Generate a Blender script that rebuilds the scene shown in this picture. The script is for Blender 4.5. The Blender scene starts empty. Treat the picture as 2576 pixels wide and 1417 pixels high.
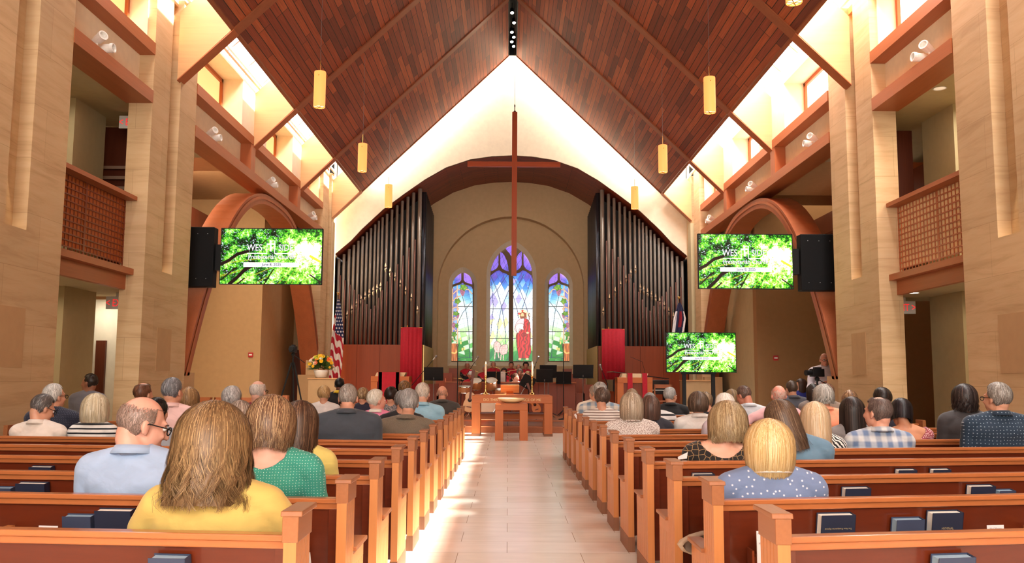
import bpy, math, random
import numpy as np
from mathutils import Vector, Matrix

SC = bpy.context.scene
COL = SC.collection
R = math.radians
PI = math.pi
XC = 0.08            # centre line of the nave
EYE = 1.305          # camera height

# ---------------------------------------------------------------- camera
F = 2250.0; CX, CY = 1288.0, 708.5
_d = Vector(((1278 - CX) / F, -(952 - CY) / F, -1.0)).normalized()
_u = Vector((0.006, 1, 0)); _u = (_u - _d * _u.dot(_d)).normalized()
_r = _d.cross(_u)
CB = Matrix((_r, _d, _u))                     # rows: world axes seen by the camera
cam_data = bpy.data.cameras.new('camera')
cam_data.sensor_width = 36.0
cam_data.lens = 36.0 * F / 2576.0
cam_data.clip_start = 0.05; cam_data.clip_end = 200
cam = bpy.data.objects.new('camera', cam_data); COL.objects.link(cam)
cam.matrix_world = Matrix.Translation((0, 0, EYE)) @ CB.to_4x4()
SC.camera = cam

def ray(px, py):
    return CB @ Vector(((px - CX) / F, -(py - CY) / F, -1.0))
def at(px, py, Y):
    r = ray(px, py) ; r = r * (Y / r.y); return Vector((r.x, r.y, r.z + EYE))

# ---------------------------------------------------------------- world, exposure, daylight
SC.view_settings.view_transform = 'Standard'
SC.view_settings.look = 'None'
SC.view_settings.exposure = 0.65
SC.view_settings.gamma = 1.0
SC.view_settings.use_curve_mapping = False
SC.cycles.use_denoising = True
SC.cycles.max_bounces = 7; SC.cycles.diffuse_bounces = 4; SC.cycles.glossy_bounces = 3
SC.cycles.transmission_bounces = 4; SC.cycles.transparent_max_bounces = 6
SC.cycles.sample_clamp_indirect = 6.0
SC.cycles.caustics_reflective = False; SC.cycles.caustics_refractive = False
world = bpy.data.worlds.new('sky'); SC.world = world; world.use_nodes = True
bg = world.node_tree.nodes['Background']
bg.inputs[0].default_value = (0.93, 0.97, 1.0, 1); bg.inputs[1].default_value = 2.2

def area(name, loc, direction, sx, sy, power, color=(1, 1, 1), spread=180):
    l = bpy.data.lights.new(name, 'AREA'); l.shape = 'RECTANGLE'
    l.size = sx; l.size_y = sy; l.energy = power; l.color = color; l.spread = R(spread)
    o = bpy.data.objects.new(name, l); COL.objects.link(o)
    o.location = loc
    q = Vector(direction).to_track_quat('-Z', 'Y'); o.rotation_euler = q.to_euler()
    return o
def spot(name, loc, direction, power, color, ang=80, blend=0.6, size=0.05):
    l = bpy.data.lights.new(name, 'SPOT'); l.energy = power; l.color = color
    l.spot_size = R(ang); l.spot_blend = blend; l.shadow_soft_size = size
    o = bpy.data.objects.new(name, l); COL.objects.link(o); o.location = loc
    o.rotation_euler = Vector(direction).to_track_quat('-Z', 'Y').to_euler()
    return o
def point(name, loc, power, color, size=0.05):
    l = bpy.data.lights.new(name, 'POINT'); l.energy = power; l.color = color; l.shadow_soft_size = size
    o = bpy.data.objects.new(name, l); COL.objects.link(o); o.location = loc
    return o

sun = bpy.data.lights.new('sun', 'SUN'); sun.energy = 26.0; sun.angle = R(2.5); sun.color = (1.0, 0.95, 0.86)
so = bpy.data.objects.new('sun', sun); COL.objects.link(so)
so.rotation_euler = Vector((-1.0, 0.03, -1.215)).to_track_quat('-Z', 'Y').to_euler()
DAY = (1.0, 0.97, 0.92)
# daylight of the two long skylights beside the eaves (slope follows the glass)
for sgn, pw in ((-1, 600), (1, 1900)):
    o = area('skylight_daylight', (XC + sgn * 4.97, 11.0, 7.95), (-sgn * 0.25, 0, -1), 1.0, 31.0, pw, DAY)
    o.rotation_euler = (0, sgn * R(-12), 0)
    o.rotation_euler = (0, -sgn * R(-44), 0)
# daylight of the glazed slot between the end of the ceiling and the front wall
for sgn, pw in ((-1, 60), (1, 100)):
    o = area('slot_daylight', (XC + sgn * 2.2, 26.86, 9.45), (0, 0.45, -1), 6.0, 0.3, pw, (1.0, 0.93, 0.82))
    zx = Vector((sgn * 0.717, 0, -0.697)); zy = Vector((0, 0, 0))
    n = Vector((-0.697 * sgn * 0.8, 0.5, -0.717 * 0.8)).normalized()
    xax = zx.normalized(); yax = (-n).cross(xax).normalized()
    o.matrix_world = Matrix.Translation(o.location) @ Matrix((xax, yax, xax.cross(yax))).transposed().to_4x4()
# fill light added behind the camera, placed in an assumed rear window
area('rear_fill_light', (XC, -6.6, 4.6), (0, 1, -0.12), 8.0, 5.5, 800, (1.0, 0.92, 0.80))
# warm house lights over the side aisles and transepts
WARM = (1.0, 0.80, 0.56)
area('left_transept_light', (-7.0, 18.6, 5.5), (0, 0.35, -1), 1.2, 5.0, 330, WARM)
area('right_transept_light', (7.8, 20.5, 5.5), (0, 0.1, -1), 2.0, 6.0, 42, WARM)
for sgn in (-1, 1):
    area('gallery_light', (XC + sgn * 6.5, 11.4, 5.3), (0, 0.0, -1), 0.8, 2.0, 14 if sgn < 0 else 40, (1.0, 0.88, 0.7))
    area('aisle_light', (XC + sgn * 6.6, 11.0, 2.45), (0, 0.0, -1), 0.8, 3.0, 12, WARM)
area('chancel_light', (XC, 28.4, 7.2), (0, 0.5, -1), 3.5, 0.6, 12, (1.0, 0.86, 0.66))
area('choir_light', (XC, 26.0, 6.4), (0, 0.6, -1), 4.0, 0.6, 17, (1.0, 0.84, 0.66))

# ---------------------------------------------------------------- materials
def newmat(name):
    m = bpy.data.materials.new(name); m.use_nodes = True
    nt = m.node_tree; b = nt.nodes['Principled BSDF']
    return m, nt, b
def N(nt, t, **kw):
    n = nt.nodes.new(t)
    for k, v in kw.items():
        if k.startswith('_'): setattr(n, k[1:], v)
        else:
            n.inputs[k].default_value = v
    return n
def L(nt, a, b): nt.links.new(a, b)
def c3(c): return (c[0], c[1], c[2], 1.0)
def s2l(r, g, b):
    f = lambda v: (v / 255 / 12.92) if v / 255 <= 0.04045 else ((v / 255 + 0.055) / 1.055) ** 2.4
    return (f(r), f(g), f(b))
def ramp(nt, stops, src):
    n = nt.nodes.new('ShaderNodeValToRGB'); e = n.color_ramp.elements
    while len(e) < len(stops): e.new(0.5)
    for i, (p, c) in enumerate(stops): e[i].position = p; e[i].color = c3(c)
    L(nt, src, n.inputs[0]); return n.outputs[0]
def coords(nt, scale=(1, 1, 1), kind='Object', rot=(0, 0, 0)):
    tc = nt.nodes.new('ShaderNodeTexCoord'); mp = nt.nodes.new('ShaderNodeMapping')
    mp.inputs['Scale'].default_value = scale; mp.inputs['Rotation'].default_value = rot
    L(nt, tc.outputs[kind], mp.inputs[0]); return mp.outputs[0]
def bumpify(nt, b, src, strength, dist=0.01):
    n = N(nt, 'ShaderNodeBump', Strength=strength, Distance=dist)
    L(nt, src, n.inputs['Height']); L(nt, n.outputs[0], b.inputs['Normal'])
_mc = {}
def plain(name, col, rough=0.6, metal=0.0, spec=0.5, noise=0.0, nscale=8.0, bump=0.0, coat=0.0):
    if name in _mc: return _mc[name]
    m, nt, b = newmat(name)
    b.inputs['Roughness'].default_value = rough; b.inputs['Metallic'].default_value = metal
    b.inputs['Specular IOR Level'].default_value = spec
    b.inputs['Coat Weight'].default_value = coat; b.inputs['Coat Roughness'].default_value = 0.15
    v = coords(nt, (nscale,) * 3)
    n = N(nt, 'ShaderNodeTexNoise', Scale=1.0, Detail=4.0); L(nt, v, n.inputs['Vector'])
    k = noise if noise else 0.04
    L(nt, ramp(nt, [(0.3, tuple(x * (1 - k) for x in col)), (0.7, tuple(min(1, x * (1 + k)) for x in col))], n.outputs['Fac']), b.inputs['Base Color'])
    if bump: bumpify(nt, b, n.outputs['Fac'], bump)
    _mc[name] = m; return m
def wood(name, col, axis='Z', rough=0.35, var=0.22, fine=60.0, spec=0.3, coat=0.0):
    if name in _mc: return _mc[name]
    m, nt, b = newmat(name)
    sc = [fine, fine, fine]; sc['XYZ'.index(axis)] = 1.6
    v = coords(nt, tuple(sc))
    n = N(nt, 'ShaderNodeTexNoise', Scale=1.0, Detail=5.0, Roughness=0.6); L(nt, v, n.inputs['Vector'])
    v2 = coords(nt, tuple(s * 0.12 for s in sc))
    n2 = N(nt, 'ShaderNodeTexNoise', Scale=1.0, Detail=3.0); L(nt, v2, n2.inputs['Vector'])
    mx = N(nt, 'ShaderNodeMath', _operation='ADD'); L(nt, n.outputs['Fac'], mx.inputs[0]); L(nt, n2.outputs['Fac'], mx.inputs[1])
    hf = N(nt, 'ShaderNodeMath', _operation='MULTIPLY'); hf.inputs[1].default_value = 0.5; L(nt, mx.outputs[0], hf.inputs[0])
    L(nt, ramp(nt, [(0.32, tuple(x * (1 - var) for x in col)), (0.68, tuple(min(1, x * (1 + var)) for x in col))], hf.outputs[0]), b.inputs['Base Color'])
    b.inputs['Roughness'].default_value = rough; b.inputs['Specular IOR Level'].default_value = spec
    b.inputs['Coat Weight'].default_value = coat; b.inputs['Coat Roughness'].default_value = 0.12
    _mc[name] = m; return m
def emis(name, col, strength):
    if name in _mc: return _mc[name]
    m, nt, b = newmat(name)
    b.inputs['Base Color'].default_value = c3(col); b.inputs['Emission Color'].default_value = c3(col)
    b.inputs['Emission Strength'].default_value = strength
    v = coords(nt, (3,) * 3); n = N(nt, 'ShaderNodeTexNoise', Scale=1.0); L(nt, v, n.inputs['Vector'])
    L(nt, ramp(nt, [(0.3, tuple(x * 0.93 for x in col)), (0.7, col)], n.outputs['Fac']), b.inputs['Base Color'])
    _mc[name] = m; return m
def vcol(name, strength=0.0, rough=0.5):
    """painted in vertex colours: glass, screens, printed cloth"""
    if name in _mc: return _mc[name]
    m, nt, b = newmat(name)
    a = N(nt, 'ShaderNodeAttribute'); a.attribute_name = 'paint'
    L(nt, a.outputs['Color'], b.inputs['Base Color'])
    b.inputs['Roughness'].default_value = rough
    if strength:
        L(nt, a.outputs['Color'], b.inputs['Emission Color']); b.inputs['Emission Strength'].default_value = strength
    _mc[name] = m; return m

def stone_mat():
    m, nt, b = newmat('travertine')
    v = coords(nt, (0.9, 0.9, 9.0))
    n = N(nt, 'ShaderNodeTexNoise', Scale=1.0, Detail=8.0, Roughness=0.65, Distortion=0.6); L(nt, v, n.inputs['Vector'])
    vb = coords(nt, (0.35, 0.35, 0.7))
    nb = N(nt, 'ShaderNodeTexNoise', Scale=1.0, Detail=3.0); L(nt, vb, nb.inputs['Vector'])
    base = ramp(nt, [(0.25, s2l(186, 154, 114)), (0.5, s2l(208, 177, 137)), (0.8, s2l(216, 190, 152))], n.outputs['Fac'])
    big = ramp(nt, [(0.3, (0.86, 0.85, 0.82)), (0.7, (1.08, 1.08, 1.06))], nb.outputs['Fac'])
    mx = N(nt, 'ShaderNodeMix', _data_type='RGBA', _blend_type='MULTIPLY'); mx.inputs['Factor'].default_value = 1.0
    L(nt, base, mx.inputs[6]); L(nt, big, mx.inputs[7])
    # block joints in world z and along the face (y, with x for the returns)
    tc = nt.nodes.new('ShaderNodeTexCoord'); sp = nt.nodes.new('ShaderNodeSeparateXYZ'); L(nt, tc.outputs['Object'], sp.inputs[0])
    ad = N(nt, 'ShaderNodeMath', _operation='ADD'); L(nt, sp.outputs[0], ad.inputs[0]); L(nt, sp.outputs[1], ad.inputs[1])
    cb = nt.nodes.new('ShaderNodeCombineXYZ'); L(nt, ad.outputs[0], cb.inputs[0]); L(nt, sp.outputs[2], cb.inputs[1])
    br = N(nt, 'ShaderNodeTexBrick', Scale=1.0); br.inputs['Brick Width'].default_value = 1.35; br.inputs['Row Height'].default_value = 0.62
    br.inputs['Mortar Size'].default_value = 0.003; br.inputs['Mortar Smooth'].default_value = 0.3
    br.inputs['Color1'].default_value = (1.02, 1.01, 1.0, 1); br.inputs['Color2'].default_value = (0.93, 0.92, 0.9, 1); br.inputs['Mortar'].default_value = (0.72, 0.68, 0.62, 1)
    L(nt, cb.outputs[0], br.inputs['Vector'])
    m2 = N(nt, 'ShaderNodeMix', _data_type='RGBA', _blend_type='MULTIPLY'); m2.inputs['Factor'].default_value = 1.0
    L(nt, mx.outputs[2], m2.inputs[6]); L(nt, br.outputs['Color'], m2.inputs[7])
    L(nt, m2.outputs[2], b.inputs['Base Color']); b.inputs['Roughness'].default_value = 0.7
    bumpify(nt, b, n.outputs['Fac'], 0.15, 0.01)
    return m
def plank_mat(name, cols, w, ln, rough=0.5, mortar=(0.012, 0.006, 0.004), ms=0.007, grain=0.25):
    """boards along u, courses across v (uv in metres)"""
    m, nt, b = newmat(name)
    v = coords(nt, (1, 1, 1), 'UV')
    br = N(nt, 'ShaderNodeTexBrick', Scale=1.0, _offset=0.37, _offset_frequency=3, _squash=0.7, _squash_frequency=5)
    br.inputs['Brick Width'].default_value = ln; br.inputs['Row Height'].default_value = w
    br.inputs['Mortar Size'].default_value = ms; br.inputs['Mortar Smooth'].default_value = 0.2
    br.inputs['Color1'].default_value = (0, 0, 0, 1); br.inputs['Color2'].default_value = (1, 1, 1, 1); br.inputs['Mortar'].default_value = (0.5, 0.5, 0.5, 1)
    L(nt, v, br.inputs['Vector'])
    k = len(cols); rc = ramp(nt, [((i + 0.5) / k, c) for i, c in enumerate(cols)], br.outputs['Color'])
    v2 = coords(nt, (1.5, 45, 1), 'UV'); n = N(nt, 'ShaderNodeTexNoise', Scale=1.0, Detail=4.0); L(nt, v2, n.inputs['Vector'])
    g = ramp(nt, [(0.3, (1 - grain,) * 3), (0.7, (1 + grain,) * 3)], n.outputs['Fac'])
    mx = N(nt, 'ShaderNodeMix', _data_type='RGBA', _blend_type='MULTIPLY'); mx.inputs['Factor'].default_value = 1.0
    L(nt, rc, mx.inputs[6]); L(nt, g, mx.inputs[7])
    m2 = N(nt, 'ShaderNodeMix', _data_type='RGBA'); L(nt, br.outputs['Fac'], m2.inputs['Factor'])
    L(nt, mx.outputs[2], m2.inputs[6]); m2.inputs[7].default_value = c3(mortar)
    L(nt, m2.outputs[2], b.inputs['Base Color']); b.inputs['Roughness'].default_value = rough
    inv = N(nt, 'ShaderNodeMath', _operation='SUBTRACT'); inv.inputs[0].default_value = 1.0; L(nt, br.outputs['Fac'], inv.inputs[1])
    bumpify(nt, b, inv.outputs[0], 0.6, 0.01)
    return m
def floor_mat():
    m, nt, b = newmat('cream_stone_floor')
    v = coords(nt, (1, 1, 1))
    br = N(nt, 'ShaderNodeTexBrick', Scale=1.0, _offset=0.4); br.inputs['Brick Width'].default_value = 0.92; br.inputs['Row Height'].default_value = 0.46
    br.inputs['Mortar Size'].default_value = 0.0025; br.inputs['Mortar Smooth'].default_value = 0.2
    br.inputs['Color1'].default_value = c3(s2l(246, 241, 232)); br.inputs['Color2'].default_value = c3(s2l(236, 227, 212)); br.inputs['Mortar'].default_value = c3(s2l(160, 140, 116))
    L(nt, v, br.inputs['Vector'])
    v2 = coords(nt, (3, 9, 1)); n = N(nt, 'ShaderNodeTexNoise', Scale=1.0, Detail=6.0); L(nt, v2, n.inputs['Vector'])
    g = ramp(nt, [(0.3, (0.93,) * 3), (0.7, (1.05,) * 3)], n.outputs['Fac'])
    mx = N(nt, 'ShaderNodeMix', _data_type='RGBA', _blend_type='MULTIPLY'); mx.inputs['Factor'].default_value = 1.0
    L(nt, br.outputs['Color'], mx.inputs[6]); L(nt, g, mx.inputs[7]); L(nt, mx.outputs[2], b.inputs['Base Color'])
    b.inputs['Roughness'].default_value = 0.22; b.inputs['Specular IOR Level'].default_value = 0.9
    return m
STONE = stone_mat()
BEAM = wood('beam_wood_y', s2l(170, 100, 62), 'Y', 0.45, 0.12)
BEAMZ = wood('beam_wood_z', s2l(172, 98, 58), 'Z', 0.45, 0.12)
RAFT = wood('rafter_wood', s2l(150, 88, 56), 'X', 0.5, 0.12)
MAPLE = wood('maple_veneer', s2l(206, 158, 110), 'X', 0.45, 0.1)
ARCHW = wood('arch_wood', s2l(160, 88, 52), 'Z', 0.4, 0.14)
PANELW = wood('panel_wood', s2l(128, 56, 26), 'Z', 0.4, 0.14)
DARKW = wood('dark_wood', s2l(96, 44, 26), 'Z', 0.4, 0.2)
CEIL = plank_mat('ceiling_boards', [s2l(112, 48, 28), s2l(154, 72, 38), s2l(130, 56, 32), s2l(176, 90, 48), s2l(134, 60, 38), s2l(164, 78, 40)], 0.135, 2.1, 0.6)
VAULT = plank_mat('vault_boards', [s2l(122, 52, 28), s2l(146, 64, 34), s2l(130, 56, 32)], 0.10, 1.2)
STAGEF = plank_mat('stage_boards', [s2l(150, 96, 62), s2l(166, 108, 70)], 0.1, 1.6, 0.25)
FLOOR = floor_mat()
CREAM = plain('cream_plaster', s2l(232, 219, 194), 0.8)
WHITEP = plain('white_plaster', s2l(240, 226, 200), 0.85)
TAN = plain('tan_plaster', s2l(186, 150, 108), 0.8)
OLIVE = plain('olive_plaster', s2l(188, 174, 138), 0.8)
NICHE = plain('niche_plaster', s2l(196, 170, 134), 0.85)
BLACK = plain('black_paint', (0.009, 0.009, 0.010), 0.55, spec=0.25)
GREYM = plain('grey_metal', (0.35, 0.35, 0.36), 0.35, 1.0)
CHROME = plain('chrome', (0.8, 0.8, 0.82), 0.12, 1.0)
BRASS = plain('brass', (0.85, 0.6, 0.22), 0.2, 1.0)
WHITE = plain('white_enamel', (0.8, 0.78, 0.74), 0.4)

# ---------------------------------------------------------------- geometry helpers
class MB:
    def __init__(s): s.v = []; s.f = []; s.uv = None; s.mi = []
    def add(s, vs, fs, mi=0):
        o = len(s.v); s.v += [tuple(p) for p in vs]
        s.f += [tuple(i + o for i in f) for f in fs]; s.mi += [mi] * len(fs); return s
    def box(s, x0, x1, y0, y1, z0, z1, mi=0):
        if x0 > x1: x0, x1 = x1, x0
        return s.add([(x0, y0, z0), (x1, y0, z0), (x1, y1, z0), (x0, y1, z0), (x0, y0, z1), (x1, y0, z1), (x1, y1, z1), (x0, y1, z1)],
                     [(0, 3, 2, 1), (4, 5, 6, 7), (0, 1, 5, 4), (1, 2, 6, 5), (2, 3, 7, 6), (3, 0, 4, 7)], mi)
    def obox(s, c, size, M=None, mi=0):
        """box centred on c, half sizes, optional 3x3 rotation"""
        pts = [Vector((sx * size[0], sy * size[1], sz * size[2])) for sz in (-1, 1) for sx, sy in ((-1, -1), (1, -1), (1, 1), (-1, 1))]
        if M is not None: pts = [M @ p for p in pts]
        return s.add([p + Vector(c) for p in pts], [(0, 3, 2, 1), (4, 5, 6, 7), (0, 1, 5, 4), (1, 2, 6, 5), (2, 3, 7, 6), (3, 0, 4, 7)], mi)
    def prism(s, poly, vec, mi=0):
        """polygon (3d points) extruded by vec"""
        n = len(poly); v = Vector(vec)
        return s.add([Vector(p) for p in poly] + [Vector(p) + v for p in poly],
                     [tuple(range(n))[::-1], tuple(range(n, 2 * n))] + [(i, (i + 1) % n, n + (i + 1) % n, n + i) for i in range(n)], mi)
    def tube(s, pts, rad, seg=8, mi=0, caps=True):
        pts = [Vector(p) for p in pts]; n = len(pts)
        rr = rad if isinstance(rad, (list, tuple)) else [rad] * n
        prev = None; vs = []
        for i, p in enumerate(pts):
            t = (pts[min(i + 1, n - 1)] - pts[max(i - 1, 0)])
            if t.length < 1e-9: t = Vector((0, 0, 1))
            t.normalize()
            if prev is None:
                a = Vector((0, 0, 1)) if abs(t.z) < 0.9 else Vector((1, 0, 0)); u = t.cross(a).normalized()
            else:
                u = (prev - t * prev.dot(t)); u = u.normalized() if u.length > 1e-6 else t.orthogonal().normalized()
            prev = u; w = t.cross(u)
            for k in range(seg):
                a = 2 * PI * k / seg; vs.append(p + (u * math.cos(a) + w * math.sin(a)) * rr[i])
        fs = []
        for i in range(n - 1):
            for k in range(seg):
                k2 = (k + 1) % seg; fs.append((i * seg + k, i * seg + k2, (i + 1) * seg + k2, (i + 1) * seg + k))
        if caps: fs += [tuple(range(seg))[::-1], tuple(range((n - 1) * seg, n * seg))]
        return s.add(vs, fs, mi)
    def lathe(s, prof, c=(0, 0, 0), seg=20, mi=0, M=None, caps=True):
        """profile [(r, z)] turned about z"""
        vs = []; n = len(prof); c = Vector(c)
        for r, z in prof:
            for k in range(seg):
                a = 2 * PI * k / seg; p = Vector((r * math.cos(a), r * math.sin(a), z))
                if M is not None: p = M @ p
                vs.append(p + c)
        fs = [(i * seg + k, i * seg + (k + 1) % seg, (i + 1) * seg + (k + 1) % seg, (i + 1) * seg + k) for i in range(n - 1) for k in range(seg)]
        if caps: fs += [tuple(range(seg))[::-1], tuple(range((n - 1) * seg, n * seg))]
        return s.add(vs, fs, mi)
    def ball(s, c, r, seg=14, rings=9, M=None, mi=0):
        r = r if isinstance(r, (tuple, list)) else (r, r, r); c = Vector(c); vs = []
        for i in range(rings + 1):
            a = PI * i / rings
            for k in range(seg):
                b = 2 * PI * k / seg
                p = Vector((r[0] * math.sin(a) * math.cos(b), r[1] * math.sin(a) * math.sin(b), r[2] * math.cos(a)))
                if M is not None: p = M @ p
                vs.append(p + c)
        fs = [(i * seg + k, (i + 1) * seg + k, (i + 1) * seg + (k + 1) % seg, i * seg + (k + 1) % seg) for i in range(rings) for k in range(seg)]
        return s.add(vs, fs, mi)
    def build(s, name, mats, parent=None, smooth=False, uvf=None, bevel=0.0, label=None, cat=None, group=None, kind=None):
        me = bpy.data.meshes.new(name); me.from_pydata([tuple(v) for v in s.v], [], s.f); me.validate(clean_customdata=False)
        mats = mats if isinstance(mats, (list, tuple)) else [mats]
        for m in mats: me.materials.append(m)
        if len(mats) > 1 and len(me.polygons) == len(s.mi): me.polygons.foreach_set('material_index', s.mi)
        if smooth: me.polygons.foreach_set('use_smooth', [True] * len(me.polygons))
        if uvf:
            uv = me.uv_layers.new(name='UVMap').data
            for lp in me.loops: uv[lp.index].uv = uvf(me.vertices[lp.vertex_index].co)
        o = bpy.data.objects.new(name, me); COL.objects.link(o)
        if parent is not None: o.parent = parent
        if bevel:
            b = o.modifiers.new('bevel', 'BEVEL'); b.width = bevel; b.segments = 2; b.limit_method = 'ANGLE'
        if smooth == 'auto':
            pass
        tag(o, label, cat, group, kind); return o
def tag(o, label=None, cat=None, group=None, kind=None):
    if label: o['label'] = label
    if cat: o['category'] = cat
    if group: o['group'] = group
    if kind: o['kind'] = kind
    return o
def thing(name, label, cat, loc=(0, 0, 0), rz=0.0, group=None):
    o = bpy.data.objects.new(name, None); COL.objects.link(o); o.empty_display_size = 0.1
    o.location = loc; o.rotation_euler = (0, 0, rz); return tag(o, label, cat, group)
def struct(name, mb, mat, label=None, **kw):
    return mb.build(name, mat, kind='structure', label=label, cat='building part' if label else None, **kw)
def copy_tree(o, parent=None):
    c = o.copy(); COL.objects.link(c); c.parent = parent
    for ch in list(o.children): copy_tree(ch, c)
    return c
def box_thing(*a): return MB().box(*a)
def sx(s, d): return XC + s * d      # x at distance d from the centre line, side s
SIDE = {-1: 'left', 1: 'right'}
# ================================================================ THE BUILDING
Z_EAVE, Z_RIDGE, HALF = 6.93, 11.34, 4.54     # underside of the ceiling
SL = (Z_RIDGE - Z_EAVE) / HALF
WT = 7.42; NAVE = 5.40                                    # face of the nave piers
Y0, YC, YW, YB = -7.0, 26.70, 27.20, 30.90     # back wall, end of ceiling, front wall, chancel wall
struct('floor', MB().box(-13, 13, Y0, 32, -0.2, 0), FLOOR)
struct('wall_back', MB().box(-13, 13, Y0 - 0.3, Y0, -0.2, 1.6).box(-13, XC - 4.2, Y0 - 0.3, Y0, 1.6, 7.6).box(XC + 4.2, 13, Y0 - 0.3, Y0, 1.6, 7.6).box(-13, 13, Y0 - 0.3, Y0, 7.6, 12.5), CREAM)
w = MB()
for i in range(6): w.box(XC - 4.2 + i * 1.65, XC - 4.12 + i * 1.65, Y0 - 0.2, Y0 - 0.1, 1.6, 7.6)
for z in (1.6, 3.6, 5.6, 7.5): w.box(XC - 4.2, XC + 4.2, Y0 - 0.2, Y0 - 0.1, z, z + 0.08)
struct('window_9', w, BEAMZ)  # assumed frame in the unseen back wall, added to go with the fill light
# ceiling: two sloping board fields, a black slot with track lights along the ridge
for s in (-1, 1):
    m = MB(); a = 0.11
    zt = lambda d: Z_RIDGE - SL * d
    m.prism([(sx(s, a), Y0, zt(a)), (sx(s, HALF), Y0, zt(HALF)), (sx(s, HALF), Y0, zt(HALF) + 0.95), (sx(s, a), Y0, zt(a) + 0.95)], (0, YC - Y0, 0))
    struct('ceiling', m, CEIL, uvf=lambda co: (co.y, abs(co.x - XC) * math.hypot(1, SL)))
    # edge trim along the front end of the boards and the eave
    t = MB().prism([(sx(s, a), YC, zt(a) - 0.03), (sx(s, HALF + 0.05), YC, zt(HALF + 0.05) - 0.03), (sx(s, HALF + 0.05), YC, zt(HALF) + 0.9), (sx(s, a), YC, zt(a) + 0.95)], (0, 0.06, 0))
    t.prism([(sx(s, HALF), Y0, zt(HALF) - 0.03), (sx(s, HALF + 0.05), Y0, zt(HALF) - 0.06), (sx(s, HALF + 0.05), Y0, zt(HALF) + 0.9), (sx(s, HALF), Y0, zt(HALF) + 0.9)], (0, YC - Y0, 0))
    struct('trim_%d' % (1 if s < 0 else 2), t, RAFT)
m = MB().box(XC - 0.11, XC + 0.11, Y0, YC, Z_RIDGE + 0.35, Z_RIDGE + 0.5)
for s in (-1, 1): m.box(sx(s, 0.11), sx(s, 0.13), Y0, YC, Z_RIDGE - 0.14, Z_RIDGE + 0.5)
m.box(XC - 0.13, XC + 0.13, YC - 0.03, YC + 0.05, Z_RIDGE - 0.12, Z_RIDGE + 0.6)
struct('trim_3', m, BLACK)
RY = [1.2, 5.45, 9.7, 13.95, 18.2, 22.4]       # rafters
PIERS = [(-0.0, 2.0, 0.9), (4.25, 6.25, 5.15), (8.62, 10.55, 9.55), (12.98, 14.80, 13.85), (25.20, 27.20, 26.2)]
k = 0
for s in (-1, 1):
    for y in RY:
        zt = lambda d: Z_RIDGE - SL * d
        m = MB().prism([(sx(s, 0.11), y, zt(0.11) - 0.035), (sx(s, HALF + 0.02), y, zt(HALF + 0.02) - 0.035), (sx(s, HALF + 0.02), y, zt(HALF) + 0.02), (sx(s, 0.11), y, zt(0.11) + 0.02)], (0, 0.26, 0))
        m.build('rafter', RAFT, kind='structure', label='wooden rafter crossing the %s slope of the boarded ceiling' % SIDE[s], cat='beam', group='ceiling rafters %s' % SIDE[s])
    # rafter beside the front wall and the deep panelled fins that carry the eave
    for i, y in enumerate(RY + [YC - 0.2]):
        zb = 6.16; zw = lambda d: Z_EAVE - SL * (d - HALF)
        fin = [(sx(s, HALF + 0.02), y, Z_EAVE - 0.03), (sx(s, NAVE + 0.02), y, zw(NAVE + 0.02) - 0.03), (sx(s, NAVE + 0.02), y, 7.18), (sx(s, HALF + 0.02), y, 7.18 + SL * (NAVE - HALF))]
        fo = MB().prism(fin, (0, 0.24, 0)).build('roof_fin', MAPLE, kind='structure', label='pale veneered fin under the %s skylight' % SIDE[s], cat='beam', group='skylight fins %s' % SIDE[s])
        edge = [(sx(s, HALF), y - 0.01, Z_EAVE - 0.05), (sx(s, NAVE + 0.02), y - 0.01, zw(NAVE + 0.02) - 0.05), (sx(s, NAVE + 0.02), y - 0.01, zw(NAVE + 0.02) - 0.03 + 0.0), (sx(s, HALF), y - 0.01, Z_EAVE - 0.03)]
        MB().prism(edge, (0, 0.26, 0)).build('edge_board', BEAMZ, fo)
# skylight glazing bars above the fins
    m = MB()
    y = Y0
    while y < YC:
        a = Vector((sx(s, HALF - 0.05), y, 7.4 + SL * (NAVE - HALF) + 0.06)); b = Vector((sx(s, NAVE + 0.1), y, 7.38))
        m.prism([a, b, b + Vector((0, 0, 0.06)), a + Vector((0, 0, 0.06))], (0, 0.05, 0)); y += 1.0625
    for d in (HALF + 0.02, NAVE - 0.02): m.box(sx(s, d), sx(s, d) + 0.05, Y0, YC, 7.42 + SL * (NAVE - d), 7.48 + SL * (NAVE - d))
    struct('window_%d' % (7 if s < 0 else 8), m, plain('glazing_bar', (0.7, 0.72, 0.75), 0.4))

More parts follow.
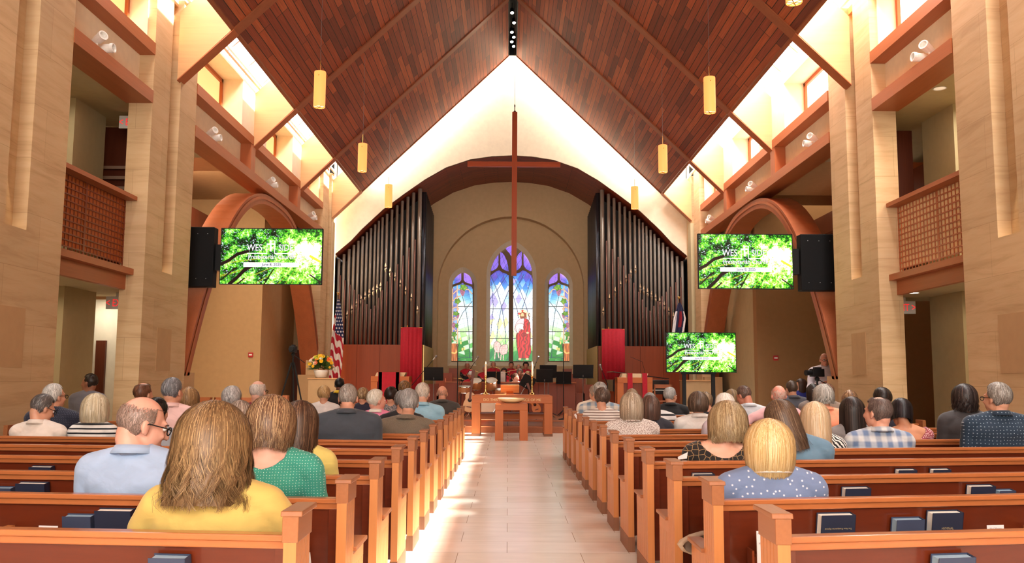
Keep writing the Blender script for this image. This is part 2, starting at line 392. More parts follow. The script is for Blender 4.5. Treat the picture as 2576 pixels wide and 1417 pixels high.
# ---- nave walls
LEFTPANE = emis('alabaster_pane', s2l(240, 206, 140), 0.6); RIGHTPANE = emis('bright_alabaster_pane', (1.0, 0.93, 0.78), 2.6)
for s in (-1, 1):
    F0, F1 = NAVE, NAVE + 0.35
    for (ya, yb, yg) in PIERS:
        m = MB(); top = WT
        zg = 2.9; g = 0.215
        if s > 0: ya += 0.15; yb += 0.12; yg += 0.12
        if ya > 25: yb = YW; zg = 1.3
        m.box(sx(s, F0), sx(s, F1), ya, yg - g, zg, top); m.box(sx(s, F0), sx(s, F1), yg + g, yb, zg, top)
        m.box(sx(s, F0), sx(s, F1), ya, yb, 0, zg)
        m.box(sx(s, F0 + 0.16), sx(s, F1), yg - g, yg + g, zg, top)
        po = struct('stone_pier', m, STONE)
        po['group'] = 'stone piers %s' % SIDE[s]; po['category'] = 'pillar'
        po['label'] = 'tall travertine pier with a vertical groove, %s side of the nave' % SIDE[s]
        if ya < 25:
            MB().box(sx(s, F0 - 0.004), sx(s, F0 + 0.002), yg - 0.27, yg + 0.3, 1.39, 2.04).build('blank_panel', TAN, po)
    ys = 0.15 if s > 0 else 0.0
    # horizontal beams and the plaster band between them
    for (ya, yb, bay) in ((10.55 + ys, 12.98 + ys, 1), (6.3, 8.7, 0), (2.0, 4.3, 0), (14.8 + ys, 25.2, 2)):
        lo = MB().box(sx(s, F0 - 0.01), sx(s, F1 + 0.04), ya, yb, 5.35, 5.54)
        struct('lower_beam', lo, BEAM, 'long wooden beam over the %s' % {0: 'opening beside the back pews, %s side' % SIDE[s], 1: '%s gallery opening' % SIDE[s], 2: '%s transept arch' % SIDE[s]}[bay])
        up = MB().box(sx(s, F0 - 0.01), sx(s, F0 + 0.3), ya, yb, 6.09, 6.27)
        struct('upper_beam', up, BEAM, 'upper wooden beam below the windows, %s' % {0: 'beside the back pews, %s side' % SIDE[s], 1: '%s gallery bay' % SIDE[s], 2: '%s transept bay' % SIDE[s]}[bay])
        struct('wall_%s_band' % SIDE[s], MB().box(sx(s, F0 + 0.22), sx(s, F0 + 0.3), ya, yb, 5.5, 6.1), WHITEP)
    for y in (18.05, 22.15):
        struct('short_post', MB().box(sx(s, F0 - 0.005), sx(s, F0 + 0.25), y, y + 0.3, 5.54, 6.09), BEAMZ,
               'short wooden post between the two %s beams, %s' % (SIDE[s], 'nearer the camera' if y < 20 else 'nearer the front wall'))
    # clerestory wall with deep window openings
    wins = [(6.3, 8.6, 3), (10.55 + ys, 12.95 + ys, 4), (14.85 + ys, 17.35, 1), (19.15, 21.5, 2), (23.3, 25.16, 5)]
    m = MB(); yy = 2.0
    for (a, b, n) in wins:
        if a > 15.5 and a < 25: m.box(sx(s, F0), sx(s, F0 + 0.12), yy, a, 6.27, WT)
        m.box(sx(s, F0), sx(s, F0 + 0.12), a, b, 7.2, WT)
        m.box(sx(s, F0 + 0.12), sx(s, F0 + 0.55), a - 0.06, a, 6.2, 7.26); m.box(sx(s, F0 + 0.12), sx(s, F0 + 0.55), b, b + 0.06, 6.2, 7.26)
        m.box(sx(s, F0 + 0.12), sx(s, F0 + 0.55), a, b, 7.2, 7.28); m.box(sx(s, F0 + 0.12), sx(s, F0 + 0.55), a, b, 6.15, 6.27); yy = b
    m.box(sx(s, F0), sx(s, F0 + 0.12), YW, YW + 0.2, 6.27, WT); m.box(sx(s, F0), sx(s, F0 + 0.12), Y0, 0.0, 0, WT)
    struct('wall_%s' % SIDE[s], m, CREAM)
    for (a, b, n) in wins:
        fr = MB()
        for (p, q, z0, z1) in ((a, b, 7.13, 7.2), (a, b, 6.27, 6.33), (a, a + 0.06, 6.27, 7.2), (b - 0.06, b, 6.27, 7.2)):
            fr.box(sx(s, F0 + 0.40), sx(s, F0 + 0.48), p, q, z0, z1)
        w = struct('window_%d' % (10 + n + (0 if s < 0 else 10)), fr, BEAMZ)
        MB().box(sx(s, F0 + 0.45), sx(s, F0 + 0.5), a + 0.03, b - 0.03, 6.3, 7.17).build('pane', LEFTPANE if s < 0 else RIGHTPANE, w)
    # outer shell: keeps the daylight out of the aisles
    m = MB()
    m.box(sx(s, F0 + 0.5), sx(s, 12.5), Y0, 32, 6.0, 6.15).box(sx(s, 12.0), sx(s, 12.5), Y0, 32, 0, 6.1)
    m.box(sx(s, F0 + 0.56), sx(s, F0 + 0.66), Y0, 32, 6.0, 7.4).box(sx(s, F0 + 0.1), sx(s, F0 + 0.66), Y0, 32, 7.3, 7.42)
    struct('wall_%s_outer' % SIDE[s], m, TAN)
    # gallery over the side aisle: slab, back walls, passage
    m = MB().box(sx(s, F1), sx(s, 12), Y0, 14.6, 2.60, 2.82)
    struct('floor_gallery_%s' % SIDE[s], m, OLIVE)
    m = MB().box(sx(s, F1), sx(s, 12), Y0, 16.5, 5.40, 5.5)
    struct('ceiling_gallery_%s' % SIDE[s], m, OLIVE)
    m = MB().box(sx(s, F1 + 1.6), sx(s, F1 + 1.8), Y0, 14.2, 0, 5.4)
    m.box(sx(s, F1 + 0.75), sx(s, F1 + 1.6), 12.9, 13.9, 0, 5.4)
    struct('wall_aisle_%s' % SIDE[s], m, OLIVE)
# transept: end walls, floors, ceilings, slatted soffits
    zc = 5.9
    struct('ceiling_transept_%s' % SIDE[s], MB().box(sx(s, F0 + 0.3), sx(s, 12), 14.6, 31, zc, zc + 0.1), TAN)
    m = MB()
    for i in range(9): m.box(sx(s, 7.5 + i * 0.16), sx(s, 7.53 + i * 0.16), 15, 29, 4.75 - 0.02 * i, 4.95 - 0.02 * i)
    m.box(sx(s, 7.4), sx(s, 8.9), 15, 29, 4.98, 5.0).box(sx(s, 7.3), sx(s, 7.42), 15, 29, 4.7, 5.15)
    struct('slatted_soffit', m, DARKW, 'dark slatted wooden soffit high in the %s transept' % SIDE[s])
m = MB().box(-12.5, -6.35, 23.0, 23.3, 0, 5.95).box(-6.52, -6.35, 23.3, 26.6, 0, 5.95)
struct('wall_transept_left', m, TAN)
struct('wall_transept_left_end', MB().box(-6.6, sx(-1, NAVE - 0.05), 26.5, 26.8, 0, 5.95), NICHE)
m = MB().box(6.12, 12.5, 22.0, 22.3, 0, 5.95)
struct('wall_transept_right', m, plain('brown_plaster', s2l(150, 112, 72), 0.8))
m = MB().box(sx(1, NAVE - 0.05), 7.6, 26.4, 26.8, 0, 5.95).box(6.2, 6.4, 22.3, 26.4, 0, 5.95)
struct('wall_transept_right_end', m, OLIVE)
struct('wall_corridor', MB().box(-7.4, -6.55, 15.2, 15.3, 0, 2.6), CREAM)
struct('door_3', MB().box(at(240, 900, 15.15).x, at(264, 900, 15.15).x, 15.14, 15.2, 0, at(250, 857, 15.15).z), DARKW)
area('corridor_light', (-6.8, 14.75, 2.5), (0, 0.3, -1), 0.5, 0.3, 4.5, (1.0, 0.93, 0.8))
# doors in the transept ends
struct('door_1', MB().box(-6.34, -5.62, 26.42, 26.5, 0, 2.1), DARKW)
struct('door_2', MB().box(5.62, 6.15, 26.32, 26.4, 0, 2.1), DARKW)
# ---- front wall: white gable with the wide arch opening
ARCHPX = [(845, 640), (880, 606), (908, 576), (961, 527), (1018, 485), (1067, 451), (1120, 421), (1180, 401), (1235, 393), (1285, 391)]
half = [at(px, py, YW) for px, py in ARCHPX]
prof = [(abs(p.x - 0.05), p.z) for p in half]; prof[0] = (NAVE + 0.02, prof[0][1])
opening = [(XC - d, z) for d, z in prof] + [(XC + d, z) for d, z in prof[::-1][1:]]
m = MB()
ztop = 12.6
vs = []; fs = []
for (x, z) in opening: vs += [(x, YW, z), (x, YW, ztop)]
for i in range(len(opening) - 1): fs.append((2 * i, 2 * i + 2, 2 * i + 3, 2 * i + 1))
n = len(vs); vs += [(x, y + 0.3, z) for x, y, z in vs]
fs += [(n + 2 * i, n + 2 * i + 1, n + 2 * i + 3, n + 2 * i + 2) for i in range(len(opening) - 1)]
fs += [(2 * i, n + 2 * i, n + 2 * i + 2, 2 * i + 2) for i in range(len(opening) - 1)]
m.add(vs, fs); m.box(XC - NAVE - 0.1, XC - NAVE, YW, YW + 0.3, 5, ztop); m.box(XC + NAVE, XC + NAVE + 0.1, YW, YW + 0.3, 5, ztop)
struct('wall_front', m, WHITEP)
# barrel vault of dark boards behind the arch
vs = []; fs = []; pv = [(x, z - 0.02) for x, z in opening]
for (x, z) in pv: vs += [(x, YW + 0.02, z), (x, YB + 0.2, z)]
fs = [(2 * i, 2 * i + 1, 2 * i + 3, 2 * i + 2) for i in range(len(pv) - 1)]
acc = {}
tot = 0
for i, (x, z) in enumerate(pv):
    if i: tot += math.hypot(x - pv[i - 1][0], z - pv[i - 1][1])
    acc[round(x, 3)] = tot
struct('ceiling_vault', MB().add(vs, fs), VAULT, uvf=lambda co: (acc.get(round(co.x, 3), 0), co.y))
# shell round the chancel
struct('wall_chancel_sides', MB().box(XC - 5.7, XC - 5.45, YW + 0.3, 31.6, 0, 8.2).box(XC + 5.45, XC + 5.7, YW + 0.3, 31.6, 0, 8.2).box(XC - 5.7, XC + 5.7, 31.75, 31.9, 0, 9), BLACK)
# chancel wall with a round headed recess and three pointed windows
def lancet(cx, w, zb, zs, zt, n=10):
    """pointed arch outline, from bottom left over the tip to bottom right"""
    h = zt - zs; R0 = (h * h + w * w) / (2 * w)      # each side an arc centred on the springing line
    out = [(cx - w, zb)]
    a1 = math.asin(min(1, h / R0))
    for i in range(n + 1):
        a = a1 * i / n; out.append((cx - w + R0 - R0 * math.cos(a), zs + R0 * math.sin(a)))
    for i in range(n - 1, -1, -1):
        a = a1 * i / n; out.append((cx + w - R0 + R0 * math.cos(a), zs + R0 * math.sin(a)))
    out.append((cx + w, zb)); return out
def ring_wall(mb, outline, y0, y1, zt_ref=None):
    n = len(outline)
    vs = [(x, y0, z) for x, z in outline] + [(x, y1, z) for x, z in outline]
    mb.add(vs, [(i, i + 1, n + i + 1, n + i) for i in range(n - 1)]); return mb
def fill_between(mb, outlines, x0, x1, z0, top, y):
    """wall face in plane y from x0 to x1 with pointed holes; top(x) is its upper edge"""
    cols = set([x0, x1])
    for o in outlines:
        for x, z in o: cols.add(x)
    N_ = 60
    for i in range(N_ + 1): cols.add(x0 + (x1 - x0) * i / N_)
    cols = sorted(cols)
    def hole(x, side):
        for o in outlines:
            if o[0][0] - 1e-9 <= x <= o[-1][0] + 1e-9:
                if abs(x - o[0][0]) < 1e-9 and side < 0 or abs(x - o[-1][0]) < 1e-9 and side > 0: continue
                zs_ = [p for p in o[1:-1]]
                for i in range(len(zs_) - 1):
                    if zs_[i][0] - 1e-9 <= x <= zs_[i + 1][0] + 1e-9:
                        t = 0 if zs_[i + 1][0] == zs_[i][0] else (x - zs_[i][0]) / (zs_[i + 1][0] - zs_[i][0])
                        return (o[0][1], zs_[i][1] + t * (zs_[i + 1][1] - zs_[i][1]))
                return (o[0][1], zs_[0][1])
        return None
    for a, b in zip(cols[:-1], cols[1:]):
        if b - a < 1e-6: continue
        ha, hb = hole(a, 1), hole(b, -1)
        if ha and hb and hole((a + b) / 2, 1):
            mb.add([(a, y, z0), (b, y, z0), (b, y, hb[0]), (a, y, ha[0])], [(0, 1, 2, 3)])
            mb.add([(a, y, ha[1]), (b, y, hb[1]), (b, y, top(b)), (a, y, top(a))], [(0, 1, 2, 3)])
        else:
            mb.add([(a, y, z0), (b, y, z0), (b, y, top(b)), (a, y, top(a))], [(0, 1, 2, 3)])
RC = 2.55; RZ = 6.94 - RC
rec = [(XC - RC, 0.0)] + [(XC - RC * math.cos(a), RZ + RC * math.sin(a)) for a in [PI * i / 32 for i in range(33)]] + [(XC + RC, 0.0)]
def circ_top(x): return 8.25
m = MB(); fill_between(m, [rec], XC - 5.5, XC + 5.5, 0, circ_top, YB); ring_wall(m, rec, YB, YB + 0.42)
struct('wall_chancel', m, NICHE)
def win_px(l, r, b, t, sp):
    a = at(l, b, YB + 0.42); c = at(r, b, YB + 0.42); tt = at((l + r) / 2, t, YB + 0.42); s_ = at(l, sp, YB + 0.42)
    return ((a.x + c.x) / 2, (c.x - a.x) / 2, a.z, s_.z, tt.z)
W_C = win_px(1222, 1349, 921, 604, 690); W_L = win_px(1126, 1198, 921, 672, 716); W_R = win_px(1370, 1441, 922, 673, 717)
outs = [lancet(*W_L), lancet(*W_C), lancet(*W_R)]
W_IN = [win_px(1135, 1190.5, 911, 685, 720), win_px(1231.5, 1339.5, 911, 616, 694), win_px(1378.5, 1433, 911, 686, 721)]
ins = [lancet(*w_) for w_ in W_IN]
m = MB()
for o_, i_ in zip(outs, ins):
    n = len(o_); a_ = [(x, YB + 0.42, z) for x, z in o_]; b_ = [(x, YB + 0.535, z) for x, z in i_]
    m.add(a_ + b_, [(i, (i + 1) % n, n + (i + 1) % n, n + i) for i in range(n)])
struct('trim_14', m, plain('reveal_plaster', s2l(214, 204, 184), 0.8))
m = MB(); fill_between(m, outs, XC - RC - 0.1, XC + RC + 0.1, 0, lambda x: 7.2, YB + 0.42)
struct('wall_recess', m, NICHE)
# stage, steps
SZ = 0.285
m = MB().box(-5.3, 5.5, 22.15, 31.4, 0, SZ); struct('stage_platform', m, STAGEF, uvf=lambda co: (co.x, co.y))
m = MB().box(-5.3, 5.5, 21.75, 22.16, 0, 0.13).box(-5.3, 5.5, 21.72, 22.16, 0.115, 0.14).box(-5.3, 5.5, 22.1, 22.18, SZ - 0.03, SZ + 0.004)
struct('stage_steps', m, BEAM)
# ================================================================ PAINTED SURFACES
def inpoly(X, Y, poly):
    c = np.zeros(X.shape, bool); n = len(poly); j = n - 1
    for i in range(n):
        xi, yi = poly[i]; xj, yj = poly[j]
        if yi != yj:
            c ^= ((yi > Y) != (yj > Y)) & (X < (xj - xi) * (Y - yi) / (yj - yi) + xi)
        j = i
    return c
def near(X, Y, pts):
    d = np.full(X.shape, 1e9)
    for (x0, y0), (x1, y1) in zip(pts[:-1], pts[1:]):
        dx, dy = x1 - x0, y1 - y0; L2 = dx * dx + dy * dy + 1e-9
        t = np.clip(((X - x0) * dx + (Y - y0) * dy) / L2, 0, 1)
        d = np.minimum(d, np.hypot(X - x0 - t * dx, Y - y0 - t * dy))
    return d
def vnoise(X, Y, sc, seed):
    r = np.random.RandomState(seed).rand(256, 256)
    x = X / sc; y = Y / sc; xi = np.floor(x).astype(int); yi = np.floor(y).astype(int); fx = x - xi; fy = y - yi
    fx = fx * fx * (3 - 2 * fx); fy = fy * fy * (3 - 2 * fy)
    g = lambda a, b: r[a % 256, b % 256]
    return (g(xi, yi) * (1 - fx) + g(xi + 1, yi) * fx) * (1 - fy) + (g(xi, yi + 1) * (1 - fx) + g(xi + 1, yi + 1) * fx) * fy
def cellrand(A, B, seed): return np.random.RandomState(seed).rand(512, 512)[A.astype(int) % 512, B.astype(int) % 512]
def put(C, mask, col): C[mask] = np.array(s2l(*col))
def lerp(a, b, t): return a[None, None, :] * (1 - t[..., None]) + b[None, None, :] * t[..., None]
def colour_stops(T, stops):
    out = np.zeros(T.shape + (3,)); ps = [p for p, _ in stops]; cs = np.array([s2l(*c) for _, c in stops])
    for k in range(3): out[..., k] = np.interp(T, ps, cs[:, k])
    return out
def paint_sheet(name, P, C, mat, parent=None, **kw):
    """P: (h, w, 3) points, C: (h, w, 3) linear colours -> one sheet with smooth vertex paint"""
    h, w = C.shape[:2]
    me = bpy.data.meshes.new(name); me.vertices.add(h * w); me.vertices.foreach_set('co', P.reshape(-1).astype(np.float32))
    i = np.arange(h * w).reshape(h, w)
    q = np.stack([i[:-1, :-1], i[1:, :-1], i[1:, 1:], i[:-1, 1:]], -1).reshape(-1, 4)
    me.loops.add(q.size); me.loops.foreach_set('vertex_index', q.reshape(-1))
    me.polygons.add(len(q)); me.polygons.foreach_set('loop_start', np.arange(0, q.size, 4)); me.polygons.foreach_set('loop_total', np.full(len(q), 4))
    me.update(calc_edges=True)
    a = me.color_attributes.new('paint', 'FLOAT_COLOR', 'POINT')
    a.data.foreach_set('color', np.concatenate([C, np.ones((h, w, 1))], -1).reshape(-1).astype(np.float32))
    me.materials.append(mat)
    o = bpy.data.objects.new(name, me); COL.objects.link(o)
    if parent is not None: o.parent = parent
    tag(o, **kw); return o
def sheet_points(X, Y, depth):
    """points of a flat sheet at world y = depth seen at pixels X, Y (flat in the plane)"""
    M = np.array(CB); r = np.stack([(X - CX) / F, -(Y - CY) / F, -np.ones_like(X)], -1) @ M.T
    k = depth / r[..., 1]; return r * k[..., None] + np.array([0, 0, EYE])

GY = YB + 0.62        # plane of the stained glass
def mirror_shape(pts, c): return [(2 * c - x, y) for x, y in pts]
# glass openings, in the drawing's own units
A_ = [(60, 355), (58, 300), (75, 240), (100, 190), (140, 140), (146, 145), (146, 290), (130, 322), (105, 342), (80, 352)]
B_ = [(166, 140), (205, 175), (235, 240), (250, 300), (255, 360), (215, 347), (185, 327), (166, 290)]
LOW = [(48, 440), (60, 402), (90, 378), (125, 352), (155, 345), (190, 370), (230, 382), (257, 402), (257, 1325), (48, 1325)]
EYEL = [(205, 75), (245, 50), (281, 38), (317, 50), (358, 75), (330, 130), (300, 160), (281, 195), (262, 160), (232, 130)]
HOLES_C = [A_, B_, mirror_shape(A_, 281), mirror_shape(B_, 281), LOW, mirror_shape(LOW, 281), EYEL]
S1 = [(103, 255), (108, 200), (140, 125), (180, 85), (220, 62), (222, 190), (205, 215), (170, 235), (140, 240)]
HOLES_S = [S1, mirror_shape(S1, 238), [(95, 320), (110, 285), (150, 265), (200, 255), (238, 228), (275, 255), (325, 265), (365, 285), (378, 320), (372, 1300), (85, 1300)]]

def window_quilt(X, Y, H, seed):
    """slanting quilt of pale panes: two crossing families of slanting lines"""
    a = np.floor((X * 0.80 + Y * 0.55 + 30 * np.sin(Y / 260)) / 46); b = np.floor((X * 0.86 - Y * 0.34 + 25 * np.sin(Y / 200)) / 58)
    r = cellrand(a, b, seed); r2 = cellrand(b, a, seed + 1)
    fa = np.abs(((X * 0.80 + Y * 0.55 + 30 * np.sin(Y / 260)) / 46) % 1 - 0.5); fb = np.abs(((X * 0.86 - Y * 0.34 + 25 * np.sin(Y / 200)) / 58) % 1 - 0.5)
    line = (fa > 0.47) | (fb > 0.475)
    return r, r2, line
def paint_centre(X, Y):
    r, r2, line = window_quilt(X, Y, 1325, 5)
    T = np.clip((Y + (r - 0.5) * 130 - 0.18 * np.abs(X - 281)) / 1325, 0, 1)
    C = colour_stops(T, [(0, (126, 84, 206)), (0.2, (118, 92, 214)), (0.27, (74, 62, 180)), (0.31, (48, 84, 200)), (0.36, (70, 150, 232)),
                         (0.43, (170, 218, 250)), (0.6, (226, 242, 255)), (0.72, (214, 236, 250)), (0.79, (222, 246, 206)), (0.87, (160, 222, 130)), (0.93, (70, 160, 84)), (1.0, (24, 116, 66))])
    w = (r2 > 0.55) & (T > 0.36) & (T < 0.8)
    C[w] = C[w] * 0.35 + np.array(s2l(250, 252, 255)) * 0.65
    w = (r2 < 0.14) & (T > 0.36) & (T < 0.62); C[w] = np.array(s2l(176, 172, 236))
    w = (r2 < 0.12) & (T > 0.62) & (T < 0.84); C[w] = np.array(s2l(244, 238, 168))
    C[line & (Y > 350)] *= 0.45
    C[line & (Y <= 350)] *= 0.25
    for pts in ([(60, 400), (130, 560), (180, 740), (215, 950), (225, 1140)], [(250, 380), (130, 560), (50, 660)], [(257, 560), (180, 740), (140, 930), (125, 1120)],
                [(70, 470), (90, 740), (60, 1060)], [(310, 420), (380, 560), (440, 720), (480, 870)], [(505, 400), (440, 640), (400, 770)], [(305, 620), (350, 780), (360, 860)], [(420, 390), (305, 600)]):
        C[near(X, Y, pts) < 3.2] = np.array(s2l(24, 56, 104))
    for y in (760, 1080): C[np.abs(Y - y) < 4] = np.array(s2l(14, 22, 34))
    for y in (540, 650, 875, 1005, 1175, 1240): C[np.abs(Y - y) < 1.6] *= 0.5
    # meadow
    for poly in ([(48, 1200), (120, 1170), (257, 1230), (257, 1325), (48, 1325)], [(305, 1225), (400, 1190), (514, 1215), (514, 1325), (305, 1325)]):
        m = inpoly(X, Y, poly); C[m] = colour_stops(r[m], [(0, (22, 120, 60)), (0.5, (52, 160, 76)), (1, (14, 98, 64))])
    # two sheep
    outline = np.array(s2l(90, 66, 70))
    for body in ([(95, 1140), (105, 1120), (130, 1108), (160, 1125), (172, 1150), (175, 1215), (150, 1235), (110, 1230), (95, 1190)],
                 [(160, 1180), (180, 1155), (215, 1142), (243, 1150), (248, 1200), (235, 1245), (195, 1260), (165, 1245), (155, 1215)]):
        m = inpoly(X, Y, body); f = vnoise(X, Y, 9, 3)
        C[m] = lerp(np.array(s2l(186, 152, 150)), np.array(s2l(236, 214, 206)), f)[m]
        C[near(X, Y, body + body[:1]) < 2.4] = outline
    for leg in ([(110, 1225), (104, 1300)], [(140, 1232), (150, 1290)], [(175, 1255), (168, 1310)], [(200, 1258), (196, 1312)]):
        C[near(X, Y, leg) < 6.5] = outline; C[near(X, Y, leg) < 4.5] = np.array(s2l(232, 206, 192))
    # shepherd: robe, shirt, head, halo, lamb, staff, feet
    m = np.hypot(X - 412, Y - 820) < 52; C[m] = np.array(s2l(250, 238, 190))
    for q in ([(392, 772), (418, 772), (412, 800), (398, 800)], [(358, 800), (360, 828), (385, 820), (385, 806)], [(432, 806), (432, 820), (448, 828), (448, 800)]):
        put(C, inpoly(X, Y, q), (226, 52, 44))
    robe = [(425, 860), (455, 870), (485, 910), (492, 1000), (490, 1120), (498, 1230), (470, 1295), (365, 1292), (340, 1120), (335, 1050), (350, 1010), (385, 990), (415, 960)]
    m = inpoly(X, Y, robe); f = np.clip(0.5 + 0.5 * np.sin((X * 0.16 + 3 * vnoise(X, Y, 40, 7) * 3 + Y * 0.02)), 0, 1)
    C[m] = lerp(np.array(s2l(128, 8, 18)), np.array(s2l(226, 38, 44)), f)[m]
    C[near(X, Y, robe + robe[:1]) < 2.5] = np.array(s2l(70, 6, 14))
    shirt = [(380, 868), (425, 862), (415, 960), (385, 990), (352, 1020), (318, 985), (330, 930), (352, 890)]
    put(C, inpoly(X, Y, shirt), (226, 206, 214)); C[near(X, Y, shirt + shirt[:1]) < 2] = np.array(s2l(110, 70, 80))
    lamb = [(330, 950), (350, 925), (400, 915), (418, 935), (412, 960), (420, 990), (405, 985), (370, 975), (365, 1020), (348, 1020), (335, 985)]
    put(C, inpoly(X, Y, lamb), (240, 226, 220)); C[near(X, Y, lamb + lamb[:1]) < 2] = np.array(s2l(120, 80, 84))
    put(C, inpoly(X, Y, [(376, 850), (380, 810), (398, 795), (425, 795), (445, 815), (452, 860), (430, 858), (385, 866)]), (140, 70, 34))
    put(C, ((X - 404) / 17) ** 2 + ((Y - 832) / 28) ** 2 < 1, (240, 190, 140))
    put(C, inpoly(X, Y, [(388, 842), (422, 842), (418, 864), (398, 868)]), (126, 64, 36))
    put(C, near(X, Y, [(470, 815), (478, 860), (455, 1010), (418, 1320)]) < 4, (120, 66, 36))
    put(C, near(X, Y, [(468, 818), (476, 808), (486, 815), (484, 850)]) < 3.4, (150, 110, 60))
    put(C, np.hypot((X - 460) / 15, (Y - 1020) / 11) < 1, (238, 190, 150))
    for fx in (376, 456): put(C, np.hypot((X - fx) / 17, (Y - 1303) / 11) < 1, (236, 186, 140))
    return C
def paint_side(X, Y):
    a = np.floor((Y + X * 0.55 + 20 * np.sin(X / 90)) / 62); b = np.floor((X * 0.8 - Y * 0.18) / 66)
    r = cellrand(a, b, 11); r2 = cellrand(b, a, 12)
    fa = ((Y + X * 0.55 + 20 * np.sin(X / 90)) / 62) % 1; fb = ((X * 0.8 - Y * 0.18) / 66) % 1
    T = np.clip((Y + (r - 0.5) * 120 + 0.35 * (230 - X)) / 1300, 0, 1)
    C = colour_stops(T, [(0, (120, 76, 196)), (0.14, (146, 112, 222)), (0.2, (70, 84, 190)), (0.27, (90, 180, 230)), (0.34, (176, 228, 248)), (0.5, (226, 244, 255)),
                         (0.62, (214, 242, 226)), (0.72, (176, 226, 150)), (0.82, (84, 182, 84)), (0.92, (96, 190, 96)), (1, (20, 110, 66))])
    w = (r2 > 0.6) & (T > 0.26) & (T < 0.95); C[w] = C[w] * 0.4 + np.array(s2l(236, 250, 240)) * 0.6
    w = (r2 < 0.2) & (T > 0.66); C[w] = np.array(s2l(30, 136, 50))
    C[(fa > 0.95) | (fb > 0.96)] *= 0.45
    for pts in ([(238, 420), (290, 640), (325, 900), (335, 1260)], [(370, 480), (240, 640), (175, 780)], [(170, 1270), (260, 1245), (370, 1250)]):
        C[near(X, Y, pts) < 4] = np.array(s2l(20, 60, 80))
    for y in (552, 900): C[np.abs(Y - y) < 5] = np.array(s2l(14, 24, 34))
    for y in (720, 1025, 1165): C[np.abs(Y - y) < 1.8] *= 0.5
    # vine trunk, tendrils, leaves and grapes
    C[(X < 165) & (Y > 300) & (Y < 900)] = lerp(np.array(s2l(86, 84, 176)), np.array(s2l(150, 190, 236)), vnoise(X, Y, 50, 4))[(X < 165) & (Y > 300) & (Y < 900)]
    for pts in ([(100, 300), (104, 600), (98, 900), (110, 1010), (160, 1030)], [(104, 480), (150, 430), (210, 410)], [(110, 380), (160, 330), (240, 310), (320, 320), (368, 380)],
                [(165, 250), (163, 420), (168, 800), (170, 1060)], [(100, 580), (150, 560), (185, 580), (175, 600)], [(100, 720), (140, 700), (150, 730), (115, 740)], [(95, 840), (150, 890)]):
        C[near(X, Y, pts) < 8] = np.array(s2l(120, 84, 70)); C[near(X, Y, pts) < 5.5] = np.array(s2l(226, 186, 150))
    for (gx, gy, rx, ry) in ((238, 355, 34, 58), (172, 680, 22, 40), (118, 815, 30, 42)):
        m = ((X - gx) / (rx * (1.25 - 0.6 * (Y - gy + ry) / (2 * ry)))) ** 2 + ((Y - gy) / ry) ** 2 < 1
        C[m] = lerp(np.array(s2l(96, 40, 70)), np.array(s2l(196, 132, 160)), vnoise(X, Y, 6, 8))[m]
    for (lx, ly, rx, ry) in ((252, 290, 52, 46), (170, 480, 42, 40), (148, 650, 44, 32), (158, 815, 24, 36), (122, 935, 36, 40)):
        an = np.arctan2(Y - ly, X - lx); m = np.hypot((X - lx) / rx, (Y - ly) / ry) < 0.85 + 0.17 * np.sin(an * 5 + 1)
        m2 = np.hypot((X - lx) / rx, (Y - ly) / ry) < 0.95 + 0.17 * np.sin(an * 5 + 1)
        C[m2] = np.array(s2l(20, 54, 20)); C[m] = lerp(np.array(s2l(52, 120, 24)), np.array(s2l(130, 176, 50)), vnoise(X, Y, 22, 2))[m]
    m = (X < 168) & (Y > 1060) & (Y < 1300)
    C[m] = lerp(np.array(s2l(120, 56, 20)), np.array(s2l(224, 132, 64)), vnoise(X, Y * 0.12, 7, 6))[m]
    C[near(X, Y, [(90, 1185), (130, 1195), (165, 1170), (170, 1120)]) < 9] = np.array(s2l(228, 182, 100))
    for (ex, ey) in ((208, 995), (215, 1050), (235, 1140), (262, 1130)):
        put(C, ((X - ex) / 11) ** 2 + ((Y - ey) / 22) ** 2 < 1, (226, 208, 120))
    return C
GLASS = vcol('stained_glass', 0.66, 0.3)
FRAMEST = plain('window_stone', s2l(120, 98, 78), 0.8)
